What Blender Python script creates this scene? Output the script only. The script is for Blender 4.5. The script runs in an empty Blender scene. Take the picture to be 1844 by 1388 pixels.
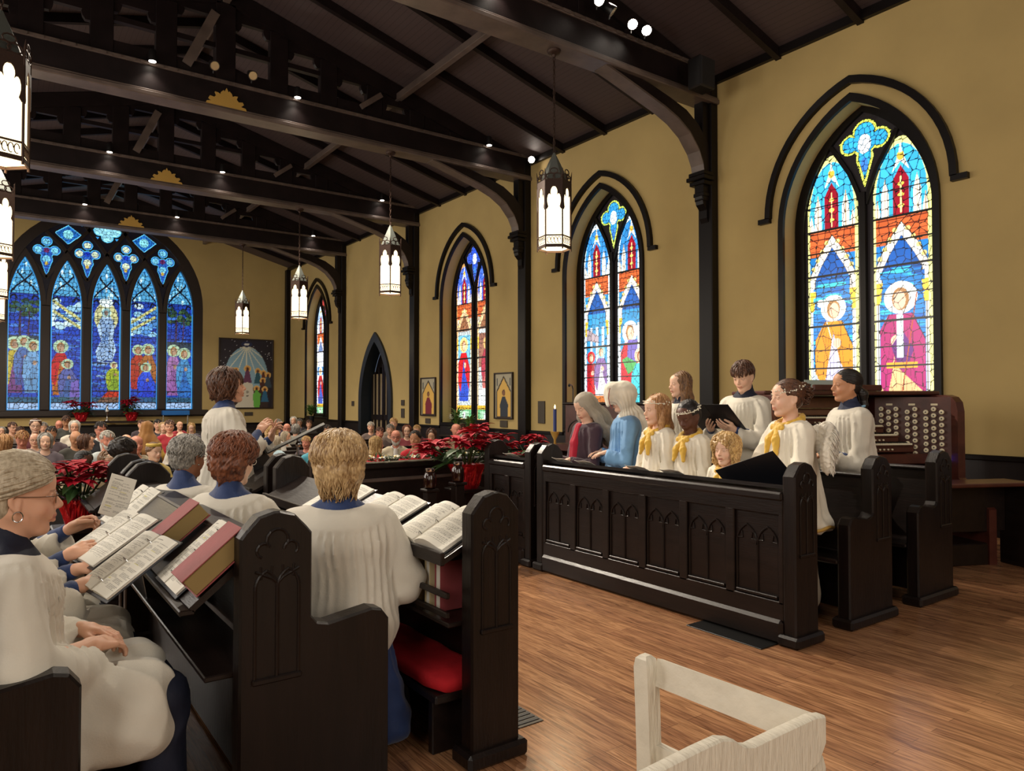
import bpy, math, random
import numpy as np
from mathutils import Vector, Matrix
PI = math.pi
random.seed(7); rng = np.random.default_rng(7)
sc = bpy.context.scene
COL = sc.collection
# ------------------------------------------------------------------ camera
YAW = math.atan2(936, 1300); PITCH = math.atan2(28, 1300)
cam = bpy.data.cameras.new('camera'); cam.sensor_width = 36; cam.lens = 36 * 1300 / 1844
cam.clip_end = 200; cam.clip_start = .05
co = bpy.data.objects.new('camera', cam); COL.objects.link(co)
co.location = (0, 0, 1.5)
co.rotation_euler = (PI / 2 + PITCH, 0, -(PI / 2 - math.atan2(.8115, .5843)))
sc.camera = co
# ------------------------------------------------------------------ exposure, world
sc.view_settings.view_transform = 'Standard'; sc.view_settings.look = 'None'
sc.view_settings.exposure = 0.0; sc.view_settings.gamma = 1.0
sc.view_settings.use_curve_mapping = False
W = bpy.data.worlds.new('world'); sc.world = W; W.use_nodes = True
W.node_tree.nodes['Background'].inputs[0].default_value = (.55, .7, 1, 1)
W.node_tree.nodes['Background'].inputs[1].default_value = .3
# ------------------------------------------------------------------ large lights
def area(name, loc, target, sx, sy, power, col):
    l = bpy.data.lights.new(name, 'AREA'); l.shape = 'RECTANGLE'; l.size = sx; l.size_y = sy
    l.energy = power; l.color = col
    o = bpy.data.objects.new(name, l); COL.objects.link(o); o.location = loc
    o.rotation_euler = (Vector(target) - Vector(loc)).to_track_quat('-Z', 'Y').to_euler()
    return o
def spot(name, loc, target, power, col=(1, .86, .68), ang=60, blend=.6, r=.06):
    l = bpy.data.lights.new(name, 'SPOT'); l.energy = power; l.color = col
    l.spot_size = math.radians(ang); l.spot_blend = blend; l.shadow_soft_size = r
    o = bpy.data.objects.new(name, l); COL.objects.link(o); o.location = loc
    o.rotation_euler = (Vector(target) - Vector(loc)).to_track_quat('-Z', 'Y').to_euler()
    return o
WX, EX, CXm = 9.02, -3.12, 2.95      # right wall, left wall, centre line
YB, YF = 26.9, -5.0                   # west wall, east wall
area('east_fill_light', (2.9, YF + .3, 4.2), (2.9, 10, 2.2), 5, 4, 170, (1, .93, .84))  # added fill from behind the camera; no east window is built
for yy in (-1, 4.97, 9.72, 14.47, 19.2, 23.95):
    area('left_fill_light', (EX + .15, yy, 3.2), (6, yy, 2.2), 1.7, 3.6, 175, (1, .93, .84))  # added fill along the left wall; no windows are built there
# key spots on the tie beams, aimed into the chancel
KEY = (1, .88, .72)
spot('key_spot', (5.6, 6.9, 6.75), (2.6, 1.2, .3), 650, KEY, 75)
spot('key_spot', (6.6, 6.9, 6.75), (5.0, 3.6, .9), 420, KEY, 60)
spot('key_spot', (1.6, 6.9, 6.75), (.6, 3.2, .9), 330, KEY, 70)
spot('key_spot', (3.0, 11.6, 6.8), (4.8, 3.2, .9), 3300, KEY, 44, .5, .05)
spot('key_spot', (2.2, 11.6, 6.8), (1.2, 4.5, .9), 500, KEY, 45)
for xx in (1.3, 4.6):
    spot('chancel_fill_spot', (xx, 2.6, 6.6), (xx, 3.0, 0), 70, KEY, 85)  # added overhead fill for floor and hair tops, no fixtures
for yy in (11.7, 16.5, 21.3):
    for xx in (.6, 5.2):
        spot('nave_fill_spot', (xx, yy, 5.9), (xx + .2, yy - 1.5, 0), 420, KEY, 95)  # added hidden fill lamps under the beams, without fixtures
        spot('nave_fill_spot', (xx, yy, 5.9), (xx + .2, yy + 2.5, 0), 300, KEY, 95)
# ------------------------------------------------------------------ materials
def s2l(c):
    if isinstance(c, str):
        c = [int(c[i:i + 2], 16) / 255 for i in (0, 2, 4)]
    return tuple((x / 12.92 if x <= .04045 else ((x + .055) / 1.055) ** 2.4) for x in c)
MATS = {}
def nmat(name):
    m = bpy.data.materials.new(name); m.use_nodes = True
    nt = m.node_tree; b = nt.nodes['Principled BSDF']
    return m, nt, b
def mat(name, col, rough=.6, bump=0, bscale=60, var=0, vscale=8, metal=0, sheen=0, coat=0, emis=None, es=0, bstretch=None, sub=0, spec=None):
    if name in MATS: return MATS[name]
    c = s2l(col)
    m, nt, b = nmat(name); MATS[name] = m
    b.inputs['Base Color'].default_value = (*c, 1); b.inputs['Roughness'].default_value = rough
    b.inputs['Metallic'].default_value = metal
    if spec is not None: b.inputs['Specular IOR Level'].default_value = spec
    if coat: b.inputs['Coat Weight'].default_value = coat; b.inputs['Coat Roughness'].default_value = .15
    if sheen: b.inputs['Sheen Weight'].default_value = sheen
    if sub:
        b.inputs['Subsurface Weight'].default_value = sub; b.inputs['Subsurface Radius'].default_value = (.02, .008, .004)
        b.inputs['Subsurface Scale'].default_value = .5
    if emis: b.inputs['Emission Color'].default_value = (*s2l(emis), 1); b.inputs['Emission Strength'].default_value = es
    if bump or var:
        tc = nt.nodes.new('ShaderNodeTexCoord'); mp = nt.nodes.new('ShaderNodeMapping')
        nt.links.new(tc.outputs['Object'], mp.inputs[0])
        if bstretch: mp.inputs['Scale'].default_value = bstretch
    if bump:
        n = nt.nodes.new('ShaderNodeTexNoise'); n.inputs['Scale'].default_value = bscale; n.inputs['Detail'].default_value = 4
        nt.links.new(mp.outputs[0], n.inputs['Vector'])
        bp = nt.nodes.new('ShaderNodeBump'); bp.inputs['Strength'].default_value = bump; bp.inputs['Distance'].default_value = .01
        nt.links.new(n.outputs[0], bp.inputs['Height']); nt.links.new(bp.outputs[0], b.inputs['Normal'])
    if var:
        n = nt.nodes.new('ShaderNodeTexNoise'); n.inputs['Scale'].default_value = vscale; n.inputs['Detail'].default_value = 5
        nt.links.new(mp.outputs[0], n.inputs['Vector'])
        cr = nt.nodes.new('ShaderNodeValToRGB'); cr.color_ramp.elements[0].position = .3; cr.color_ramp.elements[1].position = .7
        cr.color_ramp.elements[0].color = (*[max(0, x * (1 - var)) for x in c], 1)
        cr.color_ramp.elements[1].color = (*[min(1, x * (1 + var)) for x in c], 1)
        nt.links.new(n.outputs[0], cr.inputs[0]); nt.links.new(cr.outputs[0], b.inputs['Base Color'])
    return m
def attr_mat(name, emis=0, rough=.6, bump=0, bscale=60):
    """colour read from the mesh's own 'col' attribute"""
    if name in MATS: return MATS[name]
    m, nt, b = nmat(name); MATS[name] = m
    a = nt.nodes.new('ShaderNodeAttribute'); a.attribute_name = 'col'
    b.inputs['Roughness'].default_value = rough
    if emis:
        b.inputs['Base Color'].default_value = (.01, .01, .01, 1)
        nt.links.new(a.outputs['Color'], b.inputs['Emission Color']); b.inputs['Emission Strength'].default_value = emis
        b.inputs['Roughness'].default_value = .25
    else:
        nt.links.new(a.outputs['Color'], b.inputs['Base Color'])
    if bump:
        tc = nt.nodes.new('ShaderNodeTexCoord'); n = nt.nodes.new('ShaderNodeTexNoise')
        n.inputs['Scale'].default_value = bscale; nt.links.new(tc.outputs['Object'], n.inputs['Vector'])
        bp = nt.nodes.new('ShaderNodeBump'); bp.inputs['Strength'].default_value = bump; bp.inputs['Distance'].default_value = .01
        nt.links.new(n.outputs[0], bp.inputs['Height']); nt.links.new(bp.outputs[0], b.inputs['Normal'])
    return m
M_WALL = mat('ochre_plaster', 'b8a068', .8, .15, 6, .06, 1.3)
M_WOOD = mat('dark_stained_oak', '1a110e', .36, .12, 30, .35, 6, bstretch=(3, .4, 3), spec=.35)
M_WOODV = mat('dark_oak_upright', '170f0c', .36, .14, 30, .35, 6, bstretch=(3, 3, .4), spec=.3)
M_BEAM = mat('dark_beam', '1c1414', .45, .1, 20, .3, 4, spec=.25)
M_TRIM = mat('black_trim', '120d0c', .38, .05, 30, spec=.22)
M_BEAM_LIT = mat('beam_lit', '5e514a', .4, .1, 20, .25, 4)  # beam tone made lighter: floor bounce light put into the colour
M_IRON = mat('lantern_iron', '3b2a22', .5, .1, 80, metal=.6)
M_BRASS = mat('gold_leaf', 'c9a050', .45, .2, 60, metal=.25)
M_CHROME = mat('chrome', 'c8c8c8', .2, metal=1)
M_BLACK = mat('black_metal', '0c0c0c', .4)
def floor_mat():
    m, nt, b = nmat('oak_floor'); L = nt.links
    tc = nt.nodes.new('ShaderNodeTexCoord'); mp = nt.nodes.new('ShaderNodeMapping')
    mp.inputs['Rotation'].default_value = (0, 0, PI / 2)
    L.new(tc.outputs['Object'], mp.inputs[0])
    br = nt.nodes.new('ShaderNodeTexBrick'); br.offset = .37; br.offset_frequency = 3; br.squash_frequency = 1
    br.inputs['Scale'].default_value = 1; br.inputs['Brick Width'].default_value = 1.15; br.inputs['Row Height'].default_value = .058
    br.inputs['Mortar Size'].default_value = .0009; br.inputs['Mortar Smooth'].default_value = .3; br.inputs['Bias'].default_value = 0
    br.inputs['Color1'].default_value = (*s2l('b58660'), 1); br.inputs['Color2'].default_value = (*s2l('94684a'), 1)
    br.inputs['Mortar'].default_value = (*s2l('3a2012'), 1)
    L.new(mp.outputs[0], br.inputs['Vector'])
    # grain
    mp2 = nt.nodes.new('ShaderNodeMapping'); mp2.inputs['Scale'].default_value = (26, 1.6, 1)
    L.new(tc.outputs['Object'], mp2.inputs[0])
    ns = nt.nodes.new('ShaderNodeTexNoise'); ns.inputs['Scale'].default_value = 2.2; ns.inputs['Detail'].default_value = 8; ns.inputs['Distortion'].default_value = 1.6
    L.new(mp2.outputs[0], ns.inputs['Vector'])
    rp = nt.nodes.new('ShaderNodeValToRGB'); rp.color_ramp.elements[0].position = .36; rp.color_ramp.elements[1].position = .62
    rp.color_ramp.elements[0].color = (.42, .36, .32, 1); rp.color_ramp.elements[1].color = (1.1, 1.1, 1.1, 1)
    L.new(ns.outputs[0], rp.inputs[0])
    mx = nt.nodes.new('ShaderNodeMix'); mx.data_type = 'RGBA'; mx.blend_type = 'MULTIPLY'; mx.inputs[0].default_value = .85
    L.new(br.outputs[0], mx.inputs[6]); L.new(rp.outputs[0], mx.inputs[7]); L.new(mx.outputs[2], b.inputs['Base Color'])
    b.inputs['Roughness'].default_value = .3
    rr = nt.nodes.new('ShaderNodeMapRange'); rr.inputs[3].default_value = .14; rr.inputs[4].default_value = .3
    L.new(ns.outputs[0], rr.inputs[0]); L.new(rr.outputs[0], b.inputs['Roughness'])
    bp = nt.nodes.new('ShaderNodeBump'); bp.inputs['Strength'].default_value = .25; bp.inputs['Distance'].default_value = .002
    L.new(ns.outputs[0], bp.inputs['Height']); L.new(bp.outputs[0], b.inputs['Normal'])
    return m
def board_mat(name, col, axis, pitch, rough=.5, dark=.35, bump=.5):
    """boards with dark joints every `pitch` metres along the axis"""
    m, nt, b = nmat(name); L = nt.links
    tc = nt.nodes.new('ShaderNodeTexCoord'); sp = nt.nodes.new('ShaderNodeSeparateXYZ'); L.new(tc.outputs['Object'], sp.inputs[0])
    mm = nt.nodes.new('ShaderNodeMath'); mm.operation = 'DIVIDE'; mm.inputs[1].default_value = pitch; L.new(sp.outputs[axis], mm.inputs[0])
    fr = nt.nodes.new('ShaderNodeMath'); fr.operation = 'FRACT'; L.new(mm.outputs[0], fr.inputs[0])
    rp = nt.nodes.new('ShaderNodeValToRGB'); e = rp.color_ramp.elements; c = s2l(col)
    e[0].position = 0; e[0].color = (*[x * dark for x in c], 1); e[1].position = .12; e[1].color = (*c, 1)
    L.new(fr.outputs[0], rp.inputs[0]); L.new(rp.outputs[0], b.inputs['Base Color'])
    bp = nt.nodes.new('ShaderNodeBump'); bp.inputs['Strength'].default_value = bump; bp.inputs['Distance'].default_value = .006
    L.new(rp.outputs[0], bp.inputs['Height']); L.new(bp.outputs[0], b.inputs['Normal'])
    b.inputs['Roughness'].default_value = rough
    return m
M_FLOOR = floor_mat()
M_CEIL = board_mat('ceiling_boards', '4c3f3f', 0, .09, .6)
M_WAINS = board_mat('wainscot_boards', '1b1413', 1, .075, .35)
M_WAINSX = board_mat('wainscot_boards_end', '1b1413', 0, .075, .35)
# ------------------------------------------------------------------ mesh helpers
class MB:
    def __init__(s): s.v = []; s.f = []
    def add(s, vs, fs):
        n = len(s.v); s.v += [tuple(map(float, v)) for v in vs]; s.f += [tuple(i + n for i in f) for f in fs]; return s
    def box(s, x0, x1, y0, y1, z0, z1):
        v = [(x, y, z) for z in (z0, z1) for y in (y0, y1) for x in (x0, x1)]
        return s.add(v, [(0, 2, 3, 1), (4, 5, 7, 6), (0, 1, 5, 4), (2, 6, 7, 3), (0, 4, 6, 2), (1, 3, 7, 5)])
    def bbox(s, x0, x1, y0, y1, z0, z1, b=.008):
        """box with chamfered edges"""
        X = (x0, x0 + b, x1 - b, x1); Y = (y0, y0 + b, y1 - b, y1); Z = (z0, z0 + b, z1 - b, z1)
        prof = [(x0 + b, y0), (x1 - b, y0), (x1, y0 + b), (x1, y1 - b), (x1 - b, y1), (x0 + b, y1), (x0, y1 - b), (x0, y0 + b)]
        ins = [(min(max(x, x0 + b), x1 - b), min(max(y, y0 + b), y1 - b)) for x, y in prof]
        R = [[(x, y, z0) for x, y in ins], [(x, y, z0 + b) for x, y in prof], [(x, y, z1 - b) for x, y in prof], [(x, y, z1) for x, y in ins]]
        return s.loft(R, True, True)
    def prism(s, poly, ax, a, b):
        """2D polygon extruded along axis ax from a to b. x: (y,z); y: (x,z); z: (x,y)"""
        def P(p, d): return (d, p[0], p[1]) if ax == 'x' else (p[0], d, p[1]) if ax == 'y' else (p[0], p[1], d)
        n = len(poly); v = [P(p, a) for p in poly] + [P(p, b) for p in poly]
        f = [tuple(range(n)), tuple(range(2 * n - 1, n - 1, -1))] + [(i, i + n, (i + 1) % n + n, (i + 1) % n) for i in range(n)]
        return s.add(v, f)
    def band(s, P1, P2, ax, a, b, closed=False):
        """strip between two 2D paths, extruded"""
        n = len(P1); rng_ = range(n if closed else n - 1)
        for i in rng_:
            j = (i + 1) % n
            s.prism([P1[i], P1[j], P2[j], P2[i]], ax, a, b)
        return s
    def loft(s, rings, cap0=True, cap1=True, closed=True):
        n = len(rings[0]); base = len(s.v)
        for r in rings: s.v += [tuple(map(float, p)) for p in r]
        for k in range(len(rings) - 1):
            for i in range(n if closed else n - 1):
                j = (i + 1) % n; a = base + k * n
                s.f.append((a + i, a + j, a + n + j, a + n + i))
        if cap0: s.f.append(tuple(base + i for i in range(n - 1, -1, -1)))
        if cap1: s.f.append(tuple(base + (len(rings) - 1) * n + i for i in range(n)))
        return s
    def tube(s, pts, r, n=8, caps=True, sy=1.0, closed=False):
        pts = [Vector(p) for p in pts]; R = r if isinstance(r, (list, tuple)) else [r] * len(pts); rings = []; up = None
        m = len(pts)
        for i, p in enumerate(pts):
            if closed: t = (pts[(i + 1) % m] - pts[i - 1])
            else: t = (pts[min(i + 1, m - 1)] - pts[max(i - 1, 0)])
            t = t.normalized() if t.length > 1e-9 else Vector((0, 0, 1))
            if up is None: up = Vector((0, 0, 1)) if abs(t.z) < .9 else Vector((1, 0, 0))
            a = t.cross(up)
            a = a.normalized() if a.length > 1e-6 else Vector((1, 0, 0))
            b = a.cross(t).normalized(); up = b
            rings.append([p + (a * math.cos(2 * PI * k / n) + b * math.sin(2 * PI * k / n) * sy) * R[i] for k in range(n)])
        if closed: rings.append(rings[0]); caps = False
        return s.loft(rings, caps, caps)
    def lathe(s, prof, c=(0, 0, 0), n=20, caps=True, ph=0):
        rings = [[(c[0] + r * math.cos(2 * PI * k / n + ph), c[1] + r * math.sin(2 * PI * k / n + ph), c[2] + z) for k in range(n)] for r, z in prof]
        return s.loft(rings, caps, caps)
    def ball(s, c, r, n=12, m=8):
        rx, ry, rz = r if isinstance(r, (tuple, list)) else (r, r, r)
        rings = [[(c[0] + rx * math.sin(PI * (k + .02) / (m + .04)) * math.cos(2 * PI * i / n), c[1] + ry * math.sin(PI * (k + .02) / (m + .04)) * math.sin(2 * PI * i / n), c[2] - rz * math.cos(PI * (k + .02) / (m + .04))) for i in range(n)] for k in range(m + 1)]
        return s.loft(rings)
    def xf(s, M, start=0):
        s.v[start:] = [tuple(M @ Vector(v)) for v in s.v[start:]]; return s
    def build(s, name, m, parent=None, smooth=False, auto=None, world=False):
        me = bpy.data.meshes.new(name); me.from_pydata(s.v, [], s.f); me.update()
        if smooth: me.shade_smooth()
        elif auto: me.shade_smooth(); me.set_sharp_from_angle(angle=math.radians(auto))
        o = bpy.data.objects.new(name, me); COL.objects.link(o)
        if m: me.materials.append(m)
        if parent:
            o.parent = parent
            if world: o.matrix_parent_inverse = parent.matrix_basis.inverted()
        return o
def recalc(o):
    import bmesh
    b = bmesh.new(); b.from_mesh(o.data); bmesh.ops.recalc_face_normals(b, faces=b.faces); b.to_mesh(o.data); b.free(); return o
def empty(name, loc=(0, 0, 0), rz=0):
    o = bpy.data.objects.new(name, None); COL.objects.link(o); o.location = loc; o.rotation_euler = (0, 0, rz)
    o.empty_display_size = .1
    return o
def tag(o, label=None, cat=None, group=None, kind=None):
    if label: o['label'] = label
    if cat: o['category'] = cat
    if group: o['group'] = group
    if kind: o['kind'] = kind
    return o
def thing(name, label, cat, loc=(0, 0, 0), rz=0, group=None): return tag(empty(name, loc, rz), label, cat, group)
def struct(o): o['kind'] = 'structure'; return o
def copy_tree(o, parent=None):
    c = o.copy(); COL.objects.link(c)
    if parent: c.parent = parent
    for ch in list(o.children): copy_tree(ch, c)
    return c
def arch(a, zs, h, n=10, z0=None, c=0):
    """pointed arch outline from left foot over the apex to the right foot"""
    r = (h * h + a * a) / (2 * a); pts = []
    th = math.asin(min(1, h / r))
    L = [(c - a + r - r * math.cos(th * k / n), zs + r * math.sin(th * k / n)) for k in range(n + 1)]
    Rr = [(2 * c - x, z) for x, z in L[::-1][1:]]
    pts = L + Rr
    if z0 is not None: pts = [(c - a, z0)] + pts + [(c + a, z0)]
    return pts
# ------------------------------------------------------------------ raster painter -> coloured grid mesh
class Canvas:
    def __init__(s, u0, u1, v0, v1, res, bg='000000'):
        s.u0, s.v0, s.res = u0, v0, res
        s.nu = int(round((u1 - u0) * res)) + 1; s.nv = int(round((v1 - v0) * res)) + 1
        s.U, s.V = np.meshgrid(u0 + np.arange(s.nu) / res, v0 + np.arange(s.nv) / res)
        s.C = np.zeros((s.nv, s.nu, 3)) + np.array(s2l(bg)); s.mask = np.ones((s.nv, s.nu), bool)
    def inpoly(s, poly):
        U, V = s.U, s.V; m = np.zeros(U.shape, bool); n = len(poly)
        for i in range(n):
            (x0, y0), (x1, y1) = poly[i], poly[(i + 1) % n]
            if y0 == y1: continue
            m ^= ((V >= min(y0, y1)) & (V < max(y0, y1))) & (U < (x1 - x0) * (V - y0) / (y1 - y0) + x0)
        return m
    def fill(s, m, c, k=1.0):
        c = np.array(s2l(c)) if isinstance(c, str) else np.array(c)
        s.C[m] = s.C[m] * (1 - k) + c * k; return m
    def poly(s, p, c, k=1.0, clip=None):
        m = s.inpoly(p)
        if clip is not None: m &= clip
        return s.fill(m, c, k)
    def ell(s, cu, cv, ru, rv, c, k=1.0, clip=None, rot=0):
        du, dv = s.U - cu, s.V - cv
        if rot: cr, sr = math.cos(rot), math.sin(rot); du, dv = du * cr + dv * sr, -du * sr + dv * cr
        m = (du / ru) ** 2 + (dv / rv) ** 2 < 1
        if clip is not None: m = m & clip
        return s.fill(m, c, k)
    def seg(s, pts, w, c, clip=None, k=1.0):
        m = np.zeros(s.U.shape, bool)
        for (x0, y0), (x1, y1) in zip(pts[:-1], pts[1:]):
            dx, dy = x1 - x0, y1 - y0; L2 = dx * dx + dy * dy + 1e-12
            t = np.clip(((s.U - x0) * dx + (s.V - y0) * dy) / L2, 0, 1)
            m |= (s.U - x0 - t * dx) ** 2 + (s.V - y0 - t * dy) ** 2 < (w / 2) ** 2
        if clip is not None: m &= clip
        return s.fill(m, c, k)
    def rect(s, u0, u1, v0, v1, c, k=1.0, clip=None):
        m = (s.U >= u0) & (s.U <= u1) & (s.V >= v0) & (s.V <= v1)
        if clip is not None: m &= clip
        return s.fill(m, c, k)
    def outline(s, m, c, w=1):
        e = np.zeros(m.shape, bool); e[1:] |= m[1:] != m[:-1]; e[:, 1:] |= m[:, 1:] != m[:, :-1]
        for _ in range(w - 1):
            f = e.copy(); f[1:] |= e[:-1]; f[:, 1:] |= e[:, :-1]; e = f
        s.fill(e, c); return e
    def voronoi(s, m, size, jit=.25, lead=.12, asp=1.0, seed=0, col='05050a'):
        g = np.random.default_rng(seed); U = s.U / size / asp; V = s.V / size
        iu = np.floor(U).astype(int); iv = np.floor(V).astype(int); iu0, iv0 = iu.min() - 1, iv.min() - 1
        Nu, Nv = iu.max() - iu0 + 3, iv.max() - iv0 + 3
        ju, jv, br = g.random((Nv, Nu)) * .7 + .15, g.random((Nv, Nu)) * .7 + .15, g.random((Nv, Nu))
        d1 = np.full(U.shape, 9.); d2 = d1.copy(); B = np.zeros(U.shape)
        for a in (-1, 0, 1):
            for b in (-1, 0, 1):
                cu, cv = iu + a, iv + b; k = (np.clip(cv - iv0, 0, Nv - 1), np.clip(cu - iu0, 0, Nu - 1))
                d = np.hypot(U - cu - ju[k], V - cv - jv[k])
                nb = d < d1; d2 = np.where(nb, d1, np.minimum(d2, d)); B = np.where(nb, br[k], B); d1 = np.where(nb, d, d1)
        mm = m & True
        s.C[mm] *= (1 - jit + 2 * jit * B)[mm][:, None]
        s.fill(m & (d2 - d1 < lead), col)
    def mesh(s, name, m, fn, parent=None):
        """fn(U,V)->(x,y,z) arrays"""
        idx = -np.ones(s.mask.shape, int); M = s.mask
        q = M[:-1, :-1] & M[1:, :-1] & M[:-1, 1:] & M[1:, 1:]
        use = np.zeros(M.shape, bool); use[:-1, :-1] |= q; use[1:, :-1] |= q; use[:-1, 1:] |= q; use[1:, 1:] |= q
        idx[use] = np.arange(use.sum())
        x, y, z = fn(s.U[use], s.V[use]); co_ = np.stack([x + 0 * y, y + 0 * x, z + 0 * x], 1)
        F = np.stack([idx[:-1, :-1][q], idx[:-1, 1:][q], idx[1:, 1:][q], idx[1:, :-1][q]], 1)
        return npmesh(name, co_, F, m, parent, s.C[use])
def npmesh(name, V, F, m, parent=None, colr=None, smooth=False):
    me = bpy.data.meshes.new(name); nV, nF, k = len(V), len(F), F.shape[1]
    me.vertices.add(nV); me.vertices.foreach_set('co', np.ascontiguousarray(V, dtype=np.float32).ravel())
    me.loops.add(nF * k); me.loops.foreach_set('vertex_index', np.ascontiguousarray(F, dtype=np.int32).ravel())
    me.polygons.add(nF); me.polygons.foreach_set('loop_start', np.arange(0, nF * k, k, dtype=np.int32))
    me.update(calc_edges=True); me.validate()
    if smooth: me.shade_smooth()
    if colr is not None:
        a = me.color_attributes.new('col', 'FLOAT_COLOR', 'POINT')
        a.data.foreach_set('color', np.concatenate([colr, np.ones((nV, 1))], 1).astype(np.float32).ravel())
    if m: me.materials.append(m)
    o = bpy.data.objects.new(name, me); COL.objects.link(o)
    if parent: o.parent = parent
    return o
# ================================================================== STRUCTURE
NF = -.3                                # nave floor level
YS = 7.2                                # chancel edge
CS = .27; RZ = 6.5 + CS * (WX - CXm)
def ceil_z(x): return RZ - CS * abs(x - CXm)
struct(MB().box(EX, WX + .4, YF, YS, -.12, 0).build('floor_chancel', M_FLOOR))
struct(MB().box(EX, WX + .4, YS, YB + .3, NF - .1, NF).build('floor_nave', M_FLOOR))
struct(MB().box(EX, WX + .4, YS - .02, YS, NF, 0).build('trim_1', M_WOOD))
BAYS = [(-1.9, 2.45, .3, 1), (2.45, 7.23, 4.97, 1), (7.23, 11.98, 9.72, 1), (11.98, 16.8, 14.47, 1), (16.8, 21.6, 19.28, 2), (21.6, YB, 23.95, 1)]
A_OP, H_OP, ZS, SILL = 1.0, 1.5, 3.9, .98
wall = MB()
TW = .36
wall.box(WX, WX + TW, YF, -1.9, NF, 6.5)
for y0, y1, c, kind in BAYS:
    if kind == 1: P = arch(A_OP, ZS, H_OP, 12, SILL, c)
    else: P = arch(1.0, 1.55, 1.85, 12, NF, c)
    h = len(P) // 2
    wall.prism([(y0, NF)] + ([(c, NF)] if kind == 1 else []) + ([(c, SILL)] if kind == 1 else []) + P[:h + 1] + [(c, 6.6), (y0, 6.6)], 'x', WX, WX + TW)
    wall.prism(([(c, NF), (y1, NF)] if kind == 1 else [(y1, NF)]) + [(y1, 6.6), (c, 6.6)] + P[h:] + ([(c, SILL)] if kind == 1 else []), 'x', WX, WX + TW)
struct(recalc(wall.build('wall_right', M_WALL)))
# west wall with the arched opening of the great window
WC = 3.0
def ww_arch(k=0, n=14, z0=None):
    """outline of the great window: upright to the springing, then two-centred arch"""
    return arch(2.98 - k, 4.75, 3.05 - k, n, z0, WC)
P = ww_arch(0, 14, 1.15); h = len(P) // 2
wb = MB()
wb.prism([(EX, NF), (WC, NF), (WC, 1.15)] + P[:h + 1] + [(WC, RZ), (CXm, RZ), (EX, 6.5)], 'y', YB, YB + .35)
wb.prism([(WC, NF), (WX, NF), (WX, 6.5), (WC, RZ)] + P[h:] + [(WC, 1.15)], 'y', YB, YB + .35)
struct(recalc(wb.build('wall_back', M_WALL)))
struct(MB().box(EX - .2, EX, YF, YB, NF, 6.6).build('wall_left', M_WALL))
struct(MB().prism([(EX, -.1), (WX, -.1), (WX, 6.5), (CXm, RZ), (EX, 6.5)], 'y', YF - .2, YF).build('wall_front', M_WALL))
# ceiling boards
struct(MB().prism([(CXm, RZ), (WX + .4, ceil_z(WX + .4)), (WX + .4, ceil_z(WX + .4) + .1), (CXm, RZ + .1)], 'y', YF - .2, YB + .35).build('ceiling_right', M_CEIL))
struct(MB().prism([(CXm, RZ), (EX - .2, ceil_z(EX - .2)), (EX - .2, ceil_z(EX - .2) + .1), (CXm, RZ + .1)], 'y', YF - .2, YB + .35).build('ceiling_left', M_CEIL))
TY = [2.45, 7.23, 11.98, 16.8, 21.6]
# rafters, purlins, ridge beam
def rafter(y):
    t = thing('rafter', 'dark sloping rafter under the board ceiling', 'rafter', group='rafters under the ceiling boards')
    m = MB()
    for sgn in (-1, 1):
        xe = WX if sgn > 0 else EX
        m.prism([(CXm, RZ - .002), (xe, ceil_z(xe) - .002), (xe, ceil_z(xe) - .16), (CXm, RZ - .16)], 'y', y - .045, y + .045)
    return m
k = 0
ys = []
for a, b in zip([-2.3] + TY, TY + [YB]):
    for j in (1, 2, 3): ys.append(a + (b - a) * j / 4)
for y in ys:
    o = MB()
    for sgn in (-1, 1):
        xe = WX if sgn > 0 else EX
        o.prism([(CXm, RZ - .002), (xe, ceil_z(xe) - .002), (xe, ceil_z(xe) - .15), (CXm, RZ - .15)], 'y', y - .045, y + .045)
    tag(o.build('rafter', M_BEAM), 'dark sloping rafter under the board ceiling', 'rafter', 'rafters under the board ceiling')
for nm, x, lab in (('purlin', 6.0, 'dark purlin along the right ceiling slope'), ('purlin', -.1, 'dark purlin along the left ceiling slope'), ('ridge_beam', CXm, 'dark ridge beam along the peak of the ceiling')):
    z = ceil_z(x)
    tag(MB().bbox(x - .055, x + .055, YF, YB, z - .3, z - .175).build(nm, M_BEAM_LIT), lab, 'beam')
struct(MB().box(WX - .07, WX, YF, YB, 6.38, 6.5).build('trim_2', M_TRIM))
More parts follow.
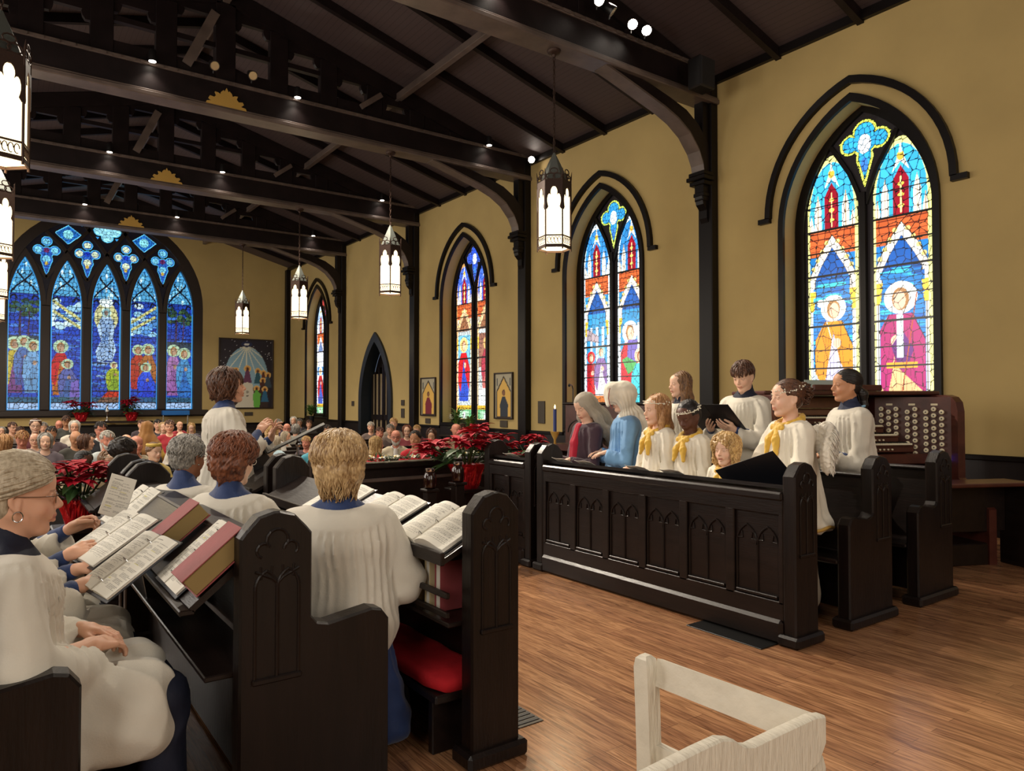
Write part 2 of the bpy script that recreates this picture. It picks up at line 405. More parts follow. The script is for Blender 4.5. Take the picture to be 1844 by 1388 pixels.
# ---------------------------------------------------------------- trusses
def leaf_poly(w, h):
    R = []
    lobes = [(-1, .0), (-.95, .12), (-.72, .16), (-.86, .3), (-.8, .42), (-.6, .38), (-.5, .5), (-.56, .68), (-.4, .66), (-.3, .6), (-.26, .74), (-.14, .86), (-.1, .78), (0, 1)]
    R = [(x * w, z * h) for x, z in lobes]
    return R + [(-x, z) for x, z in R[::-1][1:]]
ORD = ['nearest', 'second', 'third', 'farthest']
def truss(y, i):
    t = thing('roof_truss', ['dark timber roof truss nearest the camera, its tie beam at the top edge', 'dark timber roof truss second in line, carrying the largest gold ornament seen', 'dark timber roof truss third in line, behind the large one with gold ornament', 'dark timber roof truss farthest back, just before the great window'][i], 'roof truss', (0, y, 0), group='timber roof trusses')
    def P(m, n, mm=M_BEAM, par=t, **k): return m.build(n, mm, par, **k)
    m = MB(); m.bbox(EX, WX, -.12, .12, 6.13, 6.55, .01); P(m, 'tie_beam')
    m = MB(); m.bbox(EX, WX, -.17, .17, 6.06, 6.13, .012); m.bbox(EX, WX, -.145, .145, 6.13, 6.165, .01); P(m, 'bottom_moulding', M_BEAM_LIT)
    m = MB(); m.bbox(EX, WX, -.15, .15, 6.52, 6.58, .01)
    x = EX + .1
    while x < WX - .1: m.box(x, x + .12, -.165, -.145, 6.525, 6.565); x += .19
    P(m, 'top_moulding', M_BEAM_LIT)
    for s, nm in ((1, 'top_chord'), (-1, 'top_chord')):
        xe = WX if s > 0 else EX
        m = MB(); m.prism([(CXm, RZ - .02), (xe, 6.48), (xe, 6.2), (CXm, RZ - .3)], 'y', -.1, .1); P(recalc(m.build(nm, M_BEAM, t)) and MB(), nm) if 0 else recalc(m.build(nm, M_BEAM, t))
        # web posts
        for kx in range(1, 7):
            x = CXm + s * .86 * kx; zt = ceil_z(x) - .28
            if zt < 6.62: break
            mm = MB(); mm.bbox(x - .15, x + .15, -.07, .07, 6.57, zt); P(mm, 'web_post')
        # rails and cusped heads between the posts
        for kx in range(0, 6):
            xa, xb = CXm + s * (.86 * kx + .15), CXm + s * (.86 * (kx + 1) - .15)
            xa, xb = min(xa, xb), max(xa, xb); zt = min(ceil_z(xa), ceil_z(xb)) - .28
            if zt < 6.7: break
            mm = MB(); mm.box(xa, xb, -.05, .05, 6.57, min(6.8, zt)); P(mm, 'lower_board')
            if zt > 7.3 and i > 0: mm = MB(); mm.box(xa, xb, -.05, .05, 7.1, 7.18); P(mm, 'mid_rail')
            mm = MB()
            mm.box(xa, xb, -.045, .045, max(6.57, zt - .06), zt + .14)
            for zz, sg in ((zt + .1, -1), ):
                w = (xb - xa)
                cx_ = (xa + xb) / 2
                # trefoil head: spandrel pieces
                for q in (-1, 1):
                    pts = [(cx_ + q * w / 2, zt + .12), (cx_ + q * w / 2, zt - .2)]
                    pts += [(cx_ + q * (w / 2 - .06 - .05 * math.sin(a)), zt - .2 + .055 * j) for j, a in enumerate((0, .8, 1.6, 2.4))]
                    pts += [(cx_ + q * w * .12, zt + .02), (cx_ + q * w * .05, zt + .12)]
                    mm.prism(pts, 'y', -.04, .04)
            if mm.v: recalc(P(mm, 'cusped_head'))
        # slanting strut beside the king post
        mm = MB(); a, b = (Vector((CXm - .58, 0, 6.7)), Vector((CXm - .17, 0, 7.62))) if s < 0 else (Vector((CXm + 2.3, 0, 6.72)), Vector((CXm + 2.68, 0, 7.02))); d = (b - a).normalized(); nn = Vector((d.z, 0, -d.x)) * (.07 if s < 0 else .045)
        mm.prism([((a + nn).x, (a + nn).z), ((b + nn).x, (b + nn).z), ((b - nn).x, (b - nn).z), ((a - nn).x, (a - nn).z)], 'y', -.15, -.08); recalc(P(mm, 'strut', M_BEAM_LIT))
        # curved brace down to the wall post
        bt = [(8.72, 4.95), (8.69, 5.12), (8.6, 5.3), (8.4, 5.52), (8.15, 5.67), (7.85, 5.78), (7.4, 5.9), (6.95, 6.02), (6.7, 6.08)]
        tp = [(9.0, 4.95), (8.92, 5.25), (8.8, 5.48), (8.62, 5.68), (8.35, 5.84), (8.0, 5.94), (7.6, 6.03), (7.2, 6.09), (6.9, 6.1)]
        if s < 0: bt = [(2 * CXm - x, z) for x, z in bt]; tp = [(2 * CXm - x, z) for x, z in tp]
        mm = MB(); mm.band(bt, tp, 'y', -.09, .09); recalc(P(mm, 'curved_brace'))
        mm = MB(); lo = [(x, z - .03) for x, z in bt]; mm.band(lo, bt, 'y', -.12, .12); recalc(P(mm, 'brace_edge', M_BEAM_LIT))
    mm = MB(); mm.bbox(CXm - .15, CXm + .15, -.1, .1, 6.57, RZ - .3); P(mm, 'king_post')
    mm = MB(); mm.prism([(x + CXm, z + 6.15) for x, z in leaf_poly(.31, .3)], 'y', -.16, -.125); g = recalc(P(mm, 'gold_ornament', M_BRASS)); g['label'] = 'gilded leaf ornament'
    return t
for i, y in enumerate(TY[1:]): truss(y, i)
# wall posts
PL = ['between the nearest two stained glass windows', 'between the second window and the narrow third one', 'right of the arched doorway', 'left of the arched doorway', 'in the far corner by the painting']
def wall_post(y, i, half=.13):
    t = thing('wall_post', 'tall black timber wall post ' + PL[i], 'post', (WX, y, 0), group='black posts along the right wall')
    z0 = 0 if y < YS else NF
    m = MB(); m.bbox(-.16, 0, -half, half, z0, 6.4, .012); m.build('shaft', M_TRIM, t)
    if i < 4:
        m = MB(); m.bbox(-.3, -.14, -.085, .085, 4.55, 6.2, .01); m.build('upper_shaft', M_TRIM, t)
        m = MB()
        for dz, e in ((4.93, .05), (4.86, .075), (4.79, .04), (4.62, .0)): m.bbox(-.31 - e, -.13, -.1 - e, .1 + e, dz, dz + .06, .008)
        m.prism([(-.14, 4.2), (-.14, 4.62), (-.31, 4.62), (-.28, 4.5), (-.2, 4.42), (-.2, 4.3)], 'y', -.07, .07); recalc(m.build('capital', M_TRIM, t))
        m = MB(); m.bbox(-.22, 0, -half - .04, half + .04, z0, z0 + .25, .01); m.build('plinth', M_TRIM, t)
for i, y in enumerate([7.23, 11.98, 16.8, 21.6]): wall_post(y, i)
wall_post(YB - .1, 4, .1)
# wainscot
for a, b, z0 in ((YF, 7.1, 0), (7.36, 8.66, 0), (10.78, 11.85, NF), (12.1, 13.4, NF), (15.54, 16.67, NF), (16.93, 18.2, NF), (20.36, 21.47, NF), (21.73, 22.88, NF), (25.02, YB - .2, NF)):
    struct(MB().box(WX - .03, WX, a, b, z0, .84).build('trim_3', M_WAINS))
    struct(MB().bbox(WX - .07, WX, a, b, .84, .9, .01).build('trim_4', M_TRIM))
    struct(MB().bbox(WX - .05, WX, a, b, z0, z0 + .17, .01).build('baseboard_right', M_TRIM))
for c in (9.72, 14.47, 23.95): struct(MB().box(WX - .03, WX, c - 1.06, c + 1.06, NF if c > 8 else 0, .9).build('trim_5', M_WAINS))
struct(MB().box(EX, WX, YB - .03, YB, NF, .66).build('trim_6', M_WAINSX))
struct(MB().bbox(EX, WX, YB - .07, YB, .66, .72, .01).build('trim_7', M_TRIM))
# ---------------------------------------------------------------- stained glass painting
def glass_figure(c, u, v0, h, rob, cloak, skin='e8b89a', halo='f8f0c8', clip=None, hair='9a6a3a', flip=1, w=None):
    w = w or h * .3
    c.fig |= (((c.U - u) / (w * .75)) ** 2 + ((c.V - v0 - h * .5) / (h * .56)) ** 2 < 1) & (clip if clip is not None else True)
    c.ell(u, v0 + h * .88, h * .12, h * .12, halo, clip=clip); 
    c.poly([(u - w * .28, v0 + h * .74), (u + w * .28, v0 + h * .74), (u + w * .62, v0 + h * .35), (u + w * .5, v0), (u - w * .5, v0), (u - w * .62, v0 + h * .35)], rob, clip=clip)
    m = c.poly([(u - w * .3, v0 + h * .76), (u + w * .3, v0 + h * .76), (u + w * .7, v0 + h * .5), (u + w * .62, v0 + h * .16), (u + w * .2 * flip, v0 + h * .4), (u, v0 + h * .66), (u - w * .35, v0 + h * .14), (u - w * .66, v0 + h * .3), (u - w * .62, v0 + h * .6)], cloak, clip=clip)
    c.ell(u, v0 + h * .87, h * .062, h * .085, hair, clip=clip); c.ell(u + .012 * flip, v0 + h * .86, h * .045, h * .068, skin, clip=clip)
    c.ell(u + w * .12 * flip, v0 + h * .56, w * .13, h * .045, skin, clip=clip)
    for k in range(-3, 4):
        c.seg([(u + k * w * .08, v0 + h * .66), (u + k * w * .15, v0 + h * .02)], .006, '301010', clip=clip, k=.55)
    c.seg([(u - w * .28, v0 + h * .76), (u - w * .66, v0 + h * .5), (u - w * .62, v0 + h * .2)], .01, '0a0508', clip=clip)
    c.seg([(u + w * .28, v0 + h * .76), (u + w * .7, v0 + h * .5), (u + w * .6, v0 + h * .15)], .01, '0a0508', clip=clip)
def side_window_canvas(var, res):
    c = Canvas(-.92, .92, SILL, 5.42, res, '100c0c')
    c.fig = np.zeros(c.U.shape, bool); c.mask = c.inpoly(arch(.92, 3.9, 1.5, 16, SILL - .05))
    allow = np.zeros(c.U.shape, bool)
    for s in (-1, 1):
        u0 = s * .465; hw = .37
        light = c.inpoly([(u0 - hw, SILL + .06), (u0 - hw, 4.15)] + [(u0 - hw * math.cos(a) * (1 - .3 * math.sin(a)), 4.15 + .72 * math.sin(a) ** .8) for a in np.linspace(.05, PI - .05, 16)] + [(u0 + hw, 4.15), (u0 + hw, SILL + .06)])
        light &= c.inpoly(arch(.86, 3.9, 1.42, 16, SILL)) & (abs(c.U) > .075 + np.clip(c.V - 4.2, 0, 1) * .3)
        allow |= light
        edge = ['e8e48a', 'd8e8f0', 'd09a58', 'd8e8f0'][var]
        c.fill(light, edge)
        inner = light & c.inpoly([(u0 - hw + .045, SILL + .1), (u0 - hw + .045, 4.12)] + [(u0 - (hw - .05) * math.cos(a), 4.12 + .66 * math.sin(a)) for a in np.linspace(.05, PI - .05, 12)] + [(u0 + hw - .045, 4.12), (u0 + hw - .045, SILL + .1)])
        up = inner & (c.V > 3.85)
        c.fill(up, ['39a8d6', '2f7fc0', '3d62c8', '9ab8d8'][var])
        # pinnacles and crimson niche
        for du, wv, top in ((-.2, .05, 4.35), (.2, .05, 4.35), (-.3, .04, 4.1), (.3, .04, 4.1)):
            c.poly([(u0 + du - wv, 3.85), (u0 + du - wv, top - .2), (u0 + du, top), (u0 + du + wv, top - .2), (u0 + du + wv, 3.85)], 'f3ead8', clip=up)
            c.seg([(u0 + du, 3.85), (u0 + du, top)], .012, 'b0906a', clip=up)
        c.poly([(u0 - .1, 3.86), (u0 - .1, 4.32), (u0, 4.5), (u0 + .1, 4.32), (u0 + .1, 3.86)], '8c0f22', clip=up)
        c.poly([(u0 - .11, 4.42), (u0, 4.55), (u0 + .11, 4.42), (u0, 4.72)], 'f6efe2', clip=up)
        c.ell(u0, 4.62, .045, .06, 'e0b040', clip=up); c.poly([(u0 - .02, 4.66), (u0, 4.86), (u0 + .02, 4.66)], 'fbf4d8', clip=up)
        for zz in (3.98, 4.12, 4.26): c.ell(u0, zz, .04, .025, 'f0c850', clip=up)
        c.seg([(u0, 3.9), (u0, 4.35)], .02, 'f0d890', clip=up)
        # brick band
        c.rect(u0 - hw, u0 + hw, 3.5, 3.85, 'c25a2c', clip=inner)
        for zz in (3.58, 3.66, 3.74, 3.82): c.seg([(u0 - hw, zz), (u0 + hw, zz)], .01, '6a2010', clip=inner)
        # canopy arch
        c.rect(u0 - hw, u0 + hw, SILL, 3.5, ['1673b8', '2a86b8', 'b8b0a0', 'a8b8d0'][var], clip=inner)
        out = [(u0 - .34, 3.0), (u0 - .34, 3.2), (u0 - .2, 3.5), (u0, 3.78), (u0 + .2, 3.5), (u0 + .34, 3.2), (u0 + .34, 3.0)]
        inn = [(u0 + .25, 3.0), (u0 + .25, 3.16), (u0 + .16, 3.35), (u0, 3.6), (u0 - .16, 3.35), (u0 - .25, 3.16), (u0 - .25, 3.0)]
        c.poly(out + inn, ['f4ecdc', 'f4ecdc', 'd8b488', 'd8d0dc'][var], clip=inner)
        for k in range(5):
            for q in (-1, 1):
                c.ell(u0 + q * (.34 - .065 * k), 3.22 + .115 * k, .032, .032, 'e8cf7a', clip=inner)
        c.seg(out, .012, '3a2410', clip=inner); c.seg(inn, .012, '3a2410', clip=inner)
        c.poly(inn[1:-1], ['0e4f9a', '14509a', '8a5a3c', '6078a8'][var], clip=inner)
        # side columns with gold capitals
        for q in (-1, 1):
            c.rect(u0 + q * .325 - .04, u0 + q * .325 + .04, 1.1, 3.0, ['eef0ee', 'eef0ee', 'd8c8a8', 'd0d0dc'][var], clip=inner)
            c.seg([(u0 + q * .3, 1.1), (u0 + q * .3, 3.0)], .008, '706860', clip=inner)
            c.poly([(u0 + q * .3 - .06, 3.02), (u0 + q * .3 + .06, 3.02), (u0 + q * .3 + .03, 2.74), (u0 + q * .3 - .03, 2.74)], 'e0b638', clip=inner)
        field = inner & (abs(c.U - u0) < .28) & (c.V < 3.2) & (c.V > SILL)
        if var == 0:
            rr = np.random.default_rng(5 + s)
            for k in range(60):
                zz = 1.2 + rr.random() * 2.3; uu = u0 + (rr.random() - .5) * .5
                c.ell(uu, zz, .13, .03, random.choice(['0f6fb0', '1f95c8', '2fb4d6', '0c58a4', '36bcd0']), clip=field)
            for k in range(34): c.seg([(u0 - .28, 1.2 + k * .06 + .01 * (k % 3)), (u0, 1.21 + k * .06 - .012), (u0 + .28, 1.2 + k * .06 + .012)], .008, '06203a', clip=field)
            c.rect(u0 - .3, u0 + .3, 1.1, 1.95, 'd5ecf2', clip=field)
            c.rect(u0 - .3, u0 + .3, 1.1, 1.8, '58a8a8', clip=field)
            if s < 0:
                glass_figure(c, u0 + .01, 1.45, 1.5, 'c6c0e0', 'd8861c', clip=field, w=.42, flip=1, halo='f4f2e8')
                c.seg([(u0 - .16, 2.85), (u0 + .12, 1.85)], .012, 'e8dcc8', clip=field); c.ell(u0 - .17, 2.85, .055, .055, 'f4f4ea', clip=field)
            else:
                glass_figure(c, u0 - .02, 1.3, 1.72, 'e8b078', 'a01860', clip=field, w=.5, flip=-1, halo='f4f2e8')
                c.poly([(u0 - .04, 1.9), (u0 - .14, 2.2), (u0, 2.4), (u0 + .14, 2.15), (u0 + .04, 1.9)], '5a1a6a', clip=field)
                c.rect(u0 - .07, u0 + .01, 2.05, 2.6, 'd8ecf0', clip=field); c.rect(u0 - .2, u0 + .18, 1.92, 1.99, 'e09a20', clip=field)
                c.seg([(u0 + .18, 2.85), (u0 - .02, 1.55)], .014, 'a04018', clip=field)
        elif var == 1:
            c.rect(u0 - .3, u0 + .3, 1.1, 2.9, '2f88b8', clip=field)
            for q in (-.18, -.02, .14): c.rect(u0 + q, u0 + q + .06, 2.0, 2.9, 'eef0f4', clip=field)
            if s < 0:
                c.poly([(u0 - .28, 2.9), (u0 + .05, 2.72), (u0 + .05, 2.6), (u0 - .28, 2.66)], '9a8a90', clip=field)
                glass_figure(c, u0 - .16, 1.5, .95, 'b8141e', '9a1020', clip=field, halo='c01820', w=.34)
                glass_figure(c, u0 + .12, 1.55, 1.0, 'e8e4e8', '7a5a90', clip=field, halo='8ad0d8', w=.3)
                c.rect(u0 - .3, u0 + .3, 1.35, 1.6, 'b06020', clip=field)
            else:
                glass_figure(c, u0 - .05, 1.3, 1.65, 'c81428', 'c22030', clip=field, halo='f0f0f4', w=.46)
                c.poly([(u0 - .25, 2.25), (u0 + .1, 2.4), (u0 + .12, 2.1), (u0 - .1, 1.98)], '4a9a50', clip=field)
                c.poly([(u0 - .1, 2.6), (u0 + .15, 2.6), (u0 + .1, 2.2), (u0 - .12, 2.3)], '6a5aa8', clip=field)
                glass_figure(c, u0 + .2, 1.3, 1.15, '38b4c0', '40c0cc', clip=field, halo='e8c09a', w=.34, hair='8a4a20')
        elif var == 2:
            c.fill(field, 'b0b8b8')
            if s < 0:
                c.rect(u0 - .3, u0 + .3, 2.4, 3.1, '6ab0d0', clip=field)
                glass_figure(c, u0 - .02, 1.5, 1.55, '2848b0', 'c01820', clip=field, halo='f0d080', w=.4)
            else:
                c.rect(u0 - .3, u0 + .3, 2.3, 3.1, '8a5a48', clip=field); glass_figure(c, u0 + .05, 1.8, 1.2, 'b06058', 'a03040', clip=field, halo='d0a060', w=.34)
                c.rect(u0 - .3, u0 + .3, 1.3, 1.8, 'e8ece8', clip=field)
        else:
            c.fill(field, 'd8dce8'); c.rect(u0 - .3, u0 + .3, 2.4, 2.7, '3878b0', clip=field)
            glass_figure(c, u0, 1.4, 1.3, '3850a8', 'a82028', clip=field, halo='f0e0c0', w=.4)
        # lower panels
        c.rect(u0 - hw, u0 + hw, SILL, 1.32, '5a9a68' if var else 'f0f4f0', clip=inner)
        if var:
            c.rect(u0 - hw, u0 + hw, 1.3, 1.4, 'c8a030', clip=inner)
            c.rect(u0 - .22, u0 + .22, 1.04, 1.26, '9ac8a0', clip=inner); c.ell(u0, 1.15, .07, .09, 'f4f8f0', clip=inner); c.outline(c.ell(u0, 1.15, .05, .07, 'e8f0f0', clip=inner), '304030')
        c.outline(light, '0a0808', 2)
        c.voronoi(light & ~c.fig, .11, .16, .075, .9, seed=11 * var + s + 3); c.voronoi(light & c.fig, .17, .1, .04, .7, seed=11 * var + s + 4)
        for zz in (1.33, 1.62, 1.95, 2.2, 2.53, 2.87, 3.23, 3.55, 3.86, 4.2): c.seg([(u0 - hw, zz), (u0 + hw, zz)], .016 if zz not in (3.86, 3.23, 2.53) else .028, '0c0a0a', clip=light)
    # top trefoil with a tail
    m = np.zeros(c.U.shape, bool); mo = m.copy()
    for (a, b, r) in ((0, 5.05, .17), (-.2, 4.93, .14), (.2, 4.93, .14), (0, 4.9, .16), (0, 4.72, .12)):
        m |= (c.U - a) ** 2 + (c.V - b) ** 2 < (r - .035) ** 2; mo |= (c.U - a) ** 2 + (c.V - b) ** 2 < r ** 2
    mo |= c.inpoly([(-.36, 4.98), (0, 5.1), (.36, 4.98), (.1, 4.8), (.12, 4.7), (0, 4.3), (-.12, 4.7), (-.1, 4.8)])
    m |= c.inpoly([(-.29, 4.96), (0, 5.04), (.29, 4.96), (.08, 4.8), (.08, 4.7), (0, 4.42), (-.08, 4.7), (-.08, 4.8)])
    mo &= c.inpoly(arch(.84, 3.9, 1.38, 16, SILL))
    c.fill(mo, ['e6ee5a', 'c8e060', '4a6ad8', 'c04838'][var]); c.outline(mo, '0a0808', 1)
    c.fill(m & mo, ['2f9fd8', '2f8fd0', '2a50c8', 'b03838'][var]); c.ell(0, 4.9, .09, .13, 'e8f4fb', clip=m); c.ell(0, 4.62, .05, .1, '3a78d0', clip=m); c.outline(m & mo, '0a0808', 1)
    c.voronoi(mo, .07, .2, .1, seed=2)
    return c
M_GLASS = attr_mat('stained_glass_side', 2.0)
M_GLASSW = attr_mat('stained_glass_west', 1.15)
GD = .3
for i, (c0, var, res) in enumerate(((4.97, 0, 135), (9.72, 1, 110), (14.47, 2, 80), (23.95, 3, 55))):
    cv = side_window_canvas(var, res)
    w = empty('window_%d' % (i + 1)); struct(w)
    struct(cv.mesh('window_glass', M_GLASS, lambda U, V: (WX + GD, c0 - U, V), w))
    fr = MB(); x0, x1 = WX + GD - .05, WX + GD + .03
    fr.band(arch(.99, ZS, 1.56, 14, SILL, c0), arch(.86, ZS, 1.42, 14, SILL, c0), 'x', x0, x1)
    fr.box(x0 - .02, x1, c0 - .035, c0 + .035, SILL, 4.25)
    for s in (-1, 1):
        p = [(c0 + s * .03 * 0, 4.1), (c0 + s * .06, 4.3), (c0 + s * .16, 4.55), (c0 + s * .3, 4.78), (c0 + s * .42, 4.98)]
        q = [(y + s * .05, z - .02) for y, z in p]
        fr.band(p, q, 'x', x0, x1)
    fr.box(x0, x1, c0 - .95, c0 + .95, SILL, SILL + .06)
    f = recalc(fr.build('window_frame', M_TRIM, w)); struct(f)
    sl = MB(); sl.bbox(WX - .06, WX + GD, c0 - 1.06, c0 + 1.06, SILL - .08, SILL, .01); struct(sl.build('window_sill', M_TRIM, w))
    cs = MB()
    cs.band(arch(1.07, ZS, 1.6, 14, .9, c0), arch(.99, ZS, 1.49, 14, .9, c0), 'x', WX - .05, WX)
    struct(recalc(cs.build('window_casing', M_TRIM, w)))
    ho = MB()
    A = arch(1.27, 4.1, 1.62, 14, None, c0); Bq = arch(1.19, 4.1, 1.52, 14, None, c0)
    ho.band(A, Bq, 'x', WX - .07, WX)
    for s in (-1, 1): ho.box(WX - .07, WX, c0 + s * 1.2 - (.0 if s > 0 else .18), c0 + s * 1.2 + (.18 if s > 0 else .0), 4.04, 4.11)
    struct(recalc(ho.build('window_hood_mould', M_TRIM, w)))
# ---------------------------------------------------------------- great west window
def west_canvas():
    c = Canvas(-2.95, 2.95, 1.2, 7.75, 62, '0c0a10')
    c.fig = np.zeros(c.U.shape, bool); c.mask = c.inpoly([(x - WC, z) for x, z in ww_arch(.1, 16, 1.1)])
    g = np.random.default_rng(3)
    C5 = [-2.22, -1.1, .02, 1.14, 2.26]
    for i, u0 in enumerate(C5):
        hw = .42
        L = c.inpoly(arch(hw, 4.5, 1.5, 12, 1.22, u0))
        c.fill(L, '1c3fa8')
        # sky and clouds
        for k in range(40):
            zz = 1.9 + g.random() * 2.8; c.ell(u0 + (g.random() - .5) * .9, zz, .22, .05, random.choice(['1440b8', '0f2f90', '2858c8', '1a3a9c', '3f78d0']), clip=L)
        if i in (1, 3):
            for k in range(26): c.ell(u0 + (g.random() - .5) * .9, 3.75 + g.random() * .95, .14, .09, random.choice(['8fc8e8', 'b8e0f0', '6aa8dc', 'd0ecf4', '4a88cc']), clip=L)
            s = 1 if i == 3 else -1
            for k in range(2): c.seg([(u0 + s * (.38 - k * .05), 4.7 - .35 * k), (u0 - s * .42, 4.1 - .25 * k)], .09, 'c8c880', clip=L)
        if i == 2:
            c.ell(u0, 4.25, .34, .5, 'c8c890', clip=L)
            c.ell(u0, 4.75, .2, .16, 'e8fbff', clip=L)
            c.poly([(u0 - .12, 4.3), (u0 + .12, 4.3), (u0 + .26, 4.0), (u0 + .2, 3.6), (u0 + .3, 3.2), (u0 + .16, 2.75), (u0 - .2, 2.7), (u0 - .3, 3.1), (u0 - .14, 3.5), (u0 - .26, 3.9)], 'a8c8e8', clip=L)
            for k in range(9): c.seg([(u0 - .18 + .05 * k, 4.2), (u0 - .1 + .02 * k, 3.6), (u0 - .26 + .06 * k, 2.8)], .018, '3a68a8', clip=L)
            c.ell(u0, 4.42, .15, .16, 'd8f0d8', clip=L); c.ell(u0, 4.42, .12, .13, '88b8c0', clip=L); c.ell(u0, 4.4, .06, .09, '8a7468', clip=L)
            for k in range(16): c.ell(u0 + (g.random() - .5) * .8, 1.9 + g.random() * 1.0, .16, .035, random.choice(['3c68b8', '6090c8', '183a80', '8aaed8']), clip=L)
            glass_figure(c, u0 + .24, 1.85, .95, '7a9a28', '98a828', clip=L, halo='c0c8a0', w=.36, skin='a08068')
            c.poly([(u0 - .3, 1.4), (u0 + .1, 1.85), (u0 + .4, 1.8), (u0 + .4, 1.4)], 'b02c18', clip=L)
        if i in (0, 4):
            for k in range(30): c.ell(u0 + (g.random() - .5) * .8, 4.15 + g.random() * .55, .09, .06, random.choice(['2a4a30', '3a5a38', '1f3a34', '4a6a48', '2a5a78']), clip=L)
            c.seg([(u0 - .12, 3.3), (u0 - .1, 4.3)], .06, '3a2a4a', clip=L); c.seg([(u0 + .1, 3.4), (u0 + .14, 4.3)], .035, '4a3048', clip=L)
            c.rect(u0 - .45, u0 + .45, 3.3, 3.55, '24384a', clip=L)
        F = {0: [(-.24, 1.75, 1.75, '6a3a78', 'b0a030'), (.0, 2.0, 1.55, '3a4a90', '4468a8'), (.24, 1.75, 1.7, '5a8ab8', '6a9ac8')],
             1: [(-.14, 1.7, 1.75, 'a86020', 'b01820'), (.05, 1.5, 1.35, '3a5a98', '505a9c')],
             2: [], 3: [(-.16, 1.9, 1.5, 'a02c28', 'a03020'), (.14, 1.8, 1.65, '4a80b8', '9a5a28'), (.08, 1.45, 1.35, '1a3ac0', '1c48d0')],
             4: [(-.18, 1.7, 1.75, '8a5a9a', '9868a8'), (.16, 1.65, 1.7, '2a6ab8', '4088c0')]}[i]
        for du, z0, h, a, b in F: glass_figure(c, u0 + du, z0, h, a, b, clip=L, halo='a8c8a8', w=.4, skin='a88870')
        if i in (1,): c.poly([(u0 + .1, 1.45), (u0 + .16, 2.1), (u0 + .36, 2.2), (u0 + .42, 1.45)], '6a58a8', clip=L)
        c.rect(u0 - .45, u0 + .45, 1.45, 1.62, '2a5a48', k=.7, clip=L)
        c.rect(u0 - .45, u0 + .45, 1.2, 1.44, '9ab8e0', clip=L)
        # crossed tracery heads
        c.rect(u0 - .45, u0 + .45, 4.85, 6.1, '58b0dc', k=.82, clip=L)
        for k in range(20): c.ell(u0 + (g.random() - .5) * .8, 4.9 + g.random() * 1.0, .03, .08, random.choice(['c8f0fa', '8ad4f0', '2f7fc8', 'e0f8ff']), clip=L)
        for q in (-1, 1):
            c.seg([(u0 + q * .42, 4.8), (u0 + q * .2, 5.1), (u0, 5.28), (u0 - q * .18, 5.5), (u0 - q * .2, 5.7), (u0, 6.1)], .05, '0a1020', clip=L)
            c.seg([(u0 + q * .42, 4.72), (u0 + q * .25, 4.82), (u0 + q * .2, 4.7)], .05, '0a1020', clip=L)
        for zz in (1.45, 1.82, 2.2, 2.75, 3.3, 3.62, 4.2, 4.86): c.seg([(u0 - .45, zz), (u0 + .45, zz)], .022, '080812', clip=L)
        c.voronoi(L & ~c.fig, .13, .2, .12, .9, seed=i + 20); c.voronoi(L & c.fig, .18, .12, .07, .7, seed=i + 20)
        E_ = c.inpoly(arch(hw - .025, 4.5, 1.47, 12, 1.24, u0)); c.fill(L & ~E_, '3aa0e8')
    for u0 in (-1.66, -.54, .58, 1.7):
        m = c.inpoly([(u0 - .08, 6.3), (u0 - .16, 6.0), (u0, 5.45), (u0 + .16, 6.0), (u0 + .08, 6.3)])
        for a, b, r in ((0, 6.56, .14), (-.22, 6.28, .14), (.22, 6.28, .14), (0, 6.2, .17), (0, 5.98, .16)): m |= (c.U - u0 - a) ** 2 + (c.V - b) ** 2 < r * r
        c.fill(m, '2a60c0')
        for a, b, r in ((0, 6.56, .1), (-.22, 6.28, .1), (.22, 6.28, .1), (0, 6.0, .11)): c.ell(u0 + a, b, r, r, '7ad0ee' if abs(u0) > 1 else 'd8e8c8', clip=m)
        c.ell(u0, 6.28, .08, .08, '6a2a60' if abs(u0) > 1 else '1a3ac0', clip=m); c.ell(u0, 5.86, .05, .06, 'd8b848', clip=m); c.voronoi(m, .09, .2, .1, seed=5)
        c.outline(m, '58c8f4', 1)
    for u0 in (-1.08, 1.12):
        m = c.inpoly([(u0 - .36, 6.87), (u0, 7.14), (u0 + .36, 6.87), (u0, 6.54)]); c.fill(m, '1f6ac0'); c.ell(u0, 6.85, .14, .15, '8ae0f0', clip=m); c.voronoi(m, .08, .3, .1, seed=6); c.outline(m, '70d8ff', 1)
    m = np.zeros(c.U.shape, bool)
    for a, b in ((0, .2), (0, -.2), (.22, 0), (-.22, 0), (0, 0)): m |= (c.U - .02 - a) ** 2 + (c.V - 7.1 - b) ** 2 < .17 ** 2
    c.fill(m, '9ae4f8'); c.voronoi(m, .1, .3, .08, seed=8); c.outline(m, '58c8f4', 1)
    for uu, zz in ((-.7, 7.25), (.7, 7.25), (-.3, 6.82), (.34, 6.82)):
        m = c.inpoly([(uu - .09, zz + .06), (uu + .09, zz + .06), (uu, zz - .08)]); c.fill(m, '3a9ae0')
    return c
w = empty('window_5'); struct(w)
wcv = west_canvas()
struct(wcv.mesh('window_glass', M_GLASSW, lambda U, V: (WC + U, YB + .2 + 0 * U, V), w))
fr = MB()
fr.band(ww_arch(0, 16, 1.15), ww_arch(.3, 16, 1.15), 'y', YB + .02, YB + .26)
for u0 in (-1.66, -.54, .58, 1.7):
    fr.bbox(WC + u0 - .135, WC + u0 + .135, YB + .05, YB + .26, 1.2, 4.55, .03)
for u0 in (-2.22, -1.1, .02, 1.14, 2.26):
    fr.band(arch(.56, 4.5, 1.78, 12, None, WC + u0), arch(.425, 4.5, 1.52, 12, None, WC + u0), 'y', YB + .05, YB + .26)
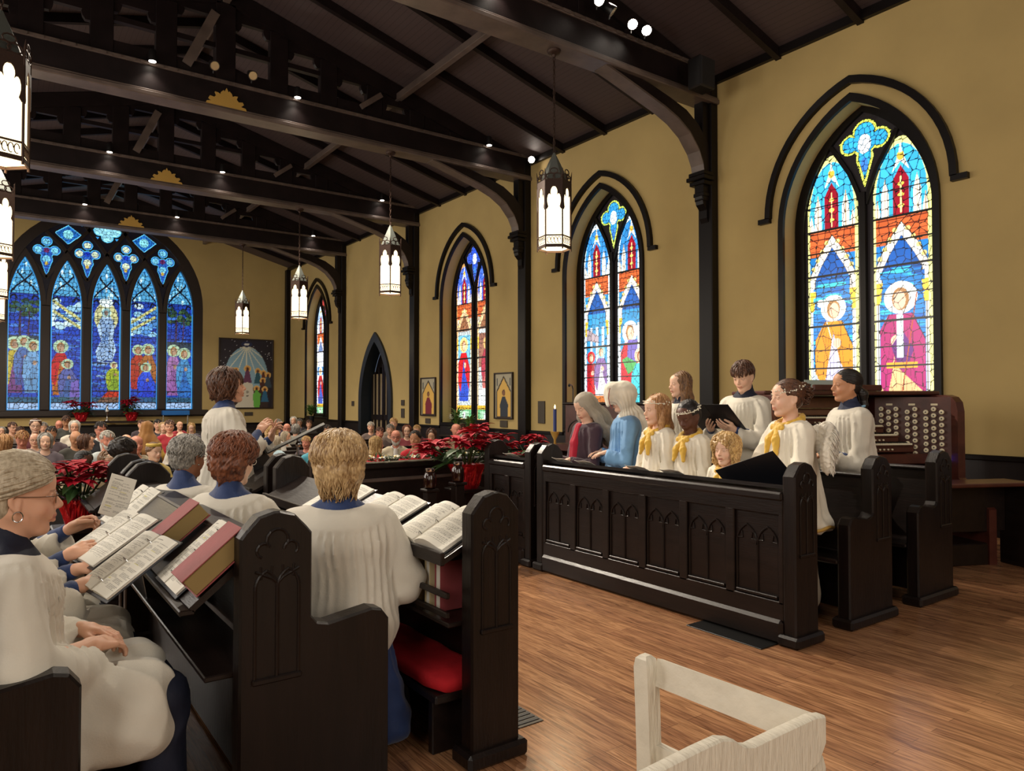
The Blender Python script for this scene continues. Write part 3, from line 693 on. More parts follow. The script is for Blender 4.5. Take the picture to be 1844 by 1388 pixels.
# tracery bars between the upper lights
for a, b in (((-1.66, 5.4), (-2.3, 6.3)), ((-1.66, 5.4), (-.95, 6.5)), ((-.54, 5.4), (-1.25, 6.45)), ((-.54, 5.4), (.15, 6.5)), ((.58, 5.4), (-.12, 6.5)), ((.58, 5.4), (1.25, 6.45)), ((1.7, 5.4), (.98, 6.5)), ((1.7, 5.4), (2.35, 6.3)),
             ((-1.25, 6.45), (-1.75, 6.95)), ((-.95, 6.5), (-.3, 7.3)), ((1.25, 6.45), (1.8, 6.95)), ((.98, 6.5), (.35, 7.3)), ((-.12, 6.5), (-.75, 7.4)), ((.15, 6.5), (.78, 7.4))):
    A = Vector((a[0] + WC, a[1])); Bv = Vector((b[0] + WC, b[1])); d = (Bv - A).normalized(); n = Vector((d.y, -d.x)) * .05
    fr.prism([tuple(A + n), tuple(Bv + n), tuple(Bv - n), tuple(A - n)], 'y', YB + .1, YB + .24)
struct(recalc(fr.build('window_frame', mat('window_oak', '2b211c', .45, .1, 20), w)))
sl = MB(); sl.bbox(WC - 3.15, WC + 3.15, YB - .16, YB + .2, 1.02, 1.2, .015); sl.bbox(WC - 3.05, WC + 3.05, YB - .06, YB, .98, 1.06, .01); struct(sl.build('window_sill', MATS['window_oak'], w))
# ---------------------------------------------------------------- doorway in the fourth bay
d = empty('door_1'); struct(d); c0 = 19.28
m = MB(); m.band(arch(1.1, 1.5, 2.0, 14, NF, c0), arch(.9, 1.5, 1.72, 14, NF, c0), 'x', WX - .06, WX + .3); struct(recalc(m.build('door_frame', mat('door_frame_blue_black', '1a2026', .35), d)))
m = MB(); m.prism(arch(.92, 1.5, 1.75, 14, NF, c0), 'x', WX + .32, WX + .36)
struct(recalc(m.build('door_recess', M_TRIM, d)))
for s in (-1, 1):
    m = MB(); a0 = c0 + (.02 if s > 0 else -.8); 
    for q in (0, .26, .52, .72): m.box(WX + .24, WX + .3, a0 + q, a0 + q + .07, NF + .1, 2.6 - abs(q - (.05 if s > 0 else .7)) * .5)
    m.box(WX + .23, WX + .31, a0, a0 + .78, .95, 1.1); m.box(WX + .23, WX + .31, a0, a0 + .78, NF + .05, .2)
    struct(m.build('door_leaf', M_WOODV, d))
    m = MB(); m.box(WX + .27, WX + .28, a0 + .05, a0 + .75, .2, 2.3 ); struct(m.build('door_glass', mat('door_glass', '8a7a60', .1, spec=.8), d))
# ================================================================== FITTINGS
M_LGLASS = mat('lantern_glass', 'fff0d0', .3, emis='ffe4b4', es=2.6)
M_BULB = mat('lamp_face', 'ffffff', .3, emis='fff2e0', es=14)
M_LEDG = mat('lamp_housing', '141212', .4)
M_LROOF = mat('lantern_roof', '5b5f5a', .45, .1, 40, metal=.4)
LL = ['nearest hexagonal pendant lantern, hanging on a long chain in front of the second window', 'pendant lantern left of the narrow third window, second along the right side', 'pendant lantern beside the far corner window, third along the right side', 'smallest pendant lantern, hanging above the far wall painting',
      'pendant lantern cut by the left edge of the picture, largest of the left side', 'pendant lantern at the left edge below the largest one', 'small pendant lantern at the left edge before the great window', 'farthest left pendant lantern, near the great window']
def lantern(x, y, rot, lab):
    t = thing('pendant_lantern', lab, 'lantern', (x, y, 3.46), rot, 'hexagonal pendant lanterns')
    R = .215
    def hexr(r, z, ph=0): return [(r * math.cos(PI / 3 * k + ph), r * math.sin(PI / 3 * k + ph), z) for k in range(6)]
    MB().loft([hexr(R * .93, .02), hexr(R * .93, .78)]).build('glass_body', M_LGLASS, t)
    fr = MB()
    for k in range(6):
        a = PI / 3 * k; p = (R * math.cos(a), R * math.sin(a))
        fr.tube([(p[0], p[1], -.03), (p[0], p[1], .93)], [.011, .011], 6)
        fr.tube([(p[0], p[1], .9), (p[0] * 1.06, p[1] * 1.06, 1.0)], [.014, .002], 6)
    fr.build('corner_bars', M_IRON, t)
    for z0, z1, nm in ((-.005, .035, 'bottom_band'), (.14, .155, 'lower_band'), (.77, .86, 'top_band')):
        b = MB(); b.loft([hexr(R + .008, z0), hexr(R + .008, z1)], False, False); b.loft([hexr(R * .95, z1), hexr(R * .95, z0)], False, False)
        for zz in (z0, z1): 
            o_, i_ = hexr(R + .008, zz), hexr(R * .95, zz); n0 = len(b.v); b.v += o_ + i_; b.f += [(n0 + k, n0 + (k + 1) % 6, n0 + 6 + (k + 1) % 6, n0 + 6 + k) for k in range(6)]
        b.build(nm, M_IRON, t)
    sc_ = MB(); tr = MB(); cr = MB()
    for k in range(6):
        a0, a1 = PI / 3 * k, PI / 3 * (k + 1)
        A = Vector((R * math.cos(a0), R * math.sin(a0), 0)); Bq = Vector((R * math.cos(a1), R * math.sin(a1), 0)); d = Bq - A; n = Vector((math.cos((a0 + a1) / 2), math.sin((a0 + a1) / 2), 0)) * .004
        def P(u, z): return A + d * u + Vector((0, 0, z)) + n
        for cu in (.2, .4, .6, .8):
            sc_.tube([P(cu + .09 * math.cos(q), .088 + .04 * math.sin(q)) for q in np.linspace(0, 5.2, 10)], .0045, 5)
        # trefoil cut panel
        for s in (0, 1):
            g = (lambda u: u) if s == 0 else (lambda u: 1 - u)
            poly = [(0, .785), (0, .5), (.07, .475), (.17, .51), (.13, .54), (.1, .575), (.1, .615), (.14, .655), (.2, .675), (.27, .672), (.33, .65), (.3, .69), (.31, .72), (.36, .748), (.43, .765), (.5, .778), (.5, .785)]
            pts = [P(g(u), z) for u, z in poly] + [P(g(u), z) + n * 2 for u, z in poly]; m_ = len(poly)
            tr.add(pts, [tuple(range(m_)), tuple(range(2 * m_ - 1, m_ - 1, -1))] + [(i, i + m_, (i + 1) % m_ + m_, (i + 1) % m_) for i in range(m_)])
        for cu, zz, rr in ((.3, .9, .055), (.7, .9, .055), (.5, .97, .05)):
            cr.tube([P(cu + rr / .215 * math.cos(q), zz + rr * .7 * math.sin(q)) for q in np.linspace(0, 2 * PI, 11)], .007, 5)
    sc_.build('scrollwork_band', M_IRON, t); recalc(tr.build('trefoil_fretwork', M_IRON, t)); cr.build('cresting', M_IRON, t)
    MB().loft([hexr(R * .9, .86), hexr(R * .5, 1.06), hexr(.012, 1.26)]).build('roof', M_LROOF, t)
    ch = MB(); z = 1.25; k = 0; zt = 6.06 - 3.46
    while z < zt - .06:
        h = .055
        ax = (1, 0) if k % 2 else (0, 1)
        ch.tube([(ax[0] * .014 * math.cos(q), ax[1] * .014 * math.cos(q), z + h / 2 + (h / 2 + .006) * math.sin(q)) for q in np.linspace(0, 2 * PI, 9)[:-1]], .0065, 5, closed=True); z += h; k += 1
    ch.build('chain', M_IRON, t)
    MB().lathe([(.02, zt - .09), (.03, zt - .06), (.075, zt - .04), (.09, zt - .01), (.09, zt - .001)]).build('ceiling_canopy', M_IRON, t, auto=40)
for i, y in enumerate(TY[1:]):
    lantern(5.88, y, [math.radians(20), math.radians(4), math.radians(11), math.radians(16)][i], LL[i])
for i, y in enumerate(TY[1:]): lantern(.02, y, .3 + .2 * i, LL[4 + i])
for y, x, e in [(yy, xx, 26) for yy in TY[1:] for xx in (5.88, .02)]:
    l = bpy.data.lights.new('lantern_bulb', 'POINT'); l.energy = e; l.color = (1, .8, .5); l.shadow_soft_size = .2
    o = bpy.data.objects.new('lantern_bulb', l); COL.objects.link(o); o.location = (x, y - .0, 3.3)
# lamps clamped along the tie beams
def downlight(x, y, lab, big=False):
    t = thing('truss_downlight', lab, 'spotlight', (x, y, 0), group='small lamps on the roof trusses')
    yo = -.24
    MB().lathe([(.035, 6.72), (.05, 6.7), (.06, 6.6), (.058, 6.545)], (0, yo, 0), 16).build('housing', M_LEDG, t, auto=40)
    MB().lathe([(.05, 6.54), (.05, 6.545)], (0, yo, 0), 16).build('lamp_face', M_BULB, t)
    MB().tube([(0, yo, 6.68), (0, -.1, 6.62)], .01, 6).build('bracket', M_LEDG, t)
    l = bpy.data.lights.new('downlight_beam', 'SPOT'); l.energy = 16; l.color = (1, .87, .74); l.spot_size = math.radians(105); l.spot_blend = .8; l.shadow_soft_size = .04
    o = bpy.data.objects.new('downlight_beam', l); COL.objects.link(o); o.location = (x, y + yo, 6.53)
SIDE = {1.87: 'left of the gold ornament', 4.06: 'right of the gold ornament', 7.9: 'near the right wall'}
for i, y in enumerate(TY[2:]):
    for x in (1.87, 4.06, 7.9): downlight(x, y, 'small round downlight on the %s truss, %s' % (['second', 'third', 'farthest'][i], SIDE[x]))
downlight(4.9, TY[1], 'small downlight at the top edge, on the nearest truss')
def spot_head(x, y, z, tgt, lab, lit=True):
    t = thing('spotlight', lab, 'spotlight', (x, y, z), group='adjustable spotlights on the roof trusses')
    d = (Vector(tgt) - Vector((x, y, z))).normalized(); q = d.to_track_quat('Z', 'Y').to_matrix().to_4x4()
    MB().lathe([(.03, -.14), (.045, -.12), (.06, -.04), (.075, .02), (.078, .05)], n=16).xf(q).build('housing', M_LEDG, t, auto=40)
    MB().lathe([(.065, .045), (.065, .052)], n=16).xf(q).build('lamp_face', mat('lit_lamp', 'ffffff', .3, emis='fff0e0', es=40) if lit else mat('unlit_reflector', 'b8a888', .25, metal=.6), t)
    MB().tube([(0, 0, -.02), (0, .03, -.12)], .012, 6).build('bracket', M_LEDG, t)
cam0 = (0.5, 0, 1)
spot_head(6.33, 6.88, 6.72, (4.5, 0, 1), 'bright spotlight left of the others, at the top edge'); spot_head(6.55, 6.88, 6.66, (9, 5, 4), 'unlit spotlight head turned away, beside the bright one', False)
spot_head(6.95, 6.88, 6.6, (3.5, 1, .5), 'bright spotlight, left one of the pair above the near wall brace'); spot_head(7.22, 6.88, 6.6, (4.0, 1.5, .5), 'bright spotlight, right one of the pair above the near wall brace')
spot_head(8.85, 11.62, 6.42, (3, 2, 1), 'single bright spotlight beside the second wall post')
spot_head(2.72, 11.68, 6.7, (4, 3, 1), 'spotlight head just left above the large gold ornament', False); spot_head(3.3, 11.68, 6.7, (4, 3, 1), 'spotlight head just right above the large gold ornament', False)
t = thing('loudspeaker', 'black box loudspeaker up in the ceiling corner by the nearest wall post', 'loudspeaker', (8.15, 6.7, 6.15)); MB().bbox(-.16, .16, -.12, .12, -.22, .22, .02).build('cabinet', M_LEDG, t); MB().bbox(-.14, .14, -.13, -.118, -.2, .2, .004).build('grille', mat('grille_cloth', '1c1a1a', .9), t)
MB().tube([(0, 0, .2), (.15, .35, .35)], .02, 8).build('bracket', M_LEDG, t)
# ------------------------------------------------------------------ choir stalls
def X(u, side): return CXm - .05 + side * u          # side -1: left bank, +1: right bank
def end_outline(u0, u1, top, arm=None, side=1):
    um = (u0 + u1) / 2; w = u1 - u0
    T = [(u1, top - .085), (u1 - .02, top - .06), (u1 - w * .25, top - .015), (um + .01, top), (um - .01, top), (u0 + w * .25, top - .015), (u0 + .02, top - .06), (u0, top - .085)]
    if arm is None: P_ = [(u0, .0), (u1, .0)] + T
    else: P_ = [(arm, 0), (u1, 0)] + T + [(u0, .74), (u0 - .02, .715), (u0 - .06, .705), (arm + .07, .73), (arm + .03, .72), (arm, .68)]
    return [(X(u, side), z) for u, z in P_]
def tracery(m, xa, xb, z0, zs, ztop, put, r=.008, quat=True):
    """twin lancets with a quatrefoil above, as raised mouldings. put(x,z)->3D"""
    xm = (xa + xb) / 2; w = (xb - xa) / 2
    def line(p, rr=r): m.tube([put(*q) for q in p], rr, 6)
    line([(xa, z0), (xa, zs)]); line([(xb, z0), (xb, zs)]); line([(xm, z0), (xm, zs)], r * 1.2)
    for c in (xa + w / 2, xb - w / 2):
        line(arch(w / 2, zs, w * .8, 6, None, c))
        for q in (-1, 1): line([(c + q * w / 2, zs + .03), (c + q * w * .22, zs + .035), (c + q * w * .26, zs + .075)], r * .7)
    if quat:
        zc = (zs + w * .8 + ztop) / 2 + .01
        line([(xa, zs + w * .8), (xm - .02, zs + w * .45), (xm, zs + w * .2)]); line([(xb, zs + w * .8), (xm + .02, zs + w * .45), (xm, zs + w * .2)])
        for a, b, rr in ((0, .012, .5), (-.62, -.02, .32), (.62, -.02, .32)):
            line([(xm + a * w + rr * w * math.cos(q), zc + b + rr * w * math.sin(q)) for q in np.linspace(-.5 + (0 if a == 0 else (PI * .3 if a > 0 else PI * .7)) - (0 if a == 0 else 1.2), (PI + .5 if a == 0 else (PI * .3 if a > 0 else PI * .7) + 2.2), 10)])
def make_end(t, u0, u1, side, y, top, arm=None, th=.09, face=-1, name='end_panel', carve=True):
    """pew end; its carved face looks along face*y"""
    m = MB(); P_ = end_outline(u0, u1, top, arm, side); n = len(P_)

    cx = sum(p[0] for p in P_) / n; cz = sum(p[1] for p in P_) / n
    area_ = sum(P_[i][0] * P_[(i + 1) % n][1] - P_[(i + 1) % n][0] * P_[i][1] for i in range(n)); sg = 1 if area_ > 0 else -1
    def off(k, d):
        a, b, c = Vector(P_[k - 1]), Vector(P_[k]), Vector(P_[(k + 1) % n])
        e1, e2 = (b - a).normalized(), (c - b).normalized(); n1, n2 = Vector((-e1.y, e1.x)) * sg, Vector((-e2.y, e2.x)) * sg
        nn = (n1 + n2); nn = nn / max(.8, nn.length_squared / 2) if nn.length > 1e-6 else n1
        return b + nn * d
    I1 = [off(k, .007) for k in range(n)]
    R = [[(p[0], y, p[1]) for p in I1], [(p[0], y + .012, p[1]) for p in P_], [(p[0], y + th - .012, p[1]) for p in P_], [(p[0], y + th, p[1]) for p in I1]]
    m.loft(R)
    if carve:
        yf = y if face < 0 else y + th
        a, b = sorted((X(u0 + .05, side), X(u1 - .05, side)))
        tracery(m, a, b, .56, .86, top - .04, lambda x, z: (x, yf, z), .006)
        m.bbox(a - .01, b + .01, yf - .012, yf + .012, .54, .56, .004)
    o = recalc(m.build(name, M_WOODV, t))
    ua, ub = (arm if arm is not None else u0) - .03, u1 + .03
    xs = sorted((X(ua, side), X(ub, side)))
    MB().bbox(xs[0], xs[1], y - .03, y + th + .03, 0, .07, .015).build('plinth', M_WOODV, t)
    return o
def front_desk(side, y0, y1, npan, lab, mid_end=True, both=True):
    t = thing('choir_desk', lab, 'choir desk', (X(1.1, side), (y0 + y1) / 2, 0))
    t2 = t.location.copy()
    def bld(m, n, mm=M_WOOD, **k): return m.build(n, mm, t, world=True, **k)
    class TT: pass
    # ends
    h = empty('tmp')
    E1 = make_end(h, 1.06, 1.30, side, y0, 1.12); E2 = make_end(h, 1.06, 1.30, side, y1 - .09, 1.12, face=1)
    for ch in list(h.children): ch.parent = t; ch.matrix_parent_inverse = Matrix.Translation(-t2)
    bpy.data.objects.remove(h)
    xf_, xb_ = X(1.09, side), X(1.13, side); a, b = sorted((xf_, xb_))
    ya, yb = y0 + .09, y1 - .09
    m = MB(); m.box(a, b, ya, yb, .08, .93); bld(m, 'back_board')
    xo = X(1.065, side); a2, b2 = sorted((xo, xf_))
    m = MB(); L_ = (yb - ya) / npan; sw = .07
    for i in range(npan + 1):
        c = ya + L_ * i; m.bbox(a2, b2, max(ya, c - sw / 2), min(yb, c + sw / 2), .24, .80, .006)
    m.bbox(a2, b2, ya, yb, .79, .9, .006); m.bbox(a2, b2, ya, yb, .14, .26, .006); bld(m, 'panel_frame')
    for i in range(npan):
        m = MB(); c0_, c1_ = ya + L_ * i + sw / 2 + .01, ya + L_ * (i + 1) - sw / 2 - .01
        tracery(m, c0_, c1_, .28, .58, .78, lambda y_, z_: (xf_ - side * .004, y_, z_), .007, quat=False)
        m.bbox(min(xf_, xo), max(xf_, xo), c0_, c1_, .265, .285, .004)
        bld(m, 'tracery_panel', M_WOODV)
    m = MB(); a3, b3 = sorted((X(1.05, side), X(1.14, side))); m.bbox(a3, b3, ya, yb, .88, .935, .012); bld(m, 'top_rail')
    m = MB(); a3, b3 = sorted((X(1.04, side), X(1.16, side))); m.bbox(a3, b3, ya, yb, 0, .15, .02); bld(m, 'base_board')
    # sloping book board behind, with its lip, shelf and shelf rails
    m = MB(); P_ = [(X(1.12, side), .975), (X(1.38, side), .85), (X(1.38, side), .825), (X(1.12, side), .95)]; m.prism(P_, 'y', ya, yb); recalc(bld(m, 'book_board'))
    m = MB(); a3, b3 = sorted((X(1.375, side), X(1.395, side))); m.bbox(a3, b3, ya, yb, .82, .875, .004); bld(m, 'lip')
    m = MB(); a3, b3 = sorted((X(1.13, side), X(1.36, side))); m.bbox(a3, b3, ya, yb, .56, .58, .004); bld(m, 'shelf')
    for zz in (.6, .68):
        a3, b3 = sorted((X(1.35, side), X(1.37, side))); bld(MB().bbox(a3, b3, ya, yb, zz, zz + .025, .004), 'shelf_rail')
    for yy in ((ya + yb) / 2 - .02, yb - .03):
        m = MB(); m.prism([(X(1.13, side), .82), (X(1.36, side), .82), (X(1.36, side), .56), (X(1.13, side), .56)], 'y', yy, yy + .03); recalc(bld(m, 'shelf_bracket'))
    return t
def bench_row(side, u, y0, y1, lab, ends=(True, True), sl=True):
    """u: back line; seat towards the aisle"""
    t = thing('choir_pew', lab, 'choir pew', (X(u, side), (y0 + y1) / 2, 0)); t2 = t.location.copy()
    def bld(m, n, mm=M_WOOD, **k): return m.build(n, mm, t, world=True, **k)
    h = empty('tmp')
    make_end(h, u - .12, u + .13, side, y0, 1.12, arm=u - .42)
    make_end(h, u - .12, u + .13, side, y1 - .09, 1.12, arm=u - .42, face=1)
    for ch in list(h.children): ch.parent = t; ch.matrix_parent_inverse = Matrix.Translation(-t2)
    bpy.data.objects.remove(h)
    ya, yb = y0 + .09, y1 - .09
    a, b = sorted((X(u - .42, side), X(u - .03, side))); bld(MB().bbox(a, b, ya, yb, .41, .445, .01), 'seat')
    bld(MB().prism([(X(u - .06, side), .44), (X(u, side), .96), (X(u + .03, side), .96), (X(u - .03, side), .44)], 'y', ya, yb), 'backrest'); recalc(t.children[-1])
    a, b = sorted((X(u - .05, side), X(u + .07, side))); bld(MB().bbox(a, b, ya, yb, .965, .99, .008), 'top_rail')
    a, b = sorted((X(u - .03, side), X(u, side))); bld(MB().box(a, b, ya, yb, .02, .44), 'lower_panel', M_WOODV)
    m = MB(); m.prism([(X(u + .06, side), .985), (X(u + .27, side), .81), (X(u + .255, side), .795), (X(u + .045, side), .965)], 'y', ya, yb); recalc(bld(m, 'book_board'))
    a, b = sorted((X(u + .25, side), X(u + .3, side))); bld(MB().bbox(a, b, ya, yb, .785, .805, .004), 'lip')
    a, b = sorted((X(u, side), X(u + .22, side))); bld(MB().bbox(a, b, ya, yb, .55, .57, .004), 'shelf')
    for yy in ((ya + yb) / 2, yb - .03):
        m = MB(); m.prism([(X(u + .0, side), .9), (X(u + .1, side), .9), (X(u + .24, side), .78), (X(u + .2, side), .55), (X(u, side), .55)], 'y', yy, yy + .03); recalc(bld(m, 'shelf_bracket'))
    return t
front_desk(-1, 2.5, 5.1, 6, 'dark carved choir desk in the left foreground with open binders on top')
front_desk(-1, 5.22, 5.98, 2, 'short dark choir desk end behind the red-haired singer, farther left bank')
front_desk(1, 2.56, 5.13, 6, 'long carved choir desk with six arched panels in front of the children')
front_desk(1, 5.22, 5.98, 2, 'short carved choir desk with two arched panels beyond the long one')
bench_row(-1, 2.09, 2.5, 5.1, 'dark choir pew whose carved end stands in the centre foreground')
bench_row(-1, 2.09, 5.22, 5.98, 'short choir pew beyond the red poinsettia, left bank')
bench_row(-1, 3.1, 2.42, 5.1, 'choir pew in the bottom left corner holding the grey-haired singer')
bench_row(1, 2.09, 2.56, 5.1, 'dark choir pew right behind the children, middle of the three carved ends')
bench_row(1, 3.02, 2.56, 3.25, 'dark choir pew in front of the organ, rightmost carved end')
# kneelers
M_RED = mat('red_velvet', 'a81c24', .85, .2, 90, .15, 12, spec=.2)
for side, y0, y1, lab in ((-1, 2.62, 4.98, 'red velvet kneeler in the left foreground behind the carved desk'), (1, 2.7, 4.98, 'red velvet kneeler behind the long carved desk, in shadow')):
    t = thing('kneeler', lab, 'kneeler', (X(1.27, side), (y0 + y1) / 2, .1)); L_ = (y1 - y0) / 2
    MB().bbox(-.13, .13, -L_, L_, .14, .18, .008).build('board', M_WOOD, t)
    rings = []
    for yy in np.linspace(-L_, L_, 24):
        e = 1 if abs(yy) < L_ - .05 else .75
        rings.append([(.135 * e * (abs(math.cos(q)) ** .5) * (1 if math.cos(q) >= 0 else -1), yy, .215 + .04 * e * (abs(math.sin(q)) ** .6) * (1 if math.sin(q) >= 0 else -1) + .004 * math.sin(yy * 23)) for q in np.linspace(0, 2 * PI, 17)[:-1]])
    MB().loft(rings).build('cushion', M_RED, t, smooth=True)
    for yy in (-L_ + .1, L_ - .1):
        MB().bbox(-.1, .1, yy - .02, yy + .02, -.1, .14, .005).build('foot', M_WOOD, t)
# ------------------------------------------------------------------ books
M_PAPER = mat('aged_page_edge', '8e7748', .85, .3, 200, bstretch=(1, 1, 8)); M_PAGE = mat('page_white', 'e9e4d8', .8)
M_CRED = mat('red_book_cover', '8c3f42', .6, .1, 50, .12, 10); M_CBLUE = mat('blue_book_cover', '28364e', .6, .1, 50); M_CTAN = mat('tan_book_cover', 'c8b48a', .7, .1, 50)
M_BIND = mat('black_binder', '14151a', .35); M_BINDG = mat('grey_binder', '2b2f36', .4)
def book_at(loc, rot, size, cover, lab, group, paper=None, name='hymn_book'):
    """size: width, height, thickness. lies in its xy plane, spine along -x"""
    w, h, th = size
    t = tag(empty(name), lab, 'book', group); t.location = loc; t.rotation_mode = 'QUATERNION'; t.rotation_quaternion = rot
    MB().bbox(0, w - .005, .004, h - .004, .004, th - .004, .003).build('pages', paper or M_PAPER, t)
    m = MB(); m.bbox(-.004, w, 0, h, 0, .004, .001); m.bbox(-.004, w, 0, h, th - .004, th, .001)
    m.loft([[(-.004 - .008 * math.sin(a), yy, th / 2 - math.cos(a) * th / 2) for a in np.linspace(0, PI, 8)] for yy in (0, h)], True, True)
    recalc(m.build('cover', cover, t))
    return t
def music_canvas(seed, w=.215, h=.28, kind=0, res=400):
    c = Canvas(0, w, 0, h, res, 'd8d4c8'); g = np.random.default_rng(seed)
    if kind == 0:   # staves with notes
        z = h - .03
        while z > .03:
            for j in range(5): c.seg([(.014, z + j * .0016), (w - .014, z + j * .0016)], .0006, '6a6864', k=.5)
            u = .024
            while u < w - .02:
                zz = z + g.random() * .008; c.ell(u, zz, .0015, .0012, '2a2a2a'); c.seg([(u + .0012, zz), (u + .0012, zz + .006)], .0008, '3a3a3a', k=.7); u += .006 + g.random() * .01
            u = .02
            while u < w - .03: L_ = .004 + g.random() * .01; c.seg([(u, z - .005), (u + L_, z - .005)], .0014, '55534f', k=.6); u += L_ + .004
            z -= .0165
    else:           # printed lists with yellow marks
        for u0 in (.016, w * .53):
            z = h - .035
            while z > .02:
                L_ = w * (.22 + .16 * g.random()); u = u0
                while u < u0 + L_: l = .004 + g.random() * .008; c.seg([(u, z), (u + l, z)], .0016, '55534f', k=.65); u += l + .0025
                z -= .0046 if g.random() > .1 else .012
        for _ in range(3): u, z = g.choice([.018, w * .54]), .04 + g.random() * .2; c.seg([(u, z), (u + .026, z)], .0045, 'c8c060', k=.8)
        c.seg([(.02, h - .02), (w * .5, h - .02)], .0025, '454340')
    return c
M_MUSIC = attr_mat('printed_page', 0, .8)
def open_binder(loc, rot, lab, seed, kinds=(0, 0), w=.215, h=.28, lift=.03, cover=None, group='open music binders', curl=0.0, rings=True, name='music_binder', cat='binder'):
    """open ring binder lying in its own xy plane; x across, y up the page"""
    t = tag(empty(name), lab, cat, group); t.location = loc; t.rotation_mode = 'QUATERNION'; t.rotation_quaternion = rot
    def prof(u):  # height of the page block above the cover
        return .006 + lift * math.exp(-((u - .02) / .05) ** 2 * .7) * .35 + lift * .5
    for s in (-1, 1):
        xs = sorted((0, s * (w + .02)))
        MB().bbox(xs[0], xs[1], -h / 2 - .012, h / 2 + .012, -.004, 0, .0015).build('cover', cover or M_BIND, t)
        m = MB(); n = 8
        R = [[(s * (.008 + w * k / n), yy, 0.001) for k in range(n + 1)] + [(s * (.008 + w * k / n), yy, .002 + lift * (.55 + .45 * math.sin(PI * min(1, k / n * 1.15))) * (1 - .5 * (k / n) ** 3)) for k in range(n, -1, -1)] for yy in (-h / 2, h / 2)]
        recalc(m.loft(R).build('page_block', M_PAGE, t))
        cv = music_canvas(seed + s, w, h, kinds[0 if s < 0 else 1])
        def fn(U, V, s=s):
            k = U / w if s > 0 else 1 - U / w
            z = .0035 + lift * (.55 + .45 * np.sin(PI * np.minimum(1, k * 1.15))) * (1 - .5 * k ** 3) + curl * k ** 3
            return (.008 + U if s > 0 else -.008 - w + U), V - h / 2, z
        cv.mesh('printed_page', M_MUSIC, fn, t)
    if rings:
        MB().bbox(-.012, .012, -h / 2, h / 2, 0, .006, .002).build('spine_bar', M_CHROME, t)
        for yy in (-h * .35, 0, h * .35):
            MB().tube([(.018 * math.cos(q), yy, .004 + (.022 + lift * .4) * math.sin(q)) for q in np.linspace(0, PI, 9)], .0022, 6).build('ring', M_CHROME, t)
    return t
def frame_rot(xdir, ydir):
    x = Vector(xdir).normalized(); y = Vector(ydir); y = (y - x * y.dot(x)).normalized(); z = x.cross(y)
    return Matrix((x, y, z)).transposed().to_quaternion()
# desk slopes: front desk left bank: rises towards +x
sl1 = math.atan2(.125, .26); UPL = (math.cos(sl1), 0, math.sin(sl1))
sl2 = math.atan2(.175, .21); UPR2 = (math.cos(sl2), 0, math.sin(sl2))
def desk1(x, y, dz=.008): return (x, y, .85 + (x - 1.52) * .125 / .26 + dz)   # left front desk board
def desk2(x, y, dz=.012): return (x, y, .81 + (x - .54) * .175 / .21 + dz)
q1 = frame_rot((.0, -1, 0), UPL)
open_binder(desk1(1.655, 2.86, .01), frame_rot((.05, -1, .0), UPL), 'open music binder on the desk beside the carved foreground end', 11, lift=.045, curl=.0)
open_binder(desk1(1.655, 3.42, .01), frame_rot((.0, -1, 0), UPL), 'open music binder on the desk, second from the foreground end', 21, lift=.03)
open_binder(desk1(1.655, 4.05, .01), frame_rot((.04, -1, 0), UPL), 'open music binder on the desk in front of the red-haired singer', 24, lift=.025)
q2 = frame_rot((0, -1, 0), UPR2)
def bookup(x, y, lab, cover=M_CRED, size=(.16, .24, .055), tilt=.9, dz=0, grp='red service books on the pew ledge'):
    # thick book standing on the ledge, leaning back, seen from its page side
    up = Vector((math.cos(tilt), 0, math.sin(tilt)))
    return book_at((x, y, dz), frame_rot((0, 1, 0), up), size, cover, lab, grp)
open_binder(desk2(.65, 2.93, .012), frame_rot((0, -1, 0), UPR2), 'open binder of printed lists with yellow marks, lying on the pew ledge', 31, kinds=(1, 1), w=.17, h=.3, lift=.018, cover=M_BINDG)
# thick red books on the ledge
def ledge_book(x, y, lab, yaw=0, n='hymn_book'):
    up = Vector(UPR2); side = Vector((0, -1, 0)); zz = side.cross(up)
    r = frame_rot(side, up) @ Matrix.Rotation(yaw, 3, 'Z').to_quaternion()
    return book_at(desk2(x, y, .02), r, (.17, .25, .075), M_CRED, lab, 'red service books on the pew ledge')
ledge_book(.56, 2.74, 'thick red hymn book with brown page edge, nearest the carved centre end')
ledge_book(.57, 3.42, 'thick red hymn book lying farther along the pew ledge')
# books in the shelf of the left front desk
for k, (y, cv, w_, h_, th_, lab) in enumerate(((2.7, M_CRED, .15, .215, .05, 'red book nearest the carved end in the desk shelf'), (2.8, M_CTAN, .15, .22, .045, 'tan book between the red and leaning books in the desk shelf'), (2.93, M_CTAN, .15, .23, .03, 'tan book leaning beside the blue one in the desk shelf'), (2.99, M_CBLUE, .15, .23, .04, 'dark blue book in the desk shelf behind the sleeve'))):
    book_at((1.745, y + th_, .582), frame_rot((-1, 0, 0), (0, 0, 1)) , (w_, h_, th_), cv, lab, 'books in the desk shelf', M_PAGE)
for k in range(3):
    book_at((5.36 - .02 * k, 2.86 + k * .07, .003), frame_rot((1, 0, 0), (0, .12 * k, 1)), (.17, .3, .03), [M_CTAN, M_BIND, M_CRED][k], 'upright music book on the floor under the pew, %s' % ['nearest the carved end', 'middle one of three', 'farthest of three'][k], 'music books standing under the pew', M_PAGE)
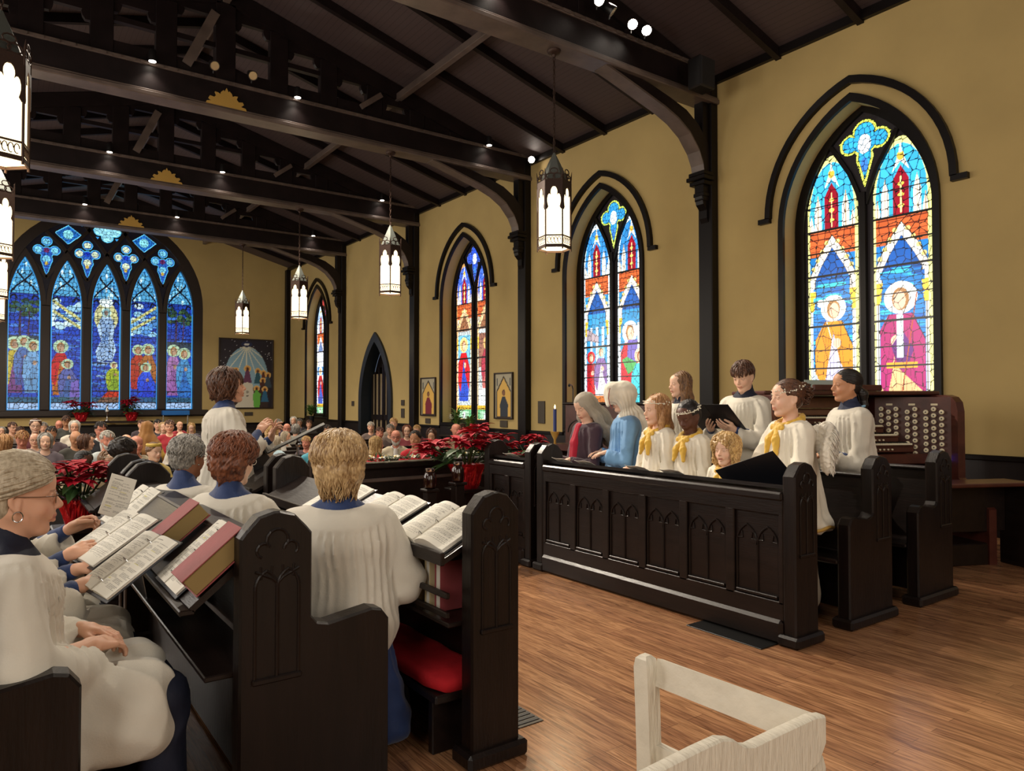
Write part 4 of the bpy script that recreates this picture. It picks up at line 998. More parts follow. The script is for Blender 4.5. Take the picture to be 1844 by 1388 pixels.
# loose sheets and folders on the right-hand desks
def sheet(x, y, lab, rz=0, w=.21, h=.28, z=None, grp='loose sheets on the right bank desks'):
    u = abs(x - (CXm - .05)); zz = .985 - (u - 1.12) * .125 / .26 if z is None else z
    cv = music_canvas(int(x * 100 + y * 10), w, h, 1, 110)
    o = cv.mesh('sheet_music', M_MUSIC, lambda U, V: (U - w / 2, V - h / 2, .002 + .006 * np.sin(U * 20) ** 2 * (V / h)), None)
    tag(o, lab, 'sheet music', grp); o.location = (x, y, zz); o.rotation_euler = (Matrix.Rotation(math.atan(.125 / .26), 3, 'Y') @ Matrix.Rotation(PI / 2, 3, 'Z') @ Matrix.Rotation((rz - 1.5) * .4, 3, 'Z')).to_euler()
    md = o.modifiers.new('s', 'SOLIDIFY'); md.thickness = .0012
    return o
sheet(4.12, 4.55, 'loose sheet on the desk in front of the blue-robed child', 1.4); sheet(4.12, 4.85, 'loose sheet on the desk in front of the purple-robed child', 1.7)
sheet(4.12, 3.95, 'loose sheet on the desk before the dark-skinned angel child', 1.5); sheet(4.12, 3.6, 'loose sheet on the desk before the curly-haired child', 1.3)
sheet(4.12, 5.6, 'loose sheet on the short desk beyond the long one', 1.3)
t = open_binder((4.14, 2.95, .985), frame_rot((.05, .93, -.32), (-.6, .2, .75)), 'black open folder propped on the desk by the carved right end', 41, kinds=(1, 1), lift=.01, w=.23, h=.3, rings=False, name='music_folder', cat='folder')
# ------------------------------------------------------------------ floor grille and mat
tag(MB().bbox(3.78, 3.97, 2.68, 3.26, .001, .007, .002).build('floor_mat', M_BLACK), 'flat black mat on the wooden floor beside the long desk', 'mat')
tag(MB().bbox(3.78, 3.93, 5.35, 5.7, .001, .007, .002).build('floor_mat', M_BLACK), 'small black mat beside the short desk', 'mat')
t = thing('floor_vent', 'slotted metal floor vent beside the left carved desk end', 'vent', (2.03, 2.86, 0))
MB().bbox(-.06, .09, -.17, .17, .0005, .004, .001).build('vent_frame', mat('vent_metal', '5a5650', .4, metal=.7), t)
m = MB()
for k in range(9): m.box(-.05, .08, -.15 + k * .035, -.13 + k * .035, .004, .007)
m.build('vent_slats', mat('vent_slat', '24211e', .5), t)
# ------------------------------------------------------------------ white chair in the foreground
M_CREAM = mat('cream_painted_wood', 'cfc7b6', .6, .5, 22, .07, 14, bstretch=(6, 1, 1))
t = thing('painted_armchair', 'cream painted wooden chair with a curved back rail, cut off at the bottom edge', 'chair', (1.38, .84, 0), math.radians(2.5))
# local: x towards the camera's right wall, y along the side rail
def PB(m, n, par=t): return recalc(m.build(n, M_CREAM, par, auto=35))
topz = [(-.0, .862), (-.03, .866), (-.12, .856), (-.2, .846), (-.225, .852), (-.25, .87), (-.28, .878), (-.33, .872), (-.5, .845), (-.62, .835)]
m = MB(); prf = [(x, z) for x, z in topz] + [(-.62, .74), (-.5, .742), (-.12, .75), (-.06, .756), (-.02, .775), (.0, .81)]
R_ = []
for yy, e in ((-.014, .004), (-.009, 0), (.009, 0), (.014, .004)):
    cx_, cz_ = -.3, .8; R_.append([(x + (cx_ - x) * e * 3, yy + (-.17 * x), z + (cz_ - z) * e * 12) for x, z in prf])
m.loft(R_); PB(m, 'crest_rail')
m = MB(); m.loft([[(-.012, y, .79), (.012, y, .785), (.018, y, .85), (-.004, y, .857)] for y in np.linspace(.015, .425, 6)]); PB(m, 'side_top_rail')
m = MB(); m.loft([[(-.012, y, .6), (.01, y, .6), (.01, y, .645), (-.012, y, .645)] for y in (.01, .43)]); PB(m, 'side_lower_rail')
def post(x, y, h, curve, n='leg'):
    m = MB(); m.loft([[(x - w + dx, y - w * 1.0, z), (x + w + dx, y - w, z), (x + w + dx, y + w, z), (x - w + dx, y + w, z)] for z, w, dx in ((0, .016, 0), (.2, .019, 0), (.45, .022, 0), (.6, .022, curve * .2), (.74, .022, curve * .6), (h - .03, .022, curve), (h - .008, .018, curve * 1.15), (h, .01, curve * 1.2))]); PB(m, n)
post(-.01, .445, .865, -.012); post(-.005, .02, .78, 0); post(-.46, .09, .78, 0)
MB().bbox(-.5, .0, .0, .47, .43, .46, .01).build('seat', M_CREAM, t)
# ------------------------------------------------------------------ icons, painting, plates
M_FRAME = mat('picture_frame_dark', '2a1c14', .4, .1, 40); M_PAINT = attr_mat('painted_panel', 0, .5)
def painting(lab, u0, u1, z0, z1, cvs, wall, name='framed_icon', fw=.03, cat='picture', group=None, d=.05):
    if wall == 'x': t = thing(name, lab, cat, (WX, u0, z0), group=group)
    else: t = thing(name, lab, cat, (u0, YB, z0), group=group)
    w, h = abs(u1 - u0), z1 - z0; dd = -1 if u1 < u0 else 1
    def P(a0, a1, b0, b1, e0, e1, nm, mm):
        m = MB()
        if wall == 'x': m.bbox(-e1, -e0, min(dd * a0, dd * a1), max(dd * a0, dd * a1), b0, b1, .004)
        else: m.bbox(a0, a1, -e1, -e0, b0, b1, .004)
        return m.build(nm, mm, t)
    m = MB()
    for a0, a1, b0, b1 in ((0, fw, 0, h), (w - fw, w, 0, h), (fw, w - fw, 0, fw), (fw, w - fw, h - fw, h)):
        if wall == 'x': m.bbox(-d, -.001, min(dd * a0, dd * a1), max(dd * a0, dd * a1), b0, b1, .004)
        else: m.bbox(a0, a1, -d, -.001, b0, b1, .004)
    m.build('frame', M_FRAME, t)
    if wall == 'x': cvs.mesh('painted_panel', M_PAINT, lambda U, V: (-.02 + 0 * U, dd * (fw + U), V + fw), t)
    else: cvs.mesh('painted_panel', M_PAINT, lambda U, V: (fw + U, -.02 + 0 * U, V + fw), t)
    P(.01, w - .01, .01, h - .01, .001, .018, 'backing', M_FRAME)
    return t
def icon_canvas(w, h, robe, hand):
    c = Canvas(0, w, 0, h, 60, 'c8b890')
    c.rect(.0, w, 0, h, 'b0a890'); c.poly([(.04, 0), (.04, h * .6), (w / 2, h * .96), (w - .04, h * .6), (w - .04, 0)], '2a1a14')
    c.poly([(.07, 0.02), (.07, h * .58), (w / 2, h * .9), (w - .07, h * .58), (w - .07, .02)], 'e0b458')
    c.poly([(w * .3, .03), (w * .28, h * .3), (w * .42, h * .48), (w * .58, h * .48), (w * .76, h * .3), (w * .74, .03)], robe)
    c.ell(w * .5, h * .57, w * .09, h * .075, '5a3420'); c.ell(w * .5, h * .56, w * .06, h * .055, '8a5a3c')
    for q in (.12, .88): c.rect(w * q - .02, w * q + .02, h * .72, h * .9, '3a4048')
    return c
painting('small arched icon of a figure in dark red, left of the narrow third window', 16.53, 15.76, 1.12, 2.1, icon_canvas(.71, .92, '7a2030', 1), 'x', group='arched icons on the right wall')
painting('small arched icon of a figure in dark blue, right of the narrow third window', 13.16, 12.46, 1.11, 2.12, icon_canvas(.64, .95, '28303e', 1), 'x', group='arched icons on the right wall')
for a, b, z0, z1, lab in ((16.3, 16.05, .93, 1.06, 'small grey plate under the red icon'), (12.95, 12.68, .93, 1.08, 'small brown plate under the blue icon'), (20.97, 20.8, 1.35, 1.5, 'small dark square plate left of the arched doorway'), (17.65, 17.47, 1.38, 1.53, 'small square plate right of the arched doorway'), (17.65, 17.47, 1.05, 1.3, 'taller small plate below the square one by the doorway'), (11.6, 11.38, 1.05, 1.5, 'dark memorial tablet behind the purple-robed child')):
    tag(MB().bbox(WX - .025, WX - .001, b, a, z0, z1, .004).build('wall_plate', mat('bronze_plate', '4a4238', .5, metal=.3)), lab, 'plate', 'small plates on the right wall')
tag(MB().bbox(7.42, 7.72, YB - .025, YB - .001, .97, 1.1, .004).build('wall_plate', MATS['bronze_plate']), 'small dark plate under the large painting', 'plate')
def big_painting():
    w, h = 1.84, 2.46; c = Canvas(0, w, 0, h, 42, '231d28'); g = np.random.default_rng(4)
    for _ in range(70): c.ell(g.random() * w, h * (.55 + .45 * g.random()), .012, .012, 'd8d8e0')
    dome = [(w * .07, 0)] + [(w * .5 - w * .43 * math.cos(a), h * .38 + h * .52 * math.sin(a)) for a in np.linspace(0, PI, 20)] + [(w * .93, 0)]
    D = c.poly(dome, '8fb4c6')
    c.rect(0, w, 0, h * .3, '3a2a26', clip=D)
    for a in np.linspace(.25, PI - .25, 9): c.seg([(w * .5, h * .9), (w * .5 + math.cos(a) * 1.2 * w * .5, h * .9 - math.sin(a) * 1.15)], .035, 'e4e6d0', clip=D)
    c.ell(w * .5, h * .93, .2, .1, '1f2a50'); c.ell(w * .5, h * .93, .1, .04, 'e8e8e0')
    def fig(u, z, s, col):
        c.ell(u, z, .11 * s, .11 * s, 'ecc070'); c.ell(u, z, .075 * s, .075 * s, 'd89a50'); c.poly([(u - .05 * s, z - .05), (u + .05 * s, z - .05), (u + .14 * s, z - .45 * s), (u - .14 * s, z - .45 * s)], col); c.ell(u, z - .01, .04 * s, .055 * s, '4a2a1c')
    for s_, u in ((0, .3), (0, .22)): fig(w * u, h * .55, .9, '8a5a30')
    fig(w * .52, h * .57, 1.15, '6a3a58')
    for u, z, col in ((.72, .54, '2a5a68'), (.83, .51, '6a3020'), (.92, .48, '3a4a58'), (.82, .4, '4a2a20'), (.7, .28, '5aa840'), (.86, .27, '2f6a90'), (.2, .3, '6a2a28'), (.1, .45, '4a5a40')): fig(w * u, h * z, 1.0, col)
    c.poly([(w * .25, 0), (w * .38, .25), (w * .38, .7), (w * .42, .85), (w * .52, .92), (w * .62, .85), (w * .64, .5), (w * .7, 0)], 'd8d0bc'); c.ell(w * .52, .56, .05, .05, '9a9484'); c.ell(w * .52, .42, .05, .02, '6a6458')
    c.poly([(w * .65, 0), (w * .62, .45), (w * .7, .6), (w * .78, .5), (w * .76, 0)], '6ab848')
    return c
painting('large square painting of haloed figures under a blue dome on the far wall', 6.51, 8.45, 1.22, 3.76, big_painting(), 'y', 'large_painting', .05)
# ------------------------------------------------------------------ organ console
M_MAHO = mat('organ_mahogany', '4a241c', .35, .1, 30, .25, 8, coat=.2); M_MAHOL = mat('organ_inner_wood', '7a5238', .5, .1, 30, .2, 8)
M_IVORY = mat('ivory_keys', 'e4dcc0', .35); M_KNOB = mat('draw_knob', 'dccfae', .3)
def organ():
    t = thing('organ_console', 'mahogany organ console with stop knobs and four keyboards under the large window', 'organ', (5.98, 4.12, 0), math.radians(-25))
    def P(m, n, mm=M_MAHO, **k): return m.build(n, mm, t, **k)
    # local: x along the console (0..2.05), y depth (0 front .. 0.8 back)
    m = MB(); m.bbox(.0, .06, -.1, .75, 0, 1.56, .012); P(m, 'side_panel')
    m = MB(); pr = [(-.55, 0), (.75, 0), (.75, 1.56), (-.05, 1.56), (-.13, 1.54), (-.18, 1.49), (-.2, 1.4), (-.2, .76), (-.55, .5)]
    m.prism(pr, 'x', 1.86, 1.94); recalc(P(m, 'side_panel'))
    P(MB().bbox(.06, 1.86, .68, .75, 0, 1.56, .01), 'back_panel')
    P(MB().bbox(.0, 1.94, .1, .76, 1.56, 1.6, .012), 'top_board')
    P(MB().bbox(.5, 1.25, .06, .1, 1.6, 1.66, .01), 'top_rail')
    m = MB(); m.prism([(.08, .1), (.5, .62), (.5, .68), (.06, .68)], 'z', .74, 1.54); recalc(P(m, 'left_jamb'))
    # right jamb with knobs
    A, Bq = Vector((1.42, .4, 0)), Vector((1.86, -.12, 0)); d = (Bq - A); nrm = Vector((-d.y, d.x, 0)).normalized() * -1
    if nrm.y > 0: nrm = -nrm
    m = MB(); m.prism([(A.x, A.y), (Bq.x, Bq.y), (1.86, .66), (1.43, .66)], 'z', .9, 1.54); recalc(P(m, 'stop_jamb'))
    cols = [(.1, [1.40, 1.325, 1.25, 1.175, 1.10]), (.2, [1.365, 1.29, 1.215, 1.14, 1.065]), (.3, [1.40, 1.325, 1.25, 1.175, 1.10]),
            (.45, [1.365 - .075 * k for k in range(8)]), (.55, [1.40 - .075 * k for k in range(8)]), (.69, [1.365 - .075 * k for k in range(7)]), (.79, [1.40 - .075 * k for k in range(8)]), (.89, [1.365 - .075 * k for k in range(7)])]
    q = nrm.to_track_quat('Z', 'Y').to_matrix().to_4x4()
    kn = None
    for u, zs in cols:
        for z in zs:
            z = 1.42 - (1.4 - z) * .84
            p = A + d * u + Vector((0, 0, z)) + nrm * .002
            if kn is None:
                kn = MB().lathe([(.01, 0), (.01, .03), (.021, .034), (.024, .042), (.02, .05), (.006, .052)], n=12).xf(q).build('stop_knob', M_KNOB, t, auto=40); kn.location = p
                ce = MB().lathe([(.007, .0525), (.006, .054)], n=8).xf(q).build('knob_centre', M_BLACK, kn)
            else:
                k2 = kn.copy(); COL.objects.link(k2); k2.location = p; k2.parent = t; c2 = ce.copy(); COL.objects.link(c2); c2.parent = k2
    for u in (.2, .5, .79):
        p = A + d * u + Vector((0, 0, 1.465)) + nrm * .004; m = MB().bbox(-.03, .03, -.01, .01, 0, .004, .001); m.xf(Matrix.Translation(p) @ q); P(m, 'engraved_plate', M_KNOB)
    p = A + d * .8 + Vector((0, 0, .935)) + nrm * .004; m = MB().bbox(-.055, .055, -.028, .028, 0, .006, .002).xf(Matrix.Translation(p) @ q); P(m, 'digital_display', mat('blue_display', '2030ff', .3, emis='3050ff', es=3))
    # manuals, piston rails and key cheeks
    for k in range(4):
        yb, z = .5 - .125 * k, 1.33 - .085 * k
        x0, x1 = .42 , 1.32 + .07 * k
        ks = MB(); P(MB().bbox(x0, x1, yb - .15, yb, z - .022, z - .004, .003), 'key_bed', M_MAHO)
        n = int((x1 - x0 - .04) / .0235)
        for j in range(n): ks.box(x0 + .02 + j * .0235, x0 + .02 + j * .0235 + .0222, yb - .16, yb - .01, z - .004, z + .012)
        P(ks, 'white_keys', M_IVORY)
        bk = MB()
        for j in range(n - 1):
            if j % 7 not in (2, 6): bk.box(x0 + .02 + j * .0235 + .016, x0 + .02 + j * .0235 + .03, yb - .11, yb - .01, z + .012, z + .022)
        P(bk, 'black_keys', M_BLACK)
        P(MB().bbox(x0, x1, yb - .14, yb - .1, z - .075, z - .022, .004), 'piston_rail', M_MAHO)
        pb = MB(); 
        for j in range(18):
            if j in (2, 3, 9): continue
            xx = x0 + .1 + j * .045; pb.lathe([(.009, 0), (.009, .012), (.004, .013)], n=8)
            pb.xf(Matrix.Translation((xx, yb - .14, z - .048)) @ Matrix.Rotation(PI / 2, 4, 'X'), len(pb.v) - 24)
        P(pb, 'piston_buttons', M_KNOB)
    P(MB().bbox(.06, 1.86, -.02, .62, .88, .98, .01), 'key_desk'); P(MB().bbox(.06, 1.86, .5, .55, .1, .7, .01), 'knee_panel')
    P(MB().bbox(.35, 1.3, .56, .6, 1.35, 1.54, .008), 'music_desk', M_MAHOL)
    P(MB().bbox(.35, 1.3, .5, .6, 1.42, 1.43, .003), 'music_ledge', M_CHROME)
    P(MB().bbox(.7, 1.1, .53, .537, 1.55, 1.72, .002), 'clear_screen', mat('clear_plastic', 'a8b8b0', .1, spec=.8))
    pk = MB()
    for j in range(16): pk.box(1.86 - .5 - j * .05, 1.86 - .475 - j * .05, -.5, .3, .22, .25)
    P(pk, 'pedal_keys', mat('pedal_wood', 'c8c890', .5)); P(MB().bbox(.4, 1.85, -.55, .4, .0, .2, .01), 'pedal_base', M_WOOD)
    return t
organ()
t = thing('organ_bench', 'dark organ bench with solid ends between the rightmost pew end and the wall', 'bench', (6.95, 2.98, 0), math.radians(-25))
MB().bbox(-.4, .76, -.17, .17, .74, .775, .008).build('seat', M_MAHO, t)
for x in (-.37, .7): MB().bbox(x, x + .05, -.17, .17, 0, .74, .008).build('side_board', M_WOOD, t)
MB().bbox(-.32, .7, .1, .14, .3, .74, .006).build('back_board', M_WOOD, t)
tag(book_at((7.0, 4.0, 1.602), frame_rot((.9, -.42, 0), (.42, .9, 0)), (.3, .2, .006), mat('pink_folder', 'b8606a', .7), 'pink folder lying on top of the organ', None), 'pink folder lying on top of the organ', 'folder')
# upright case piano behind the children
t = thing('upright_piano', 'dark wooden upright piano case behind the veiled child, under the second window', 'piano', (8.58, 9.0, 0))
MB().bbox(-.22, .3, -.98, .98, .12, 1.44, .012).build('case', M_MAHO, t); MB().bbox(-.26, .32, -1.02, 1.02, 1.44, 1.48, .01).build('lid', M_WOOD, t)
for s in (-1, 1):
    MB().bbox(-.62, -.2, s * .93 - .04, s * .93 + .04, .0, .74, .012).build('leg', M_MAHO, t)
    MB().tube([(-.3, s * .5 + .3 * math.cos(q), .95 + .22 * math.sin(q)) for q in np.linspace(0, PI, 12)], .012, 6).build('carved_arch', M_WOOD, t)
MB().bbox(-.6, -.2, -.9, .9, .64, .76, .01).build('key_bed', M_MAHO, t)
MB().tube([(-.1, .9, 1.48), (-.1, .9, 1.72), (-.14, .88, 1.78), (-.25, .8, 1.79)], .01, 6).build('gooseneck_lamp_arm', M_BLACK, t); MB().tube([(-.2, .88, 1.79), (-.34, .72, 1.77)], .022, 8).build('lamp_shade', M_BLACK, t)
# ------------------------------------------------------------------ rail with garland, music stand
t = thing('chancel_rail', 'dark panelled rail in front of the congregation, with flowers along its top', 'rail', (4.2, 6.95, 0))
MB().bbox(-1.35, 1.2, -.04, .04, .08, .8, .01).build('panel', M_WOOD, t); MB().bbox(-1.4, 1.25, -.12, .12, .8, .86, .012).build('top_rail', M_WOOD, t)
MB().bbox(-1.38, 1.23, -.06, .06, .66, .7, .008).build('moulding', M_BEAM_LIT, t); MB().bbox(-1.4, 1.25, -.08, .08, 0, .1, .012).build('base', M_WOOD, t)
M_LEAF = mat('leaf_green', '2f4a22', .5, .2, 30, .3, 6); M_LEAFL = mat('leaf_light', '5a7a34', .5, .2, 30, .3, 6); M_BRACT = mat('poinsettia_red', 'a80824', .65, .2, 40, .2, 7, spec=.25)
M_FOIL = mat('red_foil', 'c0202a', .2, .8, 26, metal=.6); M_WFLOW = mat('white_petals', 'eeead8', .6)
def leaf(m, base, dr, L_, w, curl=.25, fold=.12):
    """pointed leaf blade with a fold and a droop"""
    d = Vector(dr).normalized(); s = d.cross(Vector((0, 0, 1))); s = s.normalized() if s.length > .05 else Vector((1, 0, 0)); u = s.cross(d).normalized(); b = Vector(base); R = []
    for k, (f, ww) in enumerate(((0, .06), (.2, .6), (.42, 1), (.65, .8), (.85, .4), (1, .02))):
        c = b + d * (L_ * f) + u * (L_ * curl * (f - f * f * 1.9)); h = u * (fold * w * ww)
        R.append([c - s * w * ww / 2 + h, c, c + s * w * ww / 2 + h, c + Vector((0, 0, -.0015))])
    m.loft(R, True, True)
def poinsettia(loc, sc_, lab, pot='foil', n=46, seed=0, spread=1.0, group=None, leaves=26):
    t = thing('poinsettia', lab, 'plant', loc, group=group); g = random.Random(seed)
    br, lf, st = MB(), MB(), MB()
    for i in range(max(3, n // 3)):
        a, r = g.random() * 2 * PI, math.sqrt(g.random()) * .26 * spread
        c = Vector((r * math.cos(a), r * math.sin(a), .36 + g.random() * .16 - r * .45)) * sc_
        st.tube([(0, 0, .12 * sc_), tuple(c * .55 + Vector((0, 0, .05 * sc_))), tuple(c)], .006 * sc_, 5)
        for k in range(11):
            aa = 2 * PI * k / 11 * 1.0 + g.random() * .5; el = -.1 + g.random() * .65
            leaf(br, c, (math.cos(aa) * math.cos(el), math.sin(aa) * math.cos(el), math.sin(el)), (.08 + .06 * g.random()) * sc_, (.05 + .025 * g.random()) * sc_)
    for i in range(leaves):
        a = g.random() * 2 * PI; z = (.14 + g.random() * .2) * sc_; r = .06 * sc_
        leaf(lf, (r * math.cos(a), r * math.sin(a), z), (math.cos(a), math.sin(a), .3 * g.random() - .1), (.15 + .09 * g.random()) * sc_ * spread, .08 * sc_)
    br.build('bracts', M_BRACT, t); lf.build('leaves', M_LEAF, t); st.build('stems', M_LEAF, t)
    if pot == 'foil':
        R = []
        for z, r in ((0, .085), (.06, .1), (.13, .115), (.17, .14), (.19, .155)):
            R.append([((r + .012 * math.sin(a * 9 + z * 30) * (z * 6 + .3)) * sc_ * math.cos(a), (r + .012 * math.sin(a * 9 + z * 30) * (z * 6 + .3)) * sc_ * math.sin(a), z * sc_) for a in np.linspace(0, 2 * PI, 49)[:-1]])
        MB().loft(R, True, True).build('foil_wrap', M_FOIL, t)
    return t
# plant stand shelves: left behind the pews
poinsettia((.54, 6.2, .58), 1.1, 'large red poinsettia in crinkled red foil beyond the grey-haired singer', seed=1, n=60, spread=1.2)
def pedestal(x, y, h, lab, w=.18):
    t = thing('plant_stand', lab, 'stand', (x, y, 0)); MB().bbox(-w, w, -w, w, h - .03, h, .008).build('top', M_WOOD, t); MB().bbox(-.05, .05, -.05, .05, .03, h - .03, .006).build('post', M_WOOD, t); MB().bbox(-w * .8, w * .8, -w * .8, w * .8, 0, .03, .006).build('foot', M_WOOD, t)
pedestal(.54, 6.2, .58, 'dark stand under the large left poinsettia')
pedestal(4.02, 6.38, .6, 'dark stand under the trailing red poinsettia near the carved desks')
poinsettia((4.02, 6.38, .6), 1.35, 'big red poinsettia with leaning bracts between the rail and the short carved desk', seed=2, n=66, spread=1.3)
pedestal(5.0, 6.5, .58, 'dark stand under the poinsettia behind the short desk')
poinsettia((5.0, 6.5, .58), 1.05, 'red poinsettia seen between the two rounded pew ends', seed=5, n=36)
poinsettia((2.28, YB - .5, .86), 1.5, 'red poinsettia on the shelf under the great window, left one', seed=3, n=36, group='poinsettias under the great window'); poinsettia((3.7, YB - .5, .86), 1.5, 'red poinsettia on the shelf under the great window, right one', seed=4, n=36, group='poinsettias under the great window')
t = thing('side_table', 'dark table under the great window holding the two far poinsettias', 'table', (3.0, YB - .5, NF)); MB().bbox(-1.3, 1.3, -.28, .28, 1.1, 1.155, .01).build('top', M_WOOD, t)
for sx in (-1, 1):
    for sy in (-1, 1): MB().bbox(sx * 1.2 - .04, sx * 1.2 + .04, sy * .2 - .04, sy * .2 + .04, 0, 1.1, .006).build('leg', M_WOOD, t)
tag(MB().lathe([(.06, 0), (.07, .02), (.02, .06), (.02, .2), (.06, .26), (.07, .34), (.03, .4), (.03, .5), (.0, .52)], (3.0, YB - .5, .857), 16).build('silver_vessel', M_CHROME, smooth=True), 'tall silver vessel between the two far poinsettias', 'vessel')
# garland
g = random.Random(9)
gl = thing('garland', 'evergreen garland laid along the rail top under the white flowers', 'garland', (4.0, 6.9, .86)); m = MB()
for i in range(420):
    x = -1.1 + 2.1 * g.random(); leaf(m, (x, (g.random() - .5) * .12, .02 + g.random() * .02), (g.random() - .5, g.random() - .5, .25 * g.random()), .09, .018)
m.build('foliage', M_LEAF, gl)
fl0 = None
for i in range(26):
    x = 3.0 + 1.9 * (i + .5) / 26 + .03 * g.random()
    if fl0 is None:
        m = MB()
        for k in range(7): a = 2 * PI * k / 7; leaf(m, (0, 0, 0), (math.cos(a), math.sin(a), .5), .045, .034, .4)
        fl0 = m.build('white_flower', M_WFLOW); m = MB().ball((0, 0, .012), .011, 8, 5); m.build('flower_centre', mat('flower_centre', 'd8b850', .6), fl0); f = fl0
    else: f = copy_tree(fl0)
    f.location = (x, 6.9 + (g.random() - .5) * .14, .9 + .02 * g.random()); f.rotation_euler = (g.random() * .8 - .4, g.random() * .8 - .4, g.random() * 6)
    tag(f, 'small white flower lying on the garland along the rail', 'flower', 'white flowers along the rail')
# jars in front of the poinsettia
for x, y, z, lab in ((3.66, 5.98, .72, 'dark glass jar with a silver lid in front of the big poinsettia'), (3.42, 6.1, .66, 'smaller dark glass jar left of the other jar, beside the poinsettia')):
    t = thing('glass_jar', lab, 'jar', (x, y, z)); MB().lathe([(.05, 0), (.06, .02), (.062, .12), (.045, .15), (.04, .165)], n=18).build('body', mat('dark_jar_glass', '24100e', .1, spec=.8), t, smooth=True); MB().lathe([(.043, .165), (.046, .17), (.046, .19), (.02, .195)], n=18).build('lid', M_CHROME, t, auto=40)
    pedestal(x, y, z, 'slim dark stand under the %s glass jar' % ('larger' if x > 3.5 else 'smaller'), .07)
t = thing('music_stand', 'black conductor music stand with a slanted desk in front of the director', 'music stand', (2.08, 5.95, 0))
up = Vector((.84, -.36, .46)).normalized(); q = frame_rot((-.34, -.94, 0), up).to_matrix().to_4x4()
MB().bbox(-.26, .26, -.26, .24, -.006, .006, .003).xf(Matrix.Translation((.0, 0, 1.2)) @ q).build('desk', M_BLACK, t); MB().bbox(-.26, .26, -.27, -.255, 0, .05, .003).xf(Matrix.Translation((.0, 0, 1.2)) @ q).build('lip', M_BLACK, t)
MB().tube([(0, 0, .12), (0, 0, 1.18)], .012, 8).build('pole', M_CHROME, t); MB().ball((0, -.01, 1.14), .025).build('knob', M_CHROME, t)
for k in range(3): a = 2 * PI * k / 3; MB().tube([(0, 0, .25), (.28 * math.cos(a), .28 * math.sin(a), .012)], .01, 6).build('leg', M_BLACK, t)
# candles beside the children
def candle(x, y, z, h, col, lab, r=.022):
    t = thing('candle', lab, 'candle', (x, y, 0)); MB().lathe([(r, z), (r, z + h), (r * .3, z + h + .004)], n=14).build('wax', mat('wax_' + col, col, .5), t, auto=40); MB().lathe([(.004, z + h + .005), (.011, z + h + .025), (.002, z + h + .055)], n=8).build('flame', mat('flame', 'ffe0a0', .5, emis='ffd080', es=12), t, smooth=True)
    MB().lathe([(.1, .0), (.1, .02), (.02, .05), (.015, z - .1), (.05, z - .03), (.06, z)], n=14).build('holder', M_BRASS, t, auto=40)
candle(5.7, 7.0, 1.12, .28, '2a3a78', 'thin blue candle lit beside the purple-robed child'); candle(6.5, 6.55, 1.02, .42, 'c01818', 'tall red candle lit between the veiled children', .035)
candle(6.7, 6.95, .95, .26, '2a3a88', 'thin blue candle behind the red one')
